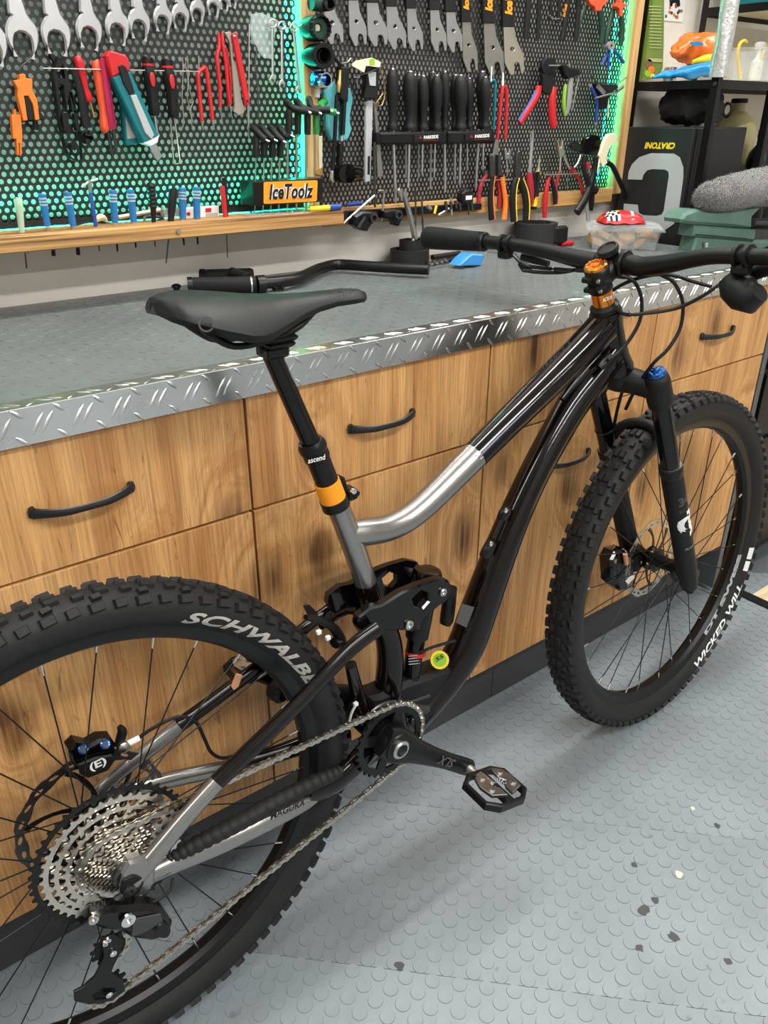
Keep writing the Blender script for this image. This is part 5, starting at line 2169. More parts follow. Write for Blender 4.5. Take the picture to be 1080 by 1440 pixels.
# ---------------------------------------------------------------- left board, middle row
thing('hanging_rail', 'thin steel wire rail that the cutters and drivers hang from', 'rail',
      [('wire', rod(A, [(180, 288, 2.5), (840, 302, 2.5)], YP - .022), 'steel')] +
      [('prong', rod(A, [(x, 289 + (x - 180) * .02, 2.2, YP - .022), (x + 2, 287 + (x - 180) * .02, 2.2, YP)], YP), 'steel') for x in (190, 400, 620, 830)])
thing('chain_holder', 'orange plastic clamp tool with black jaw hanging by a wire loop', 'clamp', [
    ('body', slab(Z1, [(162, 265), (215, 265), (220, 300), (275, 305), (275, 400), (315, 480), (335, 650), (300, 655), (278, 520), (240, 450), (205, 450), (235, 655), (200, 660), (145, 440), (150, 390), (112, 320), (165, 310)], YP - .022, .014), 'orange'),
    ('jaw', slab(Z1, [(205, 455), (250, 450), (290, 600), (285, 655), (240, 660), (220, 560)], YP - .02, .012), 'black_matte'),
    ('knob', slab(Z1, [(180, 575), (330, 560), (380, 640), (300, 665), (190, 670)], YP - .012, .010), 'black_matte'),
    ('screw', rod(Z1, [(298, 660, 22), (300, 735, 24)], YP - .014), 'black_satin'),
    ('wire_loop', rod(Z1, [(190, 290, 6), (165, 240, 6), (190, 190, 6), (250, 140, 6), (262, 90, 6)], YP - .012, sm=3), 'dark_steel')])
thing('chain_gauge', 'slim orange plastic fork hanging below the orange clamp tool', 'gauge', [
    ('fork', slab(Z1, [(95, 612), (120, 605), (118, 560), (135, 560), (140, 605), (180, 605), (192, 800), (182, 955), (170, 955), (168, 850), (160, 850), (162, 950), (148, 950), (138, 815), (112, 810)], YP - .016, .012), 'orange')])
holes = [[(495, 350), (535, 360), (560, 560), (515, 570)], [(590, 420), (610, 420), (635, 570), (612, 570)], [(525, 595), (568, 595), (590, 760), (548, 740)],
         [(628, 600), (648, 600), (668, 740), (652, 745)], [(595, 850), (640, 840), (670, 890), (625, 905)], [(480, 235), (530, 190), (550, 300), (500, 300)]]
thing('tyre_lever', 'black plastic tyre lever with ribbed open truss back', 'lever', [
    ('lever', slab(Z1, [(445, 250), (470, 190), (490, 120), (520, 120), (540, 180), (575, 250), (585, 320), (650, 580), (690, 830), (700, 985), (670, 1010), (600, 970), (555, 890), (500, 640), (460, 330)], YP - .020, .016, holes, .001), 'black_satin')])
thing('tyre_lever', 'black curved tyre lever with a round two-hole end, beside the red screwdriver', 'lever', [
    ('lever', rod(Z1, [(595, 200, 26), (640, 270, 36), (685, 420, 40), (715, 620, 36), (735, 720, 34)], YP - .014, sm=3, sx=.5), 'black_matte'),
    ('end_plate', slab(Z1, circ(740, 795, 52, 62), YP - .018, .010, [circ(738, 762, 16, n=10), circ(742, 832, 16, n=10)]), 'black_matte'),
    ('hook', slab(Z1, [(415, 95), (460, 95), (475, 130), (462, 200), (445, 150), (420, 110)], YP - .008, .007), 'black_matte')])
thing('screwdriver', 'small red-handled screwdriver with brass shaft', 'screwdriver', [
    ('handle', rod(Z1, [(648, 112, 22), (655, 130, 32), (672, 190, 38), (700, 300, 32), (722, 400, 26), (738, 440, 32), (755, 490, 34), (757, 497, 26)], YT, sm=2), 'red'),
    ('shaft', rod(Z1, [(760, 500, 9), (797, 632, 9)], YT), 'gold')])
thing('valve_tool', 'orange waisted handle with dark forked tip', 'screwdriver', [
    ('handle', rod(Z1, [(803, 150, 26), (808, 170, 36), (830, 300, 38), (855, 480, 34), (872, 600, 33), (885, 720, 44), (898, 752, 34)], YT, sm=2), 'redorange'),
    ('tip', rod(Z1, [(915, 760, 15), (945, 935, 14)], YT), 'dark_steel')])
thing('valve_tool', 'magenta six-sided handle with dark tip beside the orange one', 'screwdriver', [
    ('handle', rod(Z1, [(862, 130, 24), (868, 140, 32), (905, 420, 34), (948, 715, 36), (950, 728, 28)], YT - .006, seg=6), 'magenta'),
    ('tip', rod(Z1, [(955, 730, 15), (985, 925, 9)], YT - .006), 'dark_steel')])
thing('utility_knife', 'teal utility knife with red head and silver blade slide', 'knife', [
    ('head', slab(A, [(448, 235), (465, 212), (532, 232), (545, 250), (552, 298), (505, 315), (474, 326), (455, 268)], YP - .040, .022, (), .003), 'red'),
    ('body', slab(A, [(474, 326), (505, 315), (552, 298), (600, 410), (672, 572), (648, 605), (606, 604), (575, 545)], YP - .040, .022, (), .003), 'teal',
     [('slider', slab(A, [(500, 280), (518, 272), (535, 285), (570, 390), (548, 400), (520, 350)], YP - .043, .004), 'black_matte'),
      ('blade_channel', slab(A, [(550, 402), (576, 400), (652, 570), (640, 588), (612, 560)], YP - .043, .004), 'lightgrey')]),
    ('nose', slab(A, [(606, 604), (650, 578), (672, 572), (668, 600), (640, 618)], YP - .0405, .023, (), .002), 'white'),
    ('tip', slab(A, [(630, 618), (662, 608), (686, 660), (668, 682), (655, 668)], YP - .032, .006), 'chrome')])
thing('folding_knife', 'flat teal cutter with grey face hanging behind the utility knife', 'knife', [
    ('case', slab(A, [(508, 380), (530, 380), (582, 580), (584, 608), (534, 614), (524, 560)], YP - .014, .012, (), .002), 'teal',
     [('face', slab(A, [(524, 440), (545, 455), (578, 582), (538, 588)], YP - .0155, .003), 'lightgrey')])])
for i, (x, y, lb) in enumerate(((625, 243, 'black multi-bit driver with red collar beside the utility knife'), (708, 252, 'black multi-bit driver with red collar and bent wire hooks'))):
    pp = [('handle', rod(A, [(x - 2, y + 32, 22), (x + 3, y + 60, 26), (x + 12, y + 110, 27), (x + 20, y + 170, 24), (x + 25, y + 235, 22), (x + 26, y + 246, 17)], YT - .004, sm=2), 'black_matte',
           [('inlay', rod(A, [(x + 16, y + 62, 6), (x + 17, y + 80, 11), (x + 20, y + 105, 10), (x + 22, y + 122, 5)], YT - .019, sm=2, sx=.3), 'red')]),
          ('cap', rod(A, [(x - 2, y - 2, 20), (x - 2, y + 2, 24), (x - 2, y + 26, 24)], YT - .004), 'black_satin'),
          ('collar', rod(A, [(x - 2, y + 26, 24.5), (x - 1, y + 36, 24.5)], YT - .004), 'red')]
    if i == 0:
        pp.append(('shaft', rod(A, [(x + 27, y + 244, 6), (x + 40, y + 335, 6)], YT - .004), 'steel'))
    else:
        pp += [('pick', rod(A, [(x + 10, y + 244, 3), (x + 25, y + 432, 3)], YT - .004), 'steel'),
               ('pick', rod(A, [(x + 28, y + 244, 3), (x + 53, y + 436, 3), (x + 32, y + 440, 2.5)], YT - .004), 'steel')]
    thing('bit_driver', lb, 'screwdriver', pp)
for i, (pts, lb) in enumerate((([(770, 240), (772, 300), (768, 420), (775, 500), (770, 540)], 'thin steel wire pick hanging beside the red tweezers, straight'),
                               ([(790, 235), (795, 330), (790, 420), (805, 460), (810, 540)], 'thin steel wire pick with kinked tail beside the red tweezers'),
                               ([(782, 260), (800, 380), (815, 430), (800, 470), (818, 520)], 'thin forked steel wire pick beside the red tweezers'))):
    thing('wire_pick', lb, 'pick', [('wire', rod(A, [(x, y, 2.2) for x, y in pts], YP - .010, sm=2), 'dull_steel')])
thing('tweezers', 'red rubber-coated U-shaped tweezers with bare steel tips', 'tweezers', [
    ('bow', rod(A, [(852, 512, 8), (836, 340, 9), (838, 308, 9), (856, 292, 9), (872, 305, 9), (897, 508, 8)], YP - .012, sm=4), 'red'),
    ('tip', rod(A, [(852, 512, 5), (858, 550, 2)], YP - .012), 'steel'), ('tip', rod(A, [(897, 508, 5), (905, 548, 2)], YP - .012), 'steel'),
    ('hook', rod(A, [(838, 235, 2.5), (840, 300, 2.5)], YP - .008), 'steel')])
thing('tweezers', 'long red-handled tweezers pair with thin bent tips', 'tweezers', [
    ('leg', rod(A, [(921, 138, 6), (925, 200, 8), (915, 240, 9), (928, 360, 8), (929, 455, 6)], YP - .016, sm=2), 'red'),
    ('leg', rod(A, [(938, 140, 6), (940, 190, 8), (952, 260, 8), (962, 380, 7), (970, 440, 6)], YP - .016, sm=2), 'red'),
    ('tip', rod(A, [(929, 455, 3), (940, 525, 1.5)], YP - .016), 'steel'), ('tip', rod(A, [(970, 440, 3), (980, 500, 1.5)], YP - .016), 'steel')])
thing('tweezers', 'short red tweezers tucked between the long pair and the grey gauge', 'tweezers', [
    ('leg', rod(A, [(946, 200, 5), (956, 300, 6), (962, 455, 4)], YP - .006), 'red'), ('leg', rod(A, [(955, 205, 5), (972, 330, 6), (976, 440, 4)], YP - .006), 'red')])
simple('putty', (.33, .29, .24), .55)
thing('chain_gauge', 'putty grey chain gauge with scalloped end', 'gauge', [
    ('plate', slab(A, [(948, 138), (970, 132), (982, 150), (985, 250), (1003, 270), (1020, 420), (1036, 462), (1028, 480), (1008, 488), (988, 470), (992, 440), (980, 280), (970, 180), (955, 150)], YP - .012, .006), 'putty')])
thing('feeler_gauge', 'flat red steel gauge arm with riveted ends', 'gauge', [
    ('arm', slab(A, [(980, 145), (990, 135), (1002, 142), (1056, 430), (1050, 446), (1038, 446)], YP - .020, .006), 'red'),
    ('rivet', slab(A, circ(992, 153, 6, n=10), YP - .022, .003), 'steel'), ('rivet', slab(A, circ(1045, 425, 5, n=10), YP - .022, .003), 'black_matte'),
    ('wire', rod(A, [(1046, 446, 3), (1048, 580, 2)], YP - .016), 'steel')])
thing('wire_pick', 'dark bent pick with curved top near the red gauge arm', 'pick', [('wire', rod(B, [(0, 180, 4), (40, 220, 4), (75, 240, 4), (68, 330, 4), (80, 450, 4), (88, 620, 3)], YP - .012, sm=3), 'dark_steel')])
thing('wire_pick', 'straight steel spoke gauge hanging near the red gauge arm', 'pick', [('wire', rod(B, [(38, 120, 3.5), (36, 380, 3.5), (36, 700, 3)], YP - .014), 'steel')])
# clear bag with small parts
m, nt, b = newmat('clear_bag')
b.inputs['Base Color'].default_value = (.72, .82, .80, 1)
b.inputs['Roughness'].default_value = .18
b.inputs['Alpha'].default_value = .26
thing('zip_bag', 'crumpled clear plastic bag hanging behind the small spanners', 'bag', [
    ('film', slab(B, [(48, 72), (95, 64), (180, 98), (176, 150), (150, 300), (110, 290), (70, 240), (46, 170)], YP - .006, .004, (), .001), 'clear_bag')])
for i, (x0, y0, x1, y1, r, lb) in enumerate(((155, 120, 157, 400, 9, 'small combination spanner by the clear bag, shortest of three'), (203, 130, 205, 425, 10, 'small combination spanner between the two other small ones'),
                                            (263, 140, 290, 455, 11, 'small chrome combination spanner with open jaw down, beside the batten'))):
    pp = [('shaft', rod(B, [(x0, y0 + 15, r * .75), (x1, y1 - 15, r * .75)], YP - .012, sx=.5), 'satin_steel'),
          ('ring_end', rod(B, [(x0 + 18 * cos(k * pi / 6), y0 + 20 * sin(k * pi / 6), 5) for k in range(13)], YP - .012), 'satin_steel'),
          ('jaw', slab(B, [(x1 - 6, y1 - 20), (x1 - 17, y1), (x1 - 14, y1 + 18), (x1 - 8, y1 + 20), (x1 - 5, y1 + 2), (x1 + 5, y1 + 2), (x1 + 9, y1 + 18), (x1 + 14, y1 + 16), (x1 + 16, y1), (x1 + 6, y1 - 20)], YP - .016, .007), 'satin_steel')]
    thing('combination_spanner', lb, 'wrench', pp, 'small combination spanners')
thing('peg_hook', 'steel peg hook that carries the small spanners', 'hook', [('wire', rod(B, [(150, 128, 4, YP - .012), (265, 145, 4, YP - .012), (310, 118, 4, YP - .012)], YP - .012, sm=2), 'steel')])

# ---------------------------------------------------------------- things standing in the ledge
YS = 1.452
LZ = 1.0505
for i, (x0, y0, x1, y1, tx, ty, lb) in enumerate(((187, 138, 212, 280, 240, 412, 'beside the mint handle'), (300, 130, 327, 280, 350, 408, 'next to the blue T-handle'),
                                                 (503, 122, 514, 265, 525, 392, 'in front of the cream pencil'), (582, 120, 597, 262, 607, 375, 'beside the black ribbed handle'),
                                                 (814, 112, 817, 248, 822, 365, 'in front of the white label box'), (877, 108, 880, 246, 884, 362, 'covering the end of the white label box'))):
    pp = [('handle', rod(Z3, [(x0, y0 - 4, 13), (x0, y0, 17), (x0 + (x1 - x0) * .35, y0 + (y1 - y0) * .35, 16.5), (x1, y1, 15)], YS, seg=12), 'blue_plastic',
           [('band', rod(Z3, [(x0 + (x1 - x0) * t, y0 + (y1 - y0) * t, 18), (x0 + (x1 - x0) * (t + .05), y0 + (y1 - y0) * (t + .05), 18)], YS, seg=12), 'lightgrey') for t in (.10, .2, .3)]),
          ('ferrule', rod(Z3, [(x1, y1, 10), (x1 + 3, y1 + 22, 9)], YS), 'chrome'),
          ('blade', rod(Z3, [(x1 + 3, y1 + 22, 5), (tx - 3, ty - 38, 5), (tx - 3, ty - 34, 9 if i < 2 else 5), (tx, ty, 9 if i < 2 else 4)], YS, seg=8), 'black_satin')]
    thing('nut_driver', 'translucent blue banded driver standing in the ledge ' + lb, 'screwdriver', pp, 'blue drivers in the ledge')
thing('awl', 'mint green handled awl standing in the ledge', 'awl', [
    ('handle', rod(Z3, [(78, 156, 14), (80, 162, 19), (90, 230, 15), (97, 308, 13)], YS, sm=2), 'mint'), ('spike', rod(Z3, [(97, 308, 4), (112, 395, 3), (119, 468, 4)], YS), 'dark_steel')])
thing('t_handle_key', 'blue T-handle hex key with steel wings standing in the ledge', 'hex key', [
    ('shaft', rod(Z3, [(404, 130, 8), (430, 292, 9)], YS), 'navy_handle'), ('neck', rod(Z3, [(398, 72, 9), (405, 130, 8)], YS), 'steel'),
    ('wing', rod(Z3, [(365, 105, 5), (398, 80, 6), (437, 68, 5)], YS), 'steel'), ('blade', rod(Z3, [(430, 292, 4), (445, 392, 3)], YS), 'dark_steel')])
thing('file', 'black ribbed file handle standing in the ledge', 'file', [
    ('handle', rod(Z3, [(674, 86, 12)] + [(674 + k * .9, 92 + k * 9, 19 + (2.5 if k % 2 else -1.5) - .35 * k) for k in range(13)] + [(686, 268, 9)], YS), 'black_matte'), ('tang', rod(Z3, [(686, 268, 4), (693, 372, 3)], YS), 'dark_steel')])
thing('file', 'plain black waisted file handle standing in the ledge', 'file', [
    ('handle', rod(Z3, [(772, 112, 14), (773, 120, 17), (768, 180, 20), (764, 240, 14), (762, 266, 16)], YS, sm=2), 'black_matte'), ('tang', rod(Z3, [(760, 266, 4), (742, 445, 3)], YS), 'dark_steel')])
thing('needle_driver', 'slim red and black driver standing at the end of the ledge', 'screwdriver', [
    ('handle', rod(Z3, [(992, 100, 11), (1000, 170, 11), (1006, 245, 10)], YS), 'red'), ('back', rod(Z3, [(1001, 64, 11), (1004, 120, 11), (1012, 250, 9)], YS + .004), 'black_matte'), ('blade', rod(Z3, [(1009, 250, 3), (1016, 420, 2.5)], YS), 'dark_steel')])
YR = 1.482
thing('label_box', 'small white carton with red print leaning on the tool panel', 'box', [
    ('carton', slab(Z3, [(826, 200), (978, 190), (980, 245), (828, 254)], YR - .006, .018), 'white',
     [('red_print', slab(Z3, [(918, 200), (944, 198), (944, 216), (918, 218)], YR - .0068, .001, (), 0), 'red'), ('grey_print', slab(Z3, [(920, 222), (972, 219), (972, 240), (920, 243)], YR - .0068, .001, (), 0), 'lightgrey'),
      ('red_print', slab(Z3, circ(842, 225, 9, n=8), YR - .0068, .001, (), 0), 'crimson')])])
thing('pencil', 'cream square pencil lying aslant on the ledge', 'pencil', [('stick', rod(Z3, [(530, 240, 9), (716, 206, 9)], YR, seg=4), 'cream')])
thing('rag_ball', 'small crumpled cream paper lying on the ledge', 'paper', [('wad', rod(Z3, [(425, 262, 6), (440, 245, 14), (455, 240, 16), (470, 250, 10), (478, 262, 4)], YR - .004, sm=2), 'cream')])
thing('cable_coil', 'thin black cable lying along the ledge against the panel', 'cable', [('cable', rod(Z3, [(330, 278, 4), (400, 262, 4), (520, 268, 4), (620, 262, 4), (720, 250, 4)], YR + .004, sm=3), 'black_matte')])
thing('clamp_ring', 'grey metal ring clamp lying behind the ribbed file', 'clamp', [('ring', rod(Z3, [(640, 250, 7), (660, 235, 7), (720, 240, 7), (724, 255, 7), (690, 262, 7)], YR - .008, sm=3), 'dark_steel')])
thing('plastic_tray', 'small clear tray standing behind the black file', 'tray', [('tray', slab(Z3, [(728, 205), (800, 198), (802, 258), (742, 264)], YR, .016), 'clear_bag')])

# ---------------------------------------------------------------- hex key stand with sign
YI = 1.428
def zz(x, y, yy=YI):
    return P(*Z4(x, y)[:2], yy)


iv0, iv1 = zz(125, 880), zz(865, 838)
b0, b1 = zz(130, 1135), zz(868, 1090)
m = slab(Z4, [(122, 880), (868, 836), (868, 1090), (130, 1135)], YI, .052, (), .002)
base = slab(Z4, [(60, 1225), (850, 1195), (850, 1215), (70, 1270)], YI - .004, .060, (), .001)
posts = []
for x in (95, 840):
    posts.append(('post', rod(Z4, [(x, 1110 if x < 500 else 1080, 14), (x + 4, 1235 if x < 500 else 1200, 14)], YI + .045), 'black_satin'))
sg = slab(Z4, [(235, 890), (245, 880), (795, 860), (808, 868), (800, 1072), (788, 1085), (248, 1112), (235, 1104)], YI - .0012, .0014, (), 0)
st = thing('hex_key_stand', 'black hex key stand with orange and white IceToolz sign on the ledge', 'tool rack', [
    ('block', m, 'black_satin'), ('base', base, 'clear_bag')] + posts + [('sign', sg, 'orange_band')])
ivx = st.matrix_world.inverted() if False else Matrix.Translation(-st.location)
sgo = [c for c in st.children if c.name.startswith('sign')][0]
def zt(x, y, yy):
    return ivx @ P(*Z4(x, y)[:2], yy)
for (bo, mt, lf) in ((.085, 'white', .0006), (.03, 'black_matte', .0014)):
    o = text_on('sign_lettering', 'IceToolz', zt(290, 1068, YI - .0014), zt(762, 1048, YI - .0014), (zt(300, 905, YI).z - zt(300, 1070, YI).z) * 1.0, mt, sgo, bold=bo, shear=.25, lift=lf, spacing=1.05)
KX = [148, 235, 318, 402, 488, 583, 685, 775]
for i, x in enumerate(KX):
    up = i >= 4
    gx = (152, 238, 325, 412, 503, 600, 700, 793)[i]
    y0, y1 = (470, 620) if not up else (170, 372)
    ax = ((115, 310, 295, 450), (205, 300, 382, 445), (300, 300, 475, 462), (400, 295, 562, 400), (478, 30, 738, 148), (585, 15, 848, 155), (715, -5, 968, 130), (890, 20, 1035, 155))[i]
    mt = 'black_matte' if i < 7 else 'green'
    yy = YI + .022
    # bar of the P handle comes towards the viewer
    bar = rod(Z4, [(ax[0], ax[1], 36, yy + .02), ((ax[0] + gx) / 2 + 12, (ax[1] + y0) / 2 - 60 if not up else ax[1] + 25, 38, yy + .01), (gx + 62, y0 - 70, 38, yy - .006), (ax[2] - 35, ax[3] - 18, 34, yy - .014)], yy, sm=3, seg=12)
    tip = rod(Z4, [(ax[2] - 40, ax[3] - 20, 13 if up else 9, yy - .014), (ax[2], ax[3], 13 if up else 9, yy - .018)], yy, seg=6)
    grip = rod(Z4, [(gx, y0 - 60, 34), (gx, y0, 38), (gx, y1, 34), (gx, y1 + 4, 22)], yy, seg=10)
    sh_ = rod(Z4, [(x + 2, y1, (6, 7, 8, 9, 11, 12, 14, 8)[i]), (x - 10 + (8 if up else 0), 1190 if i > 4 else 1230, (6, 7, 8, 9, 11, 12, 14, 8)[i])], yy, seg=6)
    lb = ('black P-handle hex key in the stand, %s of the short set' % ('thinnest', 'second', 'third', 'thickest')[i]) if i < 4 else \
         ('tall black P-handle hex key in the stand, %s' % ('nearest the short set', 'middle of three', 'beside the green one')[i - 4] if i < 7 else 'green P-handle torx key standing in the hex key stand')
    thing('hex_key', lb, 'hex key', [('grip', grip, mt), ('cross_bar', bar, mt), ('short_end', tip, 'steel'), ('shaft', sh_, 'steel')], 'hex keys in the stand')
thing('marker_pen', 'yellow marker pen with blue cap lying on the ledge end', 'pen', [
    ('barrel', MB().tube([(.905, 1.416, 1.0575), (.909, 1.416, 1.0575), (.952, 1.417, 1.0575)], [.002, .0050, .0060], 14), 'yellow'),
    ('cap', MB().tube([(.952, 1.417, 1.0575), (.980, 1.418, 1.0575), (.983, 1.418, 1.0575)], [.0066, .0064, .004], 14), 'navy_handle')])

# ---------------------------------------------------------------- beside the batten: sockets, pump, caliper
def ring_tool(k, cx, cy, rx, ry, y0, y1, inner, n=24, teeth=0):
    def pt(r, t, yy):
        kk = 1.0 if not teeth else (1.0 if int(t / (2 * pi) * teeth * 2) % 2 else .92)
        a = P(*k(cx, cy)[:2], y0)
        b = P(*k(cx + rx, cy)[:2], y0)
        c = P(*k(cx, cy + ry)[:2], y0)
        return (a.x + (b.x - a.x) * cos(t) * r * kk, yy, a.z + (c.z - a.z) * sin(t) * r * kk)
    mb = MB()
    vs = []
    for r, yy in ((inner, y1), (inner, y0 + .003), (inner + .06, y0), (.96, y0), (1.0, y0 + .003), (1.0, y1)):
        for q in range(n):
            vs.append(pt(r, 2 * pi * q / n + .001, yy))
    fs = []
    for a in range(6):
        b_ = (a + 1) % 6
        for q in range(n):
            l = (q + 1) % n
            fs.append((a * n + q, a * n + l, b_ * n + l, b_ * n + q))
    return mb.add(vs, fs)


thing('cassette_socket', 'green and black splined cassette socket hooked highest by the batten', 'socket', [
    ('splines', ring_tool(Z5, 190, 32, 48, 52, YP - .05, YP - .02, .72, 40, 20), 'black_matte'), ('body', rod(Z5, [(40, 20, 55, YP - .03), (140, 28, 58, YP - .03)], YP - .03, seg=14), 'green_dark')])
thing('bracket_cup', 'green-backed black scalloped bottom bracket cup tool', 'socket', [
    ('cup', ring_tool(Z5, 128, 215, 80, 105, YP - .045, YP - .008, .84, 36, 16), 'black_matte'), ('back', ring_tool(Z5, 95, 215, 78, 100, YP - .035, YP - .004, .35, 30), 'green_dark'),
    ('drive', slab(Z5, [(78, 190), (118, 190), (118, 245), (78, 245)], YP - .030, .012), 'cream')])
thing('bracket_cup', 'plain black round bottom bracket cup tool', 'socket', [
    ('cup', ring_tool(Z5, 142, 436, 86, 102, YP - .045, YP - .004, .60, 36), 'black_satin'), ('inner', ring_tool(Z5, 148, 438, 52, 62, YP - .030, YP - .004, .75, 28), 'black_matte')])
thing('socket', 'chrome twelve-point socket with blue sleeve', 'socket', [
    ('socket', ring_tool(Z5, 160, 622, 50, 64, YP - .05, YP - .01, .76, 36, 12), 'chrome'), ('sleeve', rod(Z5, [(50, 610, 48, YP - .028), (130, 620, 60, YP - .03)], YP - .03, seg=16), 'blue_anod')])
thing('peg_hook', 'white plastic strip with steel ends hanging along the batten', 'strip', [('strip', slab(Z5, [(82, 500), (115, 500), (112, 760), (80, 760)], YP - .014, .006), 'white')])
thing('folding_rule', 'wooden folding rule hanging behind the green hex key', 'ruler', [('rule', slab(Z5, [(100, 1060), (132, 1060), (132, 1300), (105, 1330)], YP - .012, .008), 'cream'), ('end', slab(Z5, [(75, 1330), (135, 1300), (135, 1370), (80, 1360)], YP - .014, .01), 'gold')])
thing('spoke_wrench', 'turquoise moulded tool with two waisted grips behind the pump', 'pliers', [
    ('grip', slab(Z5, [(228, 632), (150, 712), (146, 760), (166, 900), (160, 980), (200, 1092), (262, 1102), (262, 700)], YP - .014, .012, (), .003), 'turq'),
    ('grip', slab(Z5, [(330, 680), (352, 690), (374, 765), (358, 860), (346, 930), (362, 1010), (332, 1088), (285, 1102), (285, 800)], YP - .014, .012, (), .003), 'turq')])
thing('mini_pump', 'slim black mini pump with brass valve fitting', 'pump', [
    ('barrel', rod(Z5, [(242, 740, 16), (225, 1080, 16), (208, 1330, 16)], YP - .030, seg=12), 'black_satin'), ('valve', rod(Z5, [(266, 545, 12), (262, 620, 14), (258, 650, 20), (254, 720, 12)], YP - .030, seg=10), 'gold'),
    ('foot', rod(Z5, [(206, 1330, 15), (200, 1390, 18), (215, 1420, 10)], YP - .030), 'satin_steel')])
thing('pump_gauge', 'black pump body with round dial gauge at its foot', 'pump', [
    ('head', slab(Z5, [(275, 520), (345, 520), (335, 790), (310, 800), (262, 760)], YP - .026, .016, (), .003), 'black_matte'), ('barrel', rod(Z5, [(300, 780, 20), (285, 1050, 20)], YP - .020), 'black_satin'),
    ('cuff', rod(Z5, [(278, 1058, 15), (276, 1100, 15)], YP - .020), 'satin_steel'), ('elbow', rod(Z5, [(270, 1120, 28), (265, 1220, 28), (260, 1300, 24), (285, 1350, 20)], YP - .018, sm=2), 'black_satin'),
    ('dial', ring_tool(Z5, 318, 1352, 58, 78, YP - .040, YP - .012, .12), 'black_gloss', [('bezel', ring_tool(Z5, 316, 1352, 61, 81, YP - .036, YP - .030, .93), 'gold')]),
    ('can', rod(Z5, [(330, 1350, 70, YP - .042), (395, 1352, 62, YP - .026)], YP - .02, seg=18), 'black_gloss'),
    ('hose', rod(Z5, [(330, 560, 10), (240, 470, 14), (225, 440, 14)], YP - .02, sm=2), 'black_matte')])
thing('peg_hook', 'bent steel hook holding the pumps', 'hook', [('wire', rod(Z5, [(262, 492, 5), (320, 488, 5), (350, 452, 5)], YP - .018, sm=2), 'steel')])
thing('vernier_caliper', 'black digital caliper with pale ruled beam', 'caliper', [
    ('beam', slab(Z5, [(470, 785), (525, 780), (520, 1000), (505, 1412), (465, 1420), (468, 1000)], YP - .024, .006), 'lightgrey', [('scale_print', slab(Z5, [(484, 1215), (500, 1215), (498, 1360), (482, 1360)], YP - .0246, .001, (), 0), 'black_matte')]),
    ('jaw', slab(Z5, [(528, 800), (552, 800), (605, 1372), (562, 1382), (545, 1000)], YP - .016, .006), 'dull_steel'),
    ('body', slab(Z5, [(470, 515), (575, 515), (568, 690), (562, 770), (458, 765), (478, 660)], YP - .030, .016, (), .002), 'black_matte', [('display', slab(Z5, [(485, 560), (548, 560), (545, 670), (500, 665)], YP - .0312, .002, (), 0), 'lightgrey')]),
    ('slider', rod(Z5, [(462, 790, 22), (470, 812, 20)], YP - .022), 'satin_steel')])
thing('price_tag', 'folded cream card tag with green spot above the caliper', 'tag', [
    ('card', slab(Z5, [(362, 500), (395, 472), (515, 448), (588, 485), (575, 525), (470, 510), (455, 565), (365, 515)], YP - .036, .003, (), 0), 'cream', [('spot', slab(Z5, [(495, 462), (535, 455), (538, 505), (500, 510)], YP - .0365, .001, (), 0), 'lime')])])
thing('string_loop', 'ochre string loop hanging beside the caliper', 'string', [('string', rod(Z5, [(575, 535, 4), (610, 640, 4), (615, 740, 4), (590, 820, 4), (545, 810, 4), (600, 730, 4)], YP - .02, sm=4), 'gold')])
thing('thin_hook', 'long thin black wire hook crossing above the caliper', 'hook', [('wire', rod(Z5, [(385, 590, 4), (480, 570, 4), (580, 525, 4), (680, 490, 3)], YP - .034, sm=3), 'dark_steel')])
thing('pin', 'short steel pin hanging left of the caliper', 'pin', [('pin', rod(Z5, [(375, 602, 5), (402, 600, 7), (402, 685, 5)], YP - .016), 'steel')])

# ---------------------------------------------------------------- cone spanners
SHP = [(0, 0), (.52, 0), (.62, .25), (.98, .58), (1, .64), (1, .93), (.95, .96), (.87, .96), (.80, .80), (.76, .75), (.66, .73), (.57, .74), (.52, .80), (.53, .96), (.48, .99), (.38, 1), (.33, .98), (.05, .74)]
CW_ = [(B, 415, 18, 515, 225, 'satin_steel', 0, 'half hidden behind the scalloped cup tool'), (B, 541, -2, 633, 235, 'satin_steel', 0, 'next to the cup tools'), (B, 634, 10, 738, 236, 'satin_steel', 0, 'with a wide bright head, above the caliper'),
       (B, 733, 30, 833, 252, 'satin_steel', 0, 'above the first driver handle'), (B, 837, 40, 919, 260, 'satin_steel', 0, 'above the second driver handle'), (B, 955, 48, 1038, 267, 'satin_steel', 0, 'above the fourth driver handle'),
       (C, 30, 62, 120, 286, 'satin_steel', 0, 'last of the bright steel ones'), (C, 117, 116, 200, 392, 'dull_steel', 1, 'worn grey, smallest with orange lettering'),
       (C, 234, 124, 343, 412, 'dull_steel', 1, 'worn grey with a blue mark, orange lettering'), (C, 341, 143, 451, 408, 'gold_steel', 1, 'champagne coloured, orange lettering')]
simple('gold_steel', (.66, .62, .52), .36, 1., var=.08, vscale=50)
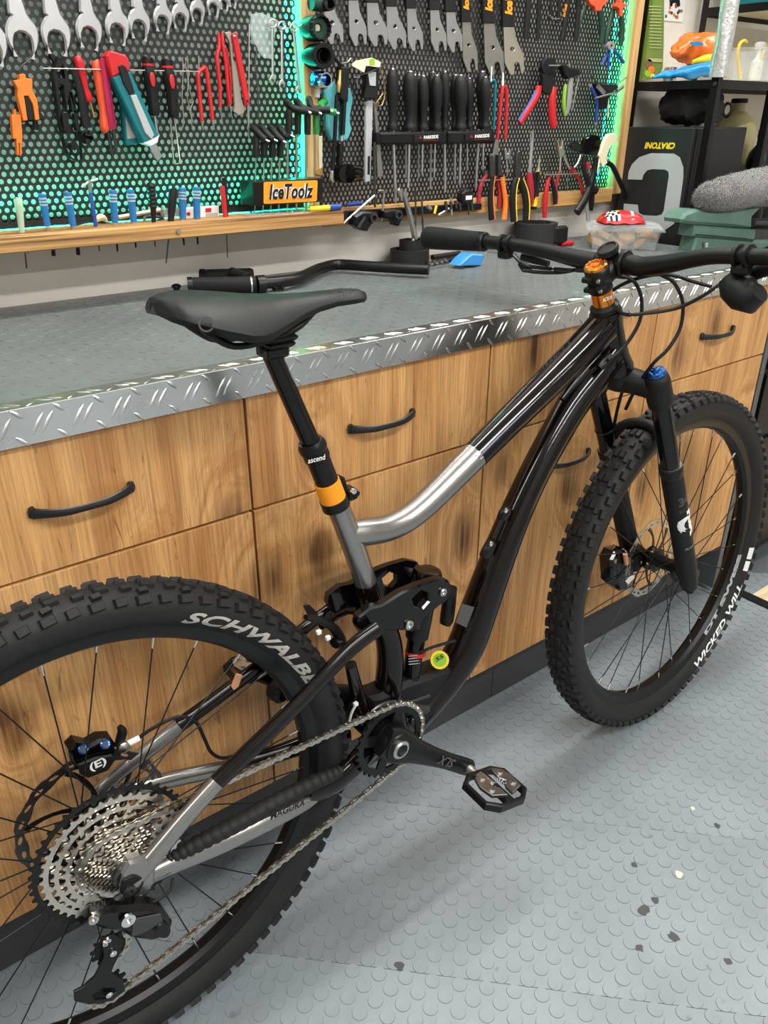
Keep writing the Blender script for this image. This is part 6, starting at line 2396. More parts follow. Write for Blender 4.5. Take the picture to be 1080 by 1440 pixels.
for i, (k, x0, y0, x1, y1, mt, ice, lb) in enumerate(CW_):
    y = YP - .006 - .0012 * (i % 3)
    poly = [(x0 + (x1 - x0) * u, y0 + (y1 - y0) * v) for u, v in SHP]
    hole = circ(x0 + (x1 - x0) * .43, y0 + (y1 - y0) * .46, (x1 - x0) * .105, n=12)
    bl_ = slab(k, poly, y, .003, [hole], .0005)
    w_ = x1 - x0
    hd = slab(k, [(x0 - w_ * .03, y0 + 3), (x0 + w_ * .55, y0 + 3), (x0 + w_ * .50, y0 - (y1 - y0) * 2.0), (x0 - w_ * .06, y0 - (y1 - y0) * 2.0)], y - .003, .008, (), .0015)
    e = thing('cone_spanner', 'thin steel cone spanner with black handle, ' + lb, 'wrench', [('blade', bl_, mt), ('handle', hd, 'black_matte')], 'cone spanners in a row')
    if ice:
        q = [c for c in e.children if c.name.startswith('handle')][0]
        iv_ = Matrix.Translation(-e.location)
        f = lambda a, b_: iv_ @ P(*k(a, b_)[:2], y - .003)
        text_on('lettering', 'IceToolz', f(x0 + w_ * .42, y0 - 62), f(x0 + w_ * .46, y0 - 300), (f(x0 + w_ * .42, y0).x - f(x0 + w_ * .05, y0).x), 'orange_band', q, bold=.06, shear=.2)

# ---------------------------------------------------------------- screwdriver racks
RY = YP - .046
def rack_shape(x0, x1, ya, yb):
    return slab(Z6, [(x0, ya + 6), (x0 + 10, ya), (x1 - 6, ya - 8), (x1, ya), (x1 - 2, yb - 6), (x1 - 12, yb - 2), (x0 + 12, yb + 4), (x0, yb - 4)], RY, .044, (), .004)


for x0, x1, ya, yb, tx, lb in ((30, 566, 718, 812, 300, 'longer black screwdriver rack lettered PARKSIDE, beside the caliper'), (574, 948, 710, 806, 708, 'shorter black screwdriver rack lettered PARKSIDE, beside the green hook')):
    pl_ = slab(Z6, [(tx, ya + 22), (tx + 210, ya + 12), (tx + 210, ya + 68), (tx, ya + 78)], RY - .003, .004, (), .001)
    e = thing('driver_rack', lb, 'tool rack', [('bar', rack_shape(x0, x1, ya, yb), 'black_satin'), ('plate', pl_, 'black_matte'),
                                              ('red_line', slab(Z6, [(tx + 70, ya + 66), (tx + 190, ya + 60), (tx + 190, ya + 62), (tx + 70, ya + 68)], RY - .0036, .001, (), 0), 'red'),
                                              ('red_mark', slab(Z6, [(tx + 38, ya + 50), (tx + 50, ya + 26), (tx + 62, ya + 48)], RY - .0036, .001, (), 0), 'crimson')])
    iv_ = Matrix.Translation(-e.location)
    f = lambda a, b_: iv_ @ P(*Z6(a, b_)[:2], RY - .003)
    q = [c for c in e.children if c.name.startswith('plate')][0]
    text_on('lettering', 'PARKSIDE', f(tx + 74, ya + 54), f(tx + 190, ya + 45), f(tx, ya + 24).z - f(tx, ya + 52).z, 'white_print', q, bold=.04)
DRV = [(125, 215, 703, 50, 0, (133, 812, 150, 1282, 13), 'with flared tapering shaft beside the caliper'), (265, 235, 705, 60, 0, (258, 815, 252, 1160, 12), 'fattest handle'), (370, 270, 703, 45, 0, (365, 815, 362, 1060, 9), 'third in the longer rack'),
       (478, 265, 702, 47, 0, (465, 815, 458, 1080, 8), 'fourth in the longer rack'), (668, 265, 700, 58, 0, (668, 815, 662, 1135, 10), 'fat handle in the shorter rack'), (865, 280, 690, 46, 0, (850, 800, 848, 1020, 8), 'last of the shorter rack'),
       (445, 240, 700, 40, 1, (432, 815, 428, 1170, 9), 'behind the fourth one'), (542, 236, 700, 42, 1, (541, 815, 545, 1195, 12), 'slim, at the end of the longer rack'), (737, 288, 690, 38, 1, (722, 808, 722, 1025, 7), 'slim, in the middle of the shorter rack'),
       (840, 235, 690, 48, 1, (810, 805, 790, 1180, 12), 'tall, at the back of the shorter rack'), (300, 262, 700, 40, 1, (232, 815, 232, 1080, 8), 'hidden behind the fat-handled one'), (335, 262, 700, 36, 1, (335, 815, 332, 1085, 7), 'hidden behind the third one'), (625, 262, 700, 40, 1, (625, 815, 623, 1125, 9), 'hidden behind the fat one of the shorter rack')]
for x, y0, y1, w_, bk_, s, lb in DRV:
    yy = RY + .016 if not bk_ else RY + .030
    L = y1 - y0
    h = rod(Z6, [(x + 2, y0, w_ * .42), (x, y0 + L * .06, w_ * .72), (x - 1, y0 + L * .14, w_ * .92), (x, y0 + L * .32, w_ * 1.02), (x + 1, y0 + L * .48, w_ * .92), (x + 1, y0 + L * .66, w_ * .70), (x + 1, y0 + L * .86, w_ * .66),
                 (x + 1, y0 + L * .93, w_ * .86), (x + 1, y1, w_ * .82)], yy, seg=14, sm=2)
    pp = [('handle', h, 'black_matte'), ('strike_cap', rod(Z6, [(x + 2, y0 - 10, w_ * .36), (x + 2, y0 + 2, w_ * .40)], yy, seg=12), 'chrome'),
          ('shaft', rod(Z6, [(s[0], y1, s[4]), (s[0], s[1], s[4]), (s[2], s[3] - 40, s[4] * .95), (s[2], s[3], s[4] * .7)], yy), 'satin_steel')]
    thing('screwdriver', 'black-handled screwdriver in the wall rack, ' + lb, 'screwdriver', pp, 'screwdrivers in the wall racks')
thing('j_hook_tool', 'green rubber-coated J hook hanging by the shorter driver rack', 'hook', [('hook', rod(Z6, [(905, 318, 11), (925, 302, 11), (945, 320, 11), (942, 500, 11), (932, 695, 11)], YP - .012, sm=3), 'teal'), ('stem', rod(Z6, [(918, 190, 6), (912, 310, 6)], YP - .014), 'white')])
thing('tongs', 'long red-coated tongs hanging open below the cone spanners', 'pliers', [
    ('leg', rod(Z6, [(1010, 345, 14), (995, 420, 15), (975, 650, 13), (962, 780, 11)], YP - .012, sm=2), 'red'), ('leg', rod(Z6, [(1022, 345, 14), (1038, 420, 15), (1032, 640, 14), (1025, 770, 12)], YP - .012, sm=2), 'red'), ('eye', rod(Z6, [(1008, 240, 8), (1005, 345, 10)], YP - .012), 'white')])

# ---------------------------------------------------------------- pliers, right board
def pliers(name, label, k, jaws, jm, handles, y=None, cat='pliers'):
    """jaws: list of point lists (rods) or polygons; handles: [(pts, mat, edge mat or None)]"""
    y = y or YP - .020
    pp = []
    for j in jaws:
        pp.append(('jaw', slab(k, j, y - .004, .010, (), .0015) if len(j[0]) == 2 else rod(k, j, y, sm=2, sx=.7), jm))
    for h in handles:
        pts, mt, em = h
        sub = []
        if em:
            sub = [('inlay', rod(k, [(p[0] + p[2] * .62, p[1], p[2] * .45) for p in pts], y - .001, sm=3, sx=1.3), em)]
        pp.append(('handle', rod(k, pts, y, sm=3, sx=.75, seg=12), mt, sub))
    return thing(name, label, cat, pp)


thing('hanging_rail', 'thin steel rail carrying the pliers along the panel foot', 'rail', [('wire', rod(Z7, [(55, 410, 5), (180, 408, 5), (330, 405, 5)], YP - .03), 'steel'), ('prong', rod(Z7, [(60, 410, 5, YP - .03), (62, 408, 5, YP)], YP), 'steel')])
thing('hanging_rail', 'thin steel rail carrying the long pliers beside the batten', 'rail', [('wire', rod(Z7, [(520, 372, 5), (700, 366, 5), (905, 350, 5)], YP - .03), 'steel'), ('prong', rod(Z7, [(540, 372, 5, YP - .03), (542, 368, 5, YP)], YP), 'steel')])
pliers('side_cutters', 'crimson and black pliers with slim grey jaws, beside the orange pliers', Z7, [[(185, 125), (205, 135), (205, 230), (195, 355), (150, 350), (150, 300)], [(110, 350), (150, 340), (260, 385), (240, 400), (120, 395)]], 'dull_steel',
       [([(120, 375, 18), (90, 420, 17), (72, 480, 16), (65, 572, 16)], 'crimson', None), ([(195, 380, 20), (208, 450, 20), (212, 520, 19), (205, 598, 17)], 'crimson', 'black_matte')])
pliers('combination_pliers', 'orange and black handled pliers hanging below the rail', Z7, [[(140, 240), (160, 225), (178, 300), (180, 380), (150, 390)], [(200, 235), (222, 240), (225, 330), (240, 385), (200, 380)]], 'dark_steel',
       [([(160, 380, 20), (150, 460, 20), (146, 560, 22), (155, 680, 24)], 'black_matte', 'orange'), ([(225, 385, 20), (240, 480, 18), (250, 580, 20), (238, 680, 22)], 'orange', None)], YP - .030)
pliers('end_cutters', 'crimson-handled cutters with bright square silver jaw', Z7, [[(246, 195), (258, 190), (262, 225), (275, 225), (278, 192), (290, 200), (288, 262), (250, 268)], [(258, 268, 7), (262, 330, 7), (264, 372, 6)], [(275, 262, 9), (300, 310, 9), (325, 365, 11)]], 'satin_steel',
       [([(325, 365, 16), (370, 430, 20), (400, 490, 19), (410, 565, 18)], 'crimson', 'black_matte')])
pliers('water_pump_pliers', 'big black pliers with yellow-edged handles above the black strap', Z7, [[(335, 215), (350, 205), (362, 240), (362, 330), (350, 400), (322, 400), (325, 260)]], 'dark_steel',
       [([(325, 395, 22), (305, 460, 25), (298, 560, 26), (306, 692, 24)], 'black_matte', 'yellow'), ([(350, 400, 22), (378, 480, 26), (392, 580, 26), (388, 682, 24)], 'black_matte', 'yellow')], YP - .034)
pliers('long_nose_pliers', 'long thin silver-nosed pliers with dark crimson handle', Z7, [[(440, 62, 6), (436, 150, 9), (428, 250, 11), (422, 355, 12)], [(425, 70, 4), (424, 200, 8), (412, 355, 10)]], 'satin_steel',
       [([(412, 360, 24), (418, 430, 28), (425, 500, 26), (428, 568, 22)], 'crimson', None), ([(440, 360, 22), (450, 430, 24), (452, 500, 24), (448, 560, 18)], 'black_matte', None)])
thing('screwdriver', 'yellow and black screwdriver hanging tip up among the pliers', 'screwdriver', [('shaft', rod(Z7, [(487, 235, 4), (480, 300, 7), (474, 345, 10)], YP - .02), 'gold_steel'), ('handle', rod(Z7, [(472, 345, 16), (470, 420, 18), (455, 520, 20), (446, 590, 22)], YP - .02, sm=2), 'yellow'),
                                                                                 ('sleeve', rod(Z7, [(474, 350, 12), (474, 420, 15), (462, 520, 17)], YP - .026, sm=2), 'black_matte'), ('end', rod(Z7, [(447, 585, 22), (443, 612, 18)], YP - .02), 'black_matte')])
pliers('wire_strippers', 'small pliers with one plain red and one dark handle', Z7, [[(548, 275, 4), (545, 330, 8), (552, 390, 14)]], 'dark_steel', [([(552, 390, 14), (535, 460, 17), (525, 560, 19), (518, 668, 16)], 'red', None), ([(565, 392, 14), (580, 450, 18), (592, 520, 19), (592, 575, 15)], 'black_matte', 'crimson')], YP - .026)
pliers('circlip_pliers', 'bright open circlip pliers with thin crimson handles', Z7, [[(608, 130), (618, 135), (628, 185), (640, 182), (642, 130), (652, 135), (660, 235), (640, 248), (622, 240)], [(632, 235, 10), (628, 290, 9), (626, 350, 9)], [(655, 235, 10), (672, 285, 9), (698, 335, 9)]], 'gold_steel',
       [([(625, 345, 12), (612, 400, 12), (600, 465, 10)], 'crimson', None), ([(695, 325, 14), (735, 370, 15), (770, 430, 14), (785, 500, 12)], 'crimson', None)])
pliers('cable_cutters', 'large black cable cutter with crimson trim and long curved handle', Z7, [[(775, 190), (800, 125), (860, 92), (905, 110), (905, 180), (885, 240), (820, 235), (780, 220)], [(695, 170), (740, 140), (775, 165), (778, 215), (730, 205)]], 'black_gloss',
       [([(875, 250, 22), (865, 340, 24), (835, 450, 26), (795, 550, 30), (742, 632, 30)], 'black_satin', None), ([(800, 240, 18), (790, 330, 18), (830, 440, 22), (875, 480, 30)], 'black_matte', None), ([(770, 235, 8), (750, 290, 8), (725, 325, 8)], 'satin_steel', None),
        ([(815, 290, 20), (820, 330, 18)], 'crimson', None)], YP - .036)
pliers('punch_pliers', 'cream leather punch pliers with rotary head beside the batten', Z7, [[(945, 120), (965, 92), (995, 85), (1022, 105), (1020, 140), (990, 160), (965, 200), (950, 260), (955, 290), (920, 318), (895, 240)]], 'cream',
       [([(945, 290, 15), (985, 310, 18), (1030, 400, 20), (1060, 470, 18), (1085, 530, 14)], 'black_satin', None), ([(905, 240, 12), (890, 300, 12), (880, 350, 10)], 'cream', None)], YP - .04)
thing('ratchet', 'black ratchet handle with steel extension hanging below the rail', 'ratchet', [('grip', rod(Z7, [(850, 480, 16), (845, 560, 18), (838, 620, 14)], YP - .022, sm=2), 'black_matte'), ('extension', rod(Z7, [(812, 560, 12), (820, 690, 12), (822, 704, 9)], YP - .034), 'satin_steel')])
thing('wire_pick', 'thin steel hook hanging among the circlip pliers', 'hook', [('wire', rod(Z7, [(678, 390, 4), (676, 470, 4)], YP - .010), 'steel')])
thing('bolt_tray', 'loose row of steel bolts lying along the pine batten', 'bolts', [('bolt', rod(Z7, [(x, 492 - (x - 600) * .04, 7), (x + 26, 490 - (x - 600) * .04, 7)], YP - .013, seg=6), 'satin_steel') for x in (605, 650, 690, 725)])
# upper right: grey handles and green pliers reaching above the frame
for (hs, lb, mt) in (([[(238, -140, 18), (235, 0, 26), (225, 150, 28), (212, 295, 24)], [(300, -140, 16), (312, 0, 20), (310, 160, 21), (298, 310, 18)]], 'dark grey curved handles of pliers hanging beside the champagne spanner', 'black_matte'),
                     ([[(410, -140, 10), (402, 0, 13), (400, 100, 14), (396, 160, 14)], [(452, -140, 12), (465, 0, 15), (462, 100, 16), (456, 175, 15)]], 'small dark pliers with a spring between short handles', 'black_matte'),
                     ([[(550, -140, 20), (532, 0, 25), (515, 150, 25), (488, 305, 22)], [(590, -140, 20), (612, 0, 24), (606, 150, 24), (588, 312, 21)]], 'large dark pliers with orange lettering on one handle', 'black_matte'),
                     ([[(740, -80, 16), (700, 0, 16), (640, 110, 18), (610, 220, 18), (600, 310, 15)], [(770, 60, 22), (785, 150, 27), (792, 250, 26), (784, 325, 20)]], 'dark green handled pliers with a red clip', 'green_dark'),
                     ([[(905, 20, 16), (865, 120, 20), (838, 220, 21), (820, 325, 17)], [(940, 100, 20), (942, 200, 25), (940, 290, 24), (930, 350, 18)]], 'dark green handled pliers with a red key clip by the batten', 'green_dark')):
    pp = [('handle', rod(Z8, h, YP - .016, sm=3, sx=.75, seg=12), mt) for h in hs]
    x = (hs[0][0][0] + hs[1][0][0]) / 2
    pp.append(('jaw', slab(Z8, [(x - 40, -120), (x - 15, -330), (x + 15, -330), (x + 40, -120), (x + 22, -60), (x - 22, -60)], YP - .020, .010), 'dark_steel'))
    if 'spring' in lb:
        pp.append(('spring', rod(Z8, [(385, 120, 4), (400, 118, 4), (412, 140, 4), (470, 142, 4)], YP - .026, sm=2), 'steel'))
    if 'clip' in lb:
        poly = [(690, 0), (835, -8), (828, 30), (798, 48), (790, 82), (745, 85), (740, 55), (705, 35)] if 'key' not in lb else [(928, -10), (950, -10), (952, 22), (984, 28), (982, 48), (955, 62), (952, 122), (930, 125), (926, 70), (895, 48), (900, 20), (926, 20)]
        pp.append(('clip', slab(Z8, poly, YP - .034, .012, (), .002), 'redorange'))
    e = thing('pliers', lb, 'pliers', pp)
    if 'lettering' in lb:
        iv_ = Matrix.Translation(-e.location)
        f = lambda a, b_: iv_ @ P(*Z8(a, b_)[:2], YP - .034)
        text_on('lettering', 'IceToolz', f(508, 132), f(528, 32), .010, 'orange_band', e.children[0], bold=.03, shear=.2)
pliers('crimping_pliers', 'crimping pliers with red and blue grips and round black ratchet head', Z8, [circ(395, 505, 58, 72, 18), [(340, 560), (440, 560), (440, 660), (400, 720), (345, 700)]], 'black_matte',
       [([(292, 690, 13), (258, 760, 15), (205, 850, 15), (158, 920, 15)], 'navy_handle', None), ([(312, 650, 26), (298, 720, 30), (240, 820, 28), (165, 935, 24)], 'red', None), ([(425, 660, 28), (412, 760, 34), (415, 900, 34), (428, 962, 30)], 'red', None)])
thing('peg_hook', 'steel peg running through the crimping pliers head', 'hook', [('wire', rod(Z8, [(280, 515, 5), (330, 510, 5)], YP - .012), 'steel'), ('wire', rod(Z8, [(385, 497, 6), (470, 497, 6)], YP - .030), 'steel')])
thing('truing_tool', 'lime and grey handled spoke tool with black head and silver rod', 'tool', [
    ('grip', rod(Z8, [(552, 590, 24), (545, 700, 30), (535, 800, 28), (520, 870, 18)], YP - .016, sm=2, sx=.7), 'grey'), ('inlay', rod(Z8, [(515, 640, 12), (502, 740, 15), (502, 820, 14), (512, 880, 9)], YP - .020, sm=2), 'lime'),
    ('head', slab(Z8, [(492, 500), (520, 490), (560, 520), (628, 530), (630, 570), (565, 588), (540, 600), (510, 560)], YP - .024, .016, (), .002), 'black_satin'),
    ('rod', rod(Z8, [(618, 560, 6), (566, 825, 6)], YP - .016), 'steel'), ('rod_end', rod(Z8, [(566, 815, 9), (563, 832, 9)], YP - .016), 'steel'), ('screw', rod(Z8, [(542, 480, 8), (540, 505, 8)], YP - .018), 'chrome')])
thing('spoke_key', 'small blue three-armed key with grey hub', 'key', [
    ('hub', ring_tool(Z8, 865, 348, 28, 34, YP - .026, YP - .006, .3), 'grey'), ('arm', rod(Z8, [(840, 400, 8), (822, 425, 13), (790, 495, 10)], YP - .014, sm=2), 'navy_handle'), ('arm', rod(Z8, [(848, 375, 8), (842, 430, 11), (840, 520, 10)], YP - .016, sm=2), 'navy_handle'),
    ('arm', rod(Z8, [(885, 380, 10), (915, 420, 13), (955, 475, 12)], YP - .014, sm=2), 'navy_handle')])
thing('y_wrench', 'black Y wrench with three silver sockets near the batten', 'wrench', [
    ('plate', slab(Z8, [(745, 635), (905, 640), (920, 665), (850, 720), (830, 830), (775, 832), (780, 740)], YP - .022, .012, (), .002), 'black_matte'),
    ('arm', rod(Z8, [(690, 545, 4), (770, 650, 6)], YP - .016), 'dark_steel'), ('arm', rod(Z8, [(985, 580, 3), (905, 640, 6)], YP - .016), 'steel'), ('socket', rod(Z8, [(760, 655, 16), (805, 705, 16)], YP - .030), 'steel'), ('socket', rod(Z8, [(905, 690, 14), (945, 660, 14)], YP - .030), 'steel'),
    ('bar', rod(Z8, [(740, 745, 7), (850, 715, 7), (910, 705, 6)], YP - .032), 'satin_steel'), ('stem', rod(Z8, [(840, 740, 6), (835, 890, 7)], YP - .016), 'cream')])
thing('t_handle_key', 'blue bent-handle key hanging by the Y wrench', 'key', [('grip', rod(Z8, [(705, 655, 13), (735, 720, 14), (755, 780, 13), (745, 930, 11)], YP - .014, sm=3), 'navy_handle'), ('tip', rod(Z8, [(744, 930, 6), (738, 1000, 5)], YP - .014), 'steel'), ('cap', rod(Z8, [(692, 640, 10), (708, 662, 12)], YP - .014), 'steel')])

# ---------------------------------------------------------------- magnetic strip with small parts under the right board
YM = 1.470
tr = slab(B, [(425, 1076), (1005, 1040), (1215, 1030), (1215, 1062), (1010, 1078), (425, 1122)], YM, .018, (), .001)
thing('magnet_strip', 'black magnetic strip fixed along the foot of the tool panel', 'strip', [('bar', tr, 'black_satin')])
thing('pedal_wrench', 'long silver ring spanner leaning from the tool strip', 'wrench', [
    ('shaft', rod(ES, [(567, 270, 4), (577, 305, 4), (584, 336, 4.5)], YM - .012, sm=2), 'dull_steel'), ('ring_end', rod(ES, [(588 + 8 * cos(k * pi / 6), 341 + 8 * sin(k * pi / 6), 2.6) for k in range(13)], YM - .012), 'dull_steel'),
    ('jaw', slab(B, [(792, 965), (800, 950), (812, 960), (816, 985), (830, 958), (842, 975), (835, 1000), (806, 1005)], YM - .014, .006), 'dull_steel')])
thing('clamp', 'black round-jawed clamp hanging from the magnetic strip', 'clamp', [
    ('body', slab(B, [(575, 1095), (615, 1070), (690, 1075), (695, 1110), (660, 1140), (640, 1172), (600, 1165), (570, 1140)], YM - .028, .022, (), .004), 'black_satin'), ('eye', ring_tool(B, 672, 1104, 20, 24, YM - .034, YM - .01, .5), 'dark_steel'), ('arm', rod(B, [(625, 1100, 10), (590, 1155, 12)], YM - .032), 'black_matte')])
thing('clamp', 'small black swivel clamp hanging beside the long ring spanner', 'clamp', [
    ('body', slab(B, [(722, 1070), (760, 1060), (815, 1065), (822, 1100), (800, 1145), (775, 1140), (768, 1110), (725, 1105)], YM - .024, .018, (), .004), 'black_satin'), ('eye', ring_tool(B, 798, 1088, 18, 22, YM - .03, YM - .01, .5), 'dark_steel')])
thing('hex_key', 'thick silver bar key leaning against the magnetic strip', 'hex key', [('bar', rod(B, [(515, 1130, 6), (672, 990, 7)], YM - .012), 'satin_steel')])
thing('hex_key', 'bent steel allen key hanging on the strip', 'hex key', [('key', rod(B, [(672, 720, 6), (674, 1050, 6)], YM - .006), 'dark_steel')])
thing('hex_key', 'small L-shaped allen key beside the bar key', 'hex key', [('key', rod(B, [(690, 968, 6), (716, 965, 6), (718, 1000, 6), (708, 1118, 6)], YM - .008, sm=2), 'dull_steel')])
thing('ball_pen', 'blue plastic cap lying on the tool strip', 'pen', [('cap', rod(B, [(530, 1036, 9), (580, 1030, 12), (612, 1028, 8)], YM + .004), 'navy_handle')])
thing('socket_bit', 'round black socket stuck on the strip end', 'socket', [('socket', ring_tool(B, 505, 1096, 28, 26, YM - .020, YM, .5), 'black_matte')])
for i, (pts, r, mt, lb) in enumerate((([(880, 965), (880, 1060), (878, 1188)], 5, 'dark_steel', 'thin dark screwdriver blade hanging by the ring spanner'), ([(912, 1020), (915, 1100), (918, 1188)], 5, 'dark_steel', 'thin dark pick hanging over the strap coil'),
                                     ([(995, 1090), (1050, 1055)], 6, 'satin_steel', 'short silver bit lying aslant on the strip'), ([(975, 1082), (985, 1040)], 7, 'yellow', 'small yellow-tipped bit on the strip'),
                                     ([(940, 1045), (958, 1058)], 9, 'satin_steel', 'short bright nut on the strip'), ([(1060, 1000), (1062, 1090)], 6, 'satin_steel', 'upright silver bit on the strip'))):
    thing('tool_bit', lb, 'bit', [('bit', rod(B, [(x, y, r) for x, y in pts], YM - .008), mt)])
thing('tape_measure', 'small black tape gauge with white label on the strip', 'gauge', [
    ('case', slab(C, [(118, 1050), (135, 1032), (168, 1030), (182, 1050), (178, 1092), (160, 1110), (130, 1108), (116, 1085)], YM - .022, .02, (), .003), 'black_matte', [('label', slab(C, [(136, 1062), (170, 1060), (168, 1082), (136, 1085)], YM - .0228, .001, (), 0), 'white')]), ('pin', rod(C, [(148, 1110, 5), (150, 1165, 4)], YM - .012), 'dark_steel')])
thing('bolt_row', 'dark cluster of bolts held on the strip by the tape gauge', 'bolts', [('bolt', rod(C, [(x, 1090 + (x % 3) * 4, 9), (x + 6, 1140 - (x % 5) * 4, 9)], YM - .010, seg=6), 'dark_steel') for x in (25, 52, 78, 100, 165)])

# ================================================================== right end: rack, chest, floor edge
R1 = crop(820, 260, 4.1538)
R2 = crop(860, 160, 4.909)
R3 = crop(860, 0, 4.909)
Z9 = crop(540, 280, 4.5)
struct(obj('trim_1', MB().box((1.985, -.55, .004), (.03, 3.2, .008), ch=.002), 'black_matte'))
b = MB()
wood_mat('plank_floor', srgb(226, 204, 168), srgb(206, 180, 140), srgb(150, 120, 84), rough=.5, knots=False, axis='X', fine=60, bandscale=14)
for k in range(9):
    pl_ = obj('floor_plank', MB().box((0, 0, 0), (1.28, .138, .006), ch=.001), 'plank_floor', floor)
    pl_.location = (2.645, -.32 + k * .14, .001)
ch_ = empty('tool_chest', (2.26, 1.13, 0))
tag(ch_, 'plain black tool chest standing past the end of the cabinets', 'cabinet')
iv_ = Matrix.Translation((-2.26, -1.13, 0))
obj('body', MB().box((2.26, 1.09, .45), (.56, .24, .80), ch=.004).xf(iv_), 'black_matte', ch_)
for k in range(4):
    obj('drawer', MB().box((2.26, .966, .16 + k * .19), (.53, .008, .178), ch=.002).xf(iv_), 'black_satin', ch_)
for sx_ in (2.02, 2.5):
    for sy_ in (1.0, 1.18):
        obj('foot', MB().cyl((sx_, sy_, 0.0), (sx_, sy_, .05), .02, seg=12).xf(iv_), 'black_matte', ch_)

# black metal rack
rk_ = empty('metal_rack', (2.4, 1.39, 0))
tag(rk_, 'black metal shelving rack with pale shelf boards beside the tool panel', 'shelf')
iv_ = Matrix.Translation((-2.4, -1.39, 0))
RX0, RX1, RX2, RYF, RYB = 2.015, 2.285, 2.92, 1.258, 1.512
def post(x, y, z0, z1, sx_, sy_):
    m = MB().box((x + sx_ * .009, y, (z0 + z1) / 2), (.018, .0025, z1 - z0))
    m.box((x, y + sy_ * .009, (z0 + z1) / 2), (.0025, .018, z1 - z0))
    return obj('post', m.xf(iv_), 'black_satin', rk_, smooth=False)
for x, sx_ in ((RX0, 1), (RX1, 1), (RX2, -1)):
    post(x, RYF, 0, 1.95, sx_, 1)
    post(x, RYB, 0, 1.95, sx_, -1)
for z, xa, xb in ((.900, RX0, RX2), (1.297, RX0, RX2), (1.484, RX1, RX2), (.45, RX0, RX2), (1.88, RX0, RX2), (.12, RX0, RX2)):
    for y in (RYF, RYB):
        obj('beam', MB().box(((xa + xb) / 2, y, z), (xb - xa, .003, .020), ch=.0005).xf(iv_), 'black_satin', rk_)
    for x in (xa, xb):
        obj('side_beam', MB().box((x, (RYF + RYB) / 2, z), (.003, RYB - RYF, .020), ch=.0005).xf(iv_), 'black_satin', rk_)
    obj('shelf_board', MB().box(((xa + xb) / 2, (RYF + RYB) / 2, z + .006), (xb - xa - .008, RYB - RYF - .008, .008)).xf(iv_), 'cream', rk_)
for (x, y, z) in ((RX0, RYF, 1.297), (RX0, RYB, 1.297)):
    obj('bolt', MB().lathe([(.005, 0), (.005, .002), (.002, .003)], (x - .0015, y + (.006 if y < 1.4 else -.006), z), (-1, 0, 0), 10).xf(iv_), 'dark_steel', rk_)
SZ1, SZ0 = 1.3075, .9105

# foil-wrapped tube round the front post
simple('foil', (.60, .60, .58), .35, .6, var=.25, vscale=60, bump=.8, bscale=140)
m = MB()
n_, hgt = 18, 26
vs, fs = [], []
for j in range(hgt + 1):
    z = SZ1 + .004 + j * .022
    for k in range(n_):
        a = 2 * pi * k / n_
        r = .021 + .0016 * sin(3 * a + j) + .001 * sin(j * 2.3 + 5 * a)
        vs.append((RX0 + .006 + r * cos(a), RYF + .006 + r * sin(a), z))
for j in range(hgt):
    for k in range(n_):
        l = (k + 1) % n_
        fs.append((j * n_ + k, j * n_ + l, j * n_ + n_ + l, j * n_ + n_ + k))
thing('foil_wrap', 'crinkled silver foil wrapped round the rack post', 'wrapping', [('wrap', m.add(vs, fs), 'foil')])

# big upside-down carton
XB = 1.985
bw = .25
cx_ = empty('carton', (XB + bw / 2, 1.392, SZ0))
tag(cx_, 'tall black carton printed with a big grey C and yellow CRATONI, upside down', 'box')
iv_ = Matrix.Translation((-(XB + bw / 2), -1.392, -SZ0))
obj('box', MB().box((XB + bw / 2, 1.387, (SZ0 + 1.199) / 2 + .0003), (bw, .206, 1.199 - SZ0), ch=.002).xf(iv_), 'carton', cx_)
obj('flap', MB().box((XB + bw / 2 + .002, 1.2805, 1.085), (bw * .9, .003, .225), ch=.001).xf(iv_), 'carton', cx_)
def xslab(k, pts, X, th):
    pl_ = [(lambda a: (a.y, a.z))(PX(*k(*p)[:2], X)) for p in pts]
    mb = MB().prism(pl_, X, X + th)
    mb.v = [(y, x, z) for x, y, z in mb.v]
    return mb
cpts = [(112, 452), (210, 455), (220, 420), (245, 390), (280, 382), (370, 385), (392, 400), (395, 430), (360, 670), (345, 695), (310, 705), (215, 700), (188, 685), (180, 628), (85, 620), (80, 690), (100, 745), (150, 785), (250, 800), (370, 800), (430, 760), (460, 690), (495, 440), (495, 370), (470, 300), (430, 275), (270, 272), (190, 300), (140, 350), (118, 400)]
obj('printed_letter', xslab(R2, cpts, XB - .0007, .0006).xf(iv_), 'lightgrey', cx_, smooth=False)
f = lambda a, b_: iv_ @ PX(*R2(a, b_)[:2], XB - .0005)
text_on('lettering', 'CRATONI', f(442, 198), f(232, 196), .016, 'yellow', cx_, n=(-1, 0, 0), bold=.05, shear=.2)
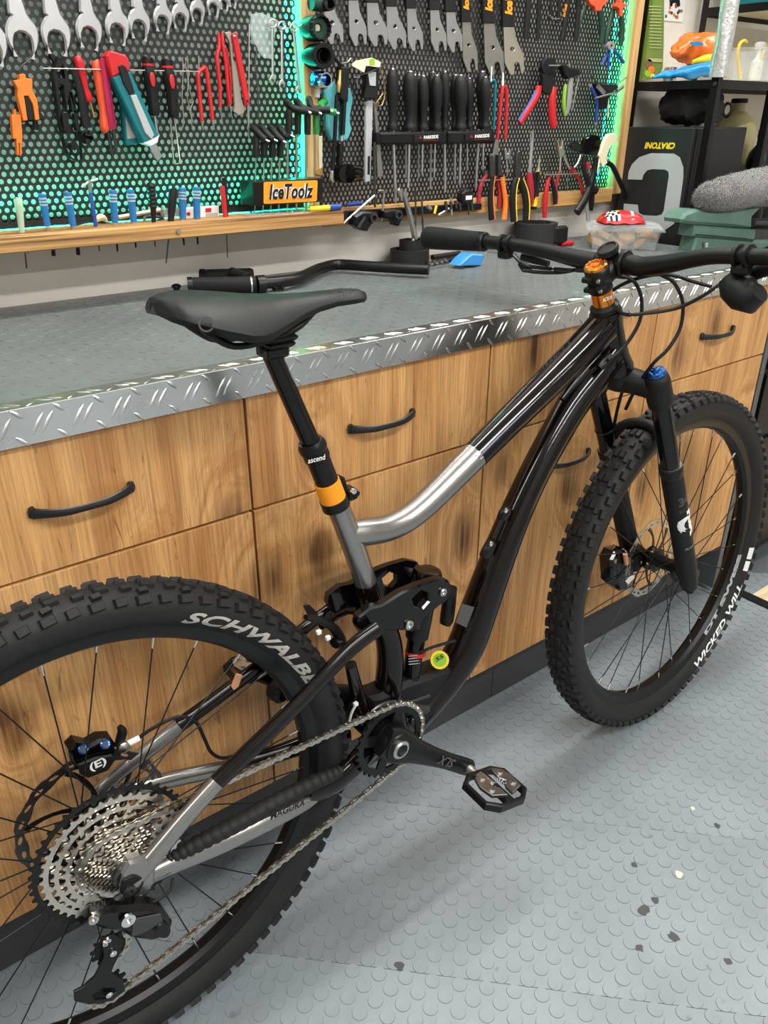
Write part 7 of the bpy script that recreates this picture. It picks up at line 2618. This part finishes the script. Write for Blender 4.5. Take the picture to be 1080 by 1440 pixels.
# black rucksack cover on the carton
def blob(pts, rads, seg=18, sx=1.0, up=(0, 0, 1), noise=.0, sm=4, seed=1):
    q = catmull([tuple(p) + (r,) for p, r in zip(pts, rads)], sm)
    mb = MB().tube([p[:3] for p in q], [p[3] for p in q], seg, sx=sx, up=up)
    if noise:
        rr = random.Random(seed)
        ph = [rr.uniform(0, 6) for _ in range(6)]
        from mathutils import noise as mnoise
        out = []
        for x, y, z in mb.v:
            d = mnoise.noise_vector(V((x * 26 + ph[0], y * 26 + ph[1], z * 26))) * noise * 2.2 + mnoise.noise_vector(V((x * 70 + ph[2], y * 70, z * 70 + ph[3]))) * noise * 1.1
            out.append((x + d.x, y + d.y, z + d.z))
        mb.v = out
    return mb
zb = 1.2105
thing('fabric_bag', 'crumpled black fabric bag heaped on top of the carton', 'bag', [
    ('heap', blob([(2.12, 1.475, zb + .012), (2.12, 1.45, zb + .030), (2.10, 1.42, zb + .040), (2.10, 1.37, zb + .045), (2.10, 1.33, zb + .035), (2.10, 1.295, zb + .010)], [.010, .034, .046, .052, .044, .008], sx=1.0, noise=.006, seg=30, sm=7), 'bag_fabric'),
    ('strap', MB().tube([(2.14, 1.295 + .012 * sin(k * .5), zb + .030 + .016 * cos(k * .5)) for k in range(13)], .004, 8), 'bag_fabric')])

# things on the rack shelf at eye height
simple('bag_green', (.16, .24, .045), .32, var=.25, vscale=14, bump=.4, bscale=30)
simple('bag_orange', (.80, .16, .02), .22, var=.2, vscale=20, bump=.5, bscale=26)
simple('bag_blue', (.01, .25, .62), .22, var=.2, vscale=20, bump=.5, bscale=24)
simple('pouch_print', (.42, .50, .20), .45)
YG = 1.505


def clampx(mb, x0=2.021):
    mb.v = [(max(x, x0 + (y - 1.4) * .001), y, z) for x, y, z in mb.v]
    return mb


gp = slab(R3, [(282, -160), (372, -160), (372, 100), (370, 300), (362, 470), (335, 542), (160, 552), (150, 505), (178, 400), (215, 260), (245, 140)], YG - .02, .024, (), .006)
e = thing('pouch', 'green stand-up pouch with fruit print on the rack shelf', 'bag', [('pouch', clampx(gp), 'bag_green')] +
      [('text_line', slab(R3, [(262, y), (345, y + 3), (345, y + 9), (262, y + 6)], YG - .0212, .001, (), 0), 'pouch_print') for y in range(40, 330, 22)] +
      [('bold_line', slab(R3, [(255, 402), (350, 405), (350, 430), (255, 425)], YG - .0212, .001, (), 0), 'pouch_print'),
       ('fruit_print', slab(R3, circ(258, 440, 26, 34), YG - .0212, .001, (), 0), 'brown'), ('fruit_print', slab(R3, circ(275, 480, 22, 24), YG - .0214, .001, (), 0), 'orange'),
       ('fruit_print', slab(R3, circ(250, 508, 20, 22), YG - .0216, .001, (), 0), 'lime'), ('fruit_print', slab(R3, circ(282, 522, 16, 16), YG - .0214, .001, (), 0), 'yellow')])
gb = clampx(slab(R3, [(192, -160), (330, -160), (290, 0), (250, 130), (165, 470), (152, 540), (140, 540), (165, 250)], YG + .016, .008, (), .001))
e = thing('grey_board', 'grey board with a 30K label behind the green pouch', 'board', [('board', gb, 'lightgrey'), ('label', slab(R3, [(195, -40), (285, -40), (262, 72), (190, 68)], YG + .0152, .001, (), 0), 'grey')])
iv_ = Matrix.Translation(-e.location)
f = lambda a, b_: iv_ @ P(*R3(a, b_)[:2], YG + .015)
text_on('lettering', '30K', f(196, 52), f(262, 54), f(196, 5).z - f(196, 52).z, 'black_matte', e.children[0], bold=.03)
obj('label_line', slab(R3, [(180, 85), (252, 92), (252, 96), (180, 89)], YG + .0152, .001, (), 0).xf(iv_), 'black_matte', e)
# poster on the wall
YQ = YW - .002
pp = [('sheet', slab(R3, [(362, -60), (522, -60), (515, 0), (490, 152), (362, 142)], YQ, .001, (), 0), 'white')]
rr = random.Random(3)
for i in range(16):
    x, y = rr.uniform(375, 485), rr.uniform(30, 128)
    pp.append(('print_petal', slab(R3, [(x + a * s_ , y + b_ * s_) for a, b_ in ((0, -13), (7, -6), (7, 7), (0, 13), (-7, 7), (-7, -6)) for s_ in (1,)], YQ - .0004 - i * .00001, .0005, (), 0), ('redorange', 'green_dark', 'crimson', 'teal', 'orange')[i % 5]))
pp.append(('print_shape', slab(R3, [(400, 0), (470, -10), (475, 40), (455, 48), (445, 20), (425, 22), (418, 45), (405, 40)], YQ - .0008, .0005, (), 0), 'black_matte'))
thing('poster', 'small poster of orange and red flowers on the white wall', 'poster', pp)
# crisp bags lie across the shelf
def pill(pts, y, th, k, mt):
    return slab(k, pts, y, th, (), .012)
og = blob([V((0, 0, .010)) + q for q in [P(*R3(405, 390)[:2], 1.40), P(*R3(470, 385)[:2], 1.40), P(*R3(540, 370)[:2], 1.39), P(*R3(640, 370)[:2], 1.37), P(*R3(740, 360)[:2], 1.35), P(*R3(790, 360)[:2], 1.34)]], [.004, .026, .036, .034, .030, .012], sx=1.0, noise=.0045, seed=4, seg=30, sm=7)
thing('crisp_bag', 'orange foil crisp bag lying on the blue bag on the rack', 'bag', [('bag', og, 'bag_orange'), ('yellow_band', blob([P(*R3(560, 430)[:2], 1.355), P(*R3(650, 408)[:2], 1.345), P(*R3(745, 400)[:2], 1.335)], [.004, .010, .012], noise=.001), 'yellow'),
                                                                      ('print_patch', slab(R3, [(545, 290), (600, 285), (640, 300), (620, 318), (560, 315)], 1.338, .002, (), 0), 'bag_blue')])
bl_ = blob([P(*R3(275, 540)[:2], 1.40), P(*R3(400, 520)[:2], 1.38), P(*R3(520, 505)[:2], 1.36), P(*R3(640, 485)[:2], 1.345), P(*R3(730, 470)[:2], 1.335)], [.003, .011, .017, .022, .022], sx=.8, noise=.003, seed=6, seg=26, sm=7)
zmin = min(v[2] for v in bl_.v)
bl_.xf(Matrix.Translation((0, 0, SZ1 + .001 - zmin)))
thing('crisp_bag', 'bright blue foil bag lying flat on the rack shelf', 'bag', [('bag', bl_, 'bag_blue')])
q = P(*R3(410, 480)[:2], 1.44)
thing('tin_can', 'small striped tin can behind the foil bags', 'can', [('can', MB().lathe([(.016, 0), (.017, .001), (.017, .032), (.015, .034), (.014, .032)], (q.x, q.y, SZ1), (0, 0, 1), 20), 'chrome'), ('band', MB().lathe([(.0173, .008), (.0173, .014)], (q.x, q.y, SZ1), (0, 0, 1), 20), 'black_matte')])
# ribbed clear bowl with a pump bottle and yellow tools
m, nt, b = newmat('clear_plastic')
b.inputs['Base Color'].default_value = (.85, .9, .9, 1)
b.inputs['Roughness'].default_value = .08
b.inputs['Alpha'].default_value = .19
YO = 1.33
q = P(*R3(955, 550)[:2], YO)
rr_b = (P(*R3(1075, 470)[:2], YO) - P(*R3(840, 470)[:2], YO)).length / 2
m = MB()
n_ = 48
vs, fs = [], []
for (rf, z) in ((.80, 0), (.86, .002), (.95, .05), (1.0, .078), (.96, .078), (.90, .05), (.80, .004)):
    for k in range(n_):
        a = 2 * pi * k / n_
        r = rr_b * rf * (1 + .025 * (1 if k % 2 else -1))
        vs.append((q.x + r * cos(a), q.y + r * sin(a), SZ1 + .001 + z))
for j in range(6):
    for k in range(n_):
        l = (k + 1) % n_
        fs.append((j * n_ + k, j * n_ + l, j * n_ + n_ + l, j * n_ + n_ + k))
fs.append(tuple(range(n_)))
thing('ribbed_bowl', 'clear ribbed plastic bowl on the rack shelf', 'bowl', [('bowl', m.add(vs, fs), 'clear_plastic')])
qx = P(*R3(985, 550)[:2], YO + .01)
thing('pump_bottle', 'white pump dispenser standing in the clear bowl', 'bottle', [('bottle', MB().lathe([(.014, 0), (.016, .003), (.016, .045), (.008, .055), (.006, .075)], (qx.x, qx.y, SZ1 + .006), (0, 0, 1), 18), 'white'),
                                                                          ('nozzle', MB().lathe([(.012, .075), (.015, .080), (.015, .088), (.010, .092), (0, .093)], (qx.x, qx.y, SZ1 + .006), (0, 0, 1), 18), 'white')])
thing('tyre_lever', 'yellow curved lever standing in the clear bowl', 'lever', [('lever', rod(R3, [(890, 540, 12), (872, 400, 12), (882, 310, 11), (915, 280, 10), (935, 290, 8)], YO + .02, sm=3), 'yellow')])
thing('tyre_lever', 'straight yellow lever leaning out of the clear bowl', 'lever', [('lever', rod(R3, [(1010, 480, 10), (1050, 350, 10), (1090, 300, 9)], YO + .0, sm=2), 'yellow')])
# teal carton on the top shelf
thing('carton', 'teal printed carton on the highest rack shelf', 'box', [('box', MB().box((RX1 + .16, 1.38, 1.4975 + .05), (.22, .16, .10), ch=.002), 'teal'), ('print_stripe', MB().box((RX1 + .0495, 1.37, 1.53), (.001, .09, .012)), 'white')])

# bottles and cans on the middle shelf
simple('jerry', (.55, .50, .26), .35, trans=.0)
def bottle(name, label, x, y, w_, h, mat, capm, cap_r, cap_h, z=SZ0, squ=False):
    seg = 4 if squ else 20
    m = MB().lathe([(w_ * .9, 0), (w_, .004), (w_, h * .78), (w_ * .85, h * .86), (cap_r * .9, h * .94), (cap_r * .9, h)], (x, y, z), (0, 0, 1), seg)
    c = MB().lathe([(cap_r, h), (cap_r * 1.05, h + .002), (cap_r * 1.05, h + cap_h - .002), (cap_r * .9, h + cap_h), (0, h + cap_h)], (x, y, z), (0, 0, 1), 20)
    return thing(name, label, 'bottle', [('bottle', m, mat), ('cap', c, capm)])
bottle('oil_bottle', 'black oil bottle with dark red cap behind the towel', 2.36, 1.30, .036, .26, 'black_satin', 'crimson', .017, .022)
bottle('oil_bottle', 'black oil bottle with yellow cap beside the red-capped one', 2.43, 1.31, .034, .265, 'black_satin', 'yellow', .014, .024)
bottle('oil_bottle', 'slim black bottle with bright red cap by the carton', 2.27, 1.335, .022, .265, 'black_satin', 'red', .012, .022)
bottle('jerry_can', 'pale yellow translucent canister with black lid on the rack', 2.42, 1.43, .062, .35, 'jerry', 'black_matte', .022, .012)
bottle('spray_bottle', 'white spray bottle behind the carton', 2.30, 1.46, .030, .30, 'white', 'white', .014, .03)
thing('carton', 'small black carton standing beside the CRATONI box', 'box', [('box', MB().box((2.275, 1.385, SZ0 + .125), (.06, .06, .25), ch=.002), 'black_matte')])
# ================================================================== vise with towel
YV = 1.13
vz = P(*R1(700, 380)[:2], YV)
vb = slab(R1, [(668, 300), (1005, 325), (1200, 335), (1200, 395), (1000, 398), (880, 398), (640, 392), (655, 350)], YV, .042, (), .006)
ZTOP = .9194
low = min(v[2] for v in vb.v)
vb.v = [(x, y, ZTOP + (z - low) * .9 if z < low + .02 else z) for x, y, z in vb.v]
sv = thing('bench_vise', 'green cast iron bench vise clamped at the worktop end', 'vise', [
    ('base', vb, 'vise'),
    ('fixed_jaw', slab(R1, [(648, 300), (662, 235), (1015, 262), (1000, 335), (990, 330), (652, 302)], YV - .006, .046, (), .006), 'vise', [('cast_lettering', slab(R1, [(690, 283), (960, 305), (960, 312), (690, 290)], YV - .008, .003, (), .0005), 'vise')]),
    ('upper_jaw', slab(R1, [(580, 200), (600, 165), (660, 142), (800, 150), (1010, 122), (1040, 132), (990, 190), (985, 255), (860, 245), (660, 232), (582, 222)], YV - .010, .050, (), .007), 'vise'),
    ('screw', rod(R1, [(985, 222, 26), (1200, 228, 26)], YV + .03, seg=16), 'dark_steel'),
    ('slide', slab(R1, [(1000, 255), (1200, 262), (1200, 335), (1000, 330)], YV + .01, .05, (), .003), 'dark_steel'),
    ('bolt', rod(R1, [(718, 335, 14, YV - .006), (714, 362, 14, YV - .006)], YV - .004, seg=6), 'chrome')])
m, nt, b = newmat('towel')
b.inputs['Base Color'].default_value = (.085, .08, .078, 1)
b.inputs['Roughness'].default_value = .95
b.inputs['Sheen Weight'].default_value = .6
tcn = nt.nodes.new('ShaderNodeTexCoord')
nz = nt.nodes.new('ShaderNodeTexNoise')
nz.inputs['Scale'].default_value = 260
nz.inputs['Detail'].default_value = 4
bpn = nt.nodes.new('ShaderNodeBump')
bpn.inputs['Strength'].default_value = 1
bpn.inputs['Distance'].default_value = .004
nt.links.new(tcn.outputs['Object'], nz.inputs['Vector'])
nt.links.new(nz.outputs['Fac'], bpn.inputs['Height'])
nt.links.new(bpn.outputs['Normal'], b.inputs['Normal'])
rmp = nt.nodes.new('ShaderNodeValToRGB')
rmp.color_ramp.elements[0].color = (.045, .042, .041, 1)
rmp.color_ramp.elements[1].color = (.17, .16, .155, 1)
rmp.color_ramp.elements[0].position = .35
rmp.color_ramp.elements[1].position = .68
nt.links.new(nz.outputs['Fac'], rmp.inputs[0])
nt.links.new(rmp.outputs[0], b.inputs['Base Color'])
tw = [P(*R2(592, 605)[:2], YV), P(*R2(640, 585)[:2], YV), P(*R2(720, 565)[:2], YV), P(*R2(840, 540)[:2], YV), P(*R2(980, 515)[:2], YV + .01), P(*R2(1120, 500)[:2], YV + .02), P(*R2(1300, 490)[:2], YV + .03)]
mb = blob(tw, [.012, .030, .037, .043, .047, .050, .046], seg=22, sx=1.0, noise=.0015)
# terry loops standing off the towel
rr = random.Random(11)
base_n = len(mb.f)
import itertools
pts_, nn_ = [], []
src_v = [V(v) for v in mb.v]
fib_v, fib_f = [], []
for fc in list(mb.f):
    if len(fc) != 4:
        continue
    a, b_, c, d = (src_v[i] for i in fc)
    n = (b_ - a).cross(c - a)
    if n.length < 1e-9:
        continue
    n.normalize()
    cc = (a + b_ + c + d) / 4
    for _ in range(9):
        u, t = rr.random(), rr.random()
        p = a.lerp(b_, u).lerp(d.lerp(c, u), t)
        axis_c = min(tw, key=lambda q: (q - p).length)
        o_ = (p - axis_c)
        if n.dot(o_) < 0:
            n = -n
        tip = p + (n + V((rr.uniform(-.7, .7), rr.uniform(-.7, .7), rr.uniform(-.7, .7)))) * .0036
        s_ = V((rr.uniform(-1, 1), rr.uniform(-1, 1), rr.uniform(-1, 1))) * .0009
        k = len(fib_v)
        fib_v += [p - s_, p + s_, tip]
        fib_f.append((k, k + 1, k + 2))
te = thing('towel', 'rolled dark grey fluffy towel draped over the vise', 'towel', [('roll', mb, 'towel'), ('pile', MB().add(fib_v, fib_f), 'towel')])
for c in te.children:
    if c.name.startswith('pile'):
        c['kind'] = 'stuff'

# ================================================================== things on the worktop
WZ = .9195
cz = PZ(835, 350, WZ)
c_a, c_b, c_c = PZ(828, 350, WZ), PZ(926, 353, WZ), PZ(945, 330, WZ)
# cookie tray: frame from its near edge
ex = (c_b - c_a).normalized()
ey = V((-ex.y, ex.x, 0))
Lx = (c_b - c_a).length
TM = Matrix(((ex.x, ey.x, 0, c_a.x), (ex.y, ey.y, 0, c_a.y), (0, 0, 1, WZ), (0, 0, 0, 1)))
ce = empty('cookie_tray', M=TM)
tag(ce, 'clear plastic tray of golden cookies with lid on the worktop', 'tray')
hh, dd_ = .045, .15
m = MB()
vs = []
for (ins, z) in ((.008, .0005), (.0, hh), (-.010, hh), (-.010, hh + .002), (.002, hh + .002), (.010, .002)):
    for x, y in ((ins, ins), (Lx - ins, ins), (Lx - ins, dd_ - ins), (ins, dd_ - ins)):
        vs.append((x, y, z))
fs = [(j * 4 + k, j * 4 + (k + 1) % 4, j * 4 + 4 + (k + 1) % 4, j * 4 + 4 + k) for j in range(5) for k in range(4)] + [(0, 1, 2, 3)]
obj('tray', m.add(vs, fs), 'clear_plastic', ce, smooth=False)
m = MB().box((Lx / 2, dd_ / 2, hh + .004), (Lx + .018, dd_ + .018, .003), ch=.001)
m.box((Lx / 2, dd_ / 2, hh + .008), (Lx - .01, dd_ - .01, .006), ch=.002)
obj('lid', m, 'clear_plastic', ce)
simple('cookie', (.50, .27, .09), .7, var=.35, vscale=60, bump=.6, bscale=120)
rr = random.Random(5)
for i in range(3):
    for j in range(2):
        for k in range(2):
            c = V((.025 + (Lx - .05) * (i + .5 * (k % 2) * .6) / 2.4, .04 + j * .07, .012 + .017 * k))
            m = MB()
            n_ = 14
            vs = []
            tilt = Matrix.Rotation(rr.uniform(-.5, .5), 3, 'X') @ Matrix.Rotation(rr.uniform(-.4, .4), 3, 'Y')
            for r, z in ((.6, -.008), (.95, -.006), (1.0, 0), (.9, .006), (.5, .009)):
                for q in range(n_):
                    a = 2 * pi * q / n_
                    w2 = 1 + .10 * (1 if q % 2 else -1)
                    vs.append(tilt @ V((.024 * r * w2 * cos(a), .026 * r * w2 * sin(a), z)))
            fs = [(u * n_ + q, u * n_ + (q + 1) % n_, u * n_ + n_ + (q + 1) % n_, u * n_ + n_ + q) for u in range(4) for q in range(n_)] + [tuple(range(n_)), tuple(4 * n_ + q for q in range(n_))]
            m.add(vs, fs)
            o = obj('cookie', m, 'cookie')
            cw = TM @ c
            o.location = cw
            tag(o, 'golden brown cookie lying inside the clear tray', 'cookie', 'cookies in the tray')
# snack packet on the lid
LZT = hh + .0115


def pillow(u0, u1, v0, v1, lift, n=8, m=6):
    """a patch of the pillow-shaped packet lying on the tray lid (u, v in -1..1)"""
    mb = MB()
    vs, fs = [], []
    ca, sa = cos(.25), sin(.25)
    for i in range(n + 1):
        for j in range(m + 1):
            u, v = u0 + (u1 - u0) * i / n, v0 + (v1 - v0) * j / m
            t = max(0, (1 - abs(u) ** 4) * (1 - abs(v) ** 4))
            x, y = u * .058 * (1 - .06 * v * v), v * .040 * (1 - .08 * u * u)
            z = .004 + .026 * t ** .8 + .0012 * sin(9 * u + 4 * v) + lift
            q = TM @ V((Lx * .44 + x * ca - y * sa, dd_ * .42 + x * sa + y * ca, LZT + z))
            vs.append(q)
    for i in range(n):
        for j in range(m):
            a = i * (m + 1) + j
            fs.append((a, a + m + 1, a + m + 2, a + 1))
    return mb.add(vs, fs)


body = pillow(-1, 1, -1, 1, 0, 24, 16)
nb_ = len(body.v)
under = [(x, y, (TM @ V((0, 0, LZT + .0015))).z) for x, y, z in body.v]
body.add(under, [tuple(reversed(f)) for f in list(body.f)])
parts_ = [('packet', body, 'red'), ('silver_end', pillow(.80, .99, -.95, .95, .0006), 'chrome'), ('white_stripe', pillow(.28, .40, -.92, .3, .0006), 'white'), ('yellow_patch', pillow(-.5, .45, .25, .85, .0006, 12, 6), 'yellow'),
          ('gold_seal', pillow(-.99, -.86, -.3, .9, .0008), 'redorange')]
for i in range(5):
    for j in range(4):
        parts_.append(('check', pillow(-.84 + i * .12, -.84 + (i + 1) * .12, -.95 + j * .24, -.95 + (j + 1) * .24, .0007, 2, 2), 'black_matte' if (i + j) % 2 else 'white'))
thing('snack_packet', 'red, yellow and checkered snack packet lying on the cookie tray lid', 'packet', parts_)

# spare handlebar with grips
BZ = WZ + .0165
def bz(px, py, z=BZ):
    return PZ(px, py, z)
hb = [bz(372, 398), bz(395, 396), bz(418, 392), bz(436, 384), bz(452, 377), bz(475, 372), bz(510, 374), bz(560, 377), bz(603, 379)]
q = catmull([tuple(p) for p in hb], 4)
hbv = thing('spare_handlebar', 'loose black handlebar with rubber grip lying on the worktop', 'handlebar', [
    ('bar', MB().tube(q, .0112, 14), 'black_satin'),
    ('grip', MB().tube([bz(270, 402), bz(272, 402), bz(360, 400), bz(362, 400)], [.0135, .0160, .0155, .0135], 18), 'grip'),
    ('lock_ring', MB().tube([bz(264, 402.3), bz(271, 402)], .0168, 18), 'black_satin'), ('lock_ring', MB().tube([bz(361, 400), bz(372, 399)], .0168, 18), 'black_satin'),
    ('ring_mark', MB().tube([bz(352, 400.3), bz(354, 400.2)], .0162, 18), 'steel')])
g2 = [PZ(286, 387, BZ), PZ(325, 386, BZ), PZ(372, 391, BZ)]
thing('spare_grip', 'loose black rubber grip lying behind the spare handlebar', 'grip', [('grip', MB().tube([PZ(288, 390, BZ), PZ(292, 390, BZ), PZ(352, 388, BZ), PZ(356, 388, BZ)], [.0135, .0155, .0155, .0135], 18), 'grip'), ('lock_ring', MB().tube([PZ(282, 390, BZ), PZ(289, 390, BZ)], .0165, 18), 'black_satin'),
                                                                                            ('end_plug', MB().tube([PZ(326, 383, BZ + .014), PZ(350, 390, BZ + .010)], [.010, .008], 12), 'black_matte')])
kq = PZ(249, 413, WZ)
thing('bar_end_plug', 'small black stepped knob standing on the worktop behind the saddle', 'knob', [('knob', MB().lathe([(.010, 0), (.011, .004), (.006, .006), (.006, .010), (.009, .012), (.009, .016), (.005, .018), (.0, .019)], (kq.x, kq.y, WZ), (0, 0, 1), 18), 'black_satin')])
thing('lever_clamp', 'small dark lever clamp lying by the saddle nose', 'clamp', [('clamp', MB().tube([PZ(385, 406, WZ + .006), PZ(392, 403, WZ + .008), PZ(398, 405, WZ + .006)], .005, 10), 'black_matte')])
# coiled strap
sq = PZ(575, 369, WZ)
m = MB()
def band(cx, cy, r0, r1, z0, z1, turns, th=.0022):
    mb = MB()
    n = int(26 * turns)
    vs, fs = [], []
    for i in range(n + 1):
        a = 2 * pi * turns * i / n
        r = r0 + (r1 - r0) * i / n
        for rr2, z in ((r, z0), (r, z1), (r + th, z1), (r + th, z0)):
            vs.append((cx + rr2 * cos(a), cy + rr2 * sin(a), z))
    for i in range(n):
        for k in range(4):
            l = (k + 1) % 4
            fs.append((i * 4 + k, i * 4 + l, i * 4 + 4 + l, i * 4 + 4 + k))
    fs += [(0, 1, 2, 3), (n * 4 + 3, n * 4 + 2, n * 4 + 1, n * 4)]
    return mb.add(vs, fs)
sy = min(sq.y, 1.475)
thing('coiled_strap', 'coiled flat black strap standing on the worktop by the wall', 'strap', [('coil', band(sq.x, sy, .030, .046, WZ + .0005, WZ + .030, 3.2), 'rubber'), ('inner_coil', band(sq.x + .004, sy, .016, .029, WZ + .018, WZ + .050, 2.2), 'rubber')])
# waist strap roll behind the grip
q0 = PZ(727, 343, WZ)
ry_ = min(q0.y, 1.47)
thing('rolled_belt', 'thick black padded belt rolled up against the wall', 'belt', [('roll', band(q0.x, ry_, .034, .052, WZ + .0005, WZ + .060, 2.1, .008), 'bag_fabric'), ('buckle', MB().box((q0.x + .040, ry_ - .050, WZ + .032), (.05, .018, .042), ch=.005), 'black_matte')])
# chain tool, blue wedge, little caps
m = MB()
ct = [PZ(606, 368, WZ + .006), PZ(625, 366, WZ + .006), PZ(645, 360, WZ + .007), PZ(662, 355, WZ + .007)]
thing('chain_tool', 'black chain tool rod with steel links lying by the strap', 'tool', [('rod', MB().tube([PZ(608, 362, WZ + .006), PZ(646, 356, WZ + .006)], .006, 10), 'black_matte'), ('rod', MB().tube([PZ(600, 371, WZ + .006), PZ(644, 364, WZ + .006)], .005, 10), 'black_satin')] +
      [('link', MB().lathe([(.003, 0), (.006, 0), (.006, .004), (.003, .004)], PZ(606 + k * 7, 371 - k * 1.4, WZ + .012), (.2, -.4, 1), 12, closed=True), 'steel') for k in range(4)])
wq = PZ(664, 376, WZ)
wed = slab(ES, [(646, 379), (655, 369), (664, 362), (680, 363), (682, 368), (676, 379)], wq.y, .035, (), .003)
wzm = min(v[2] for v in wed.v)
wed.xf(Matrix.Translation((0, 0, WZ + .0004 - wzm)))
thing('blue_wedge', 'light blue plastic wedge lying on the worktop under the grip', 'wedge', [('wedge', wed, 'blue_bright')])
gq, rq = PZ(776, 342, WZ), PZ(795, 345, WZ)
thing('tape_roll', 'small bright green roll lying on the worktop by the wall', 'roll', [('roll', MB().lathe([(.008, 0), (.016, 0), (.016, .012), (.008, .012)], (gq.x, min(gq.y, 1.5), WZ), (0, 0, 1), 20, closed=True), 'lime')])
thing('red_cap', 'small red plastic strip lying beside the green roll', 'strip', [('strip', MB().box((rq.x, min(rq.y, 1.48), WZ + .005), (.05, .02, .009), ch=.002), 'red')])
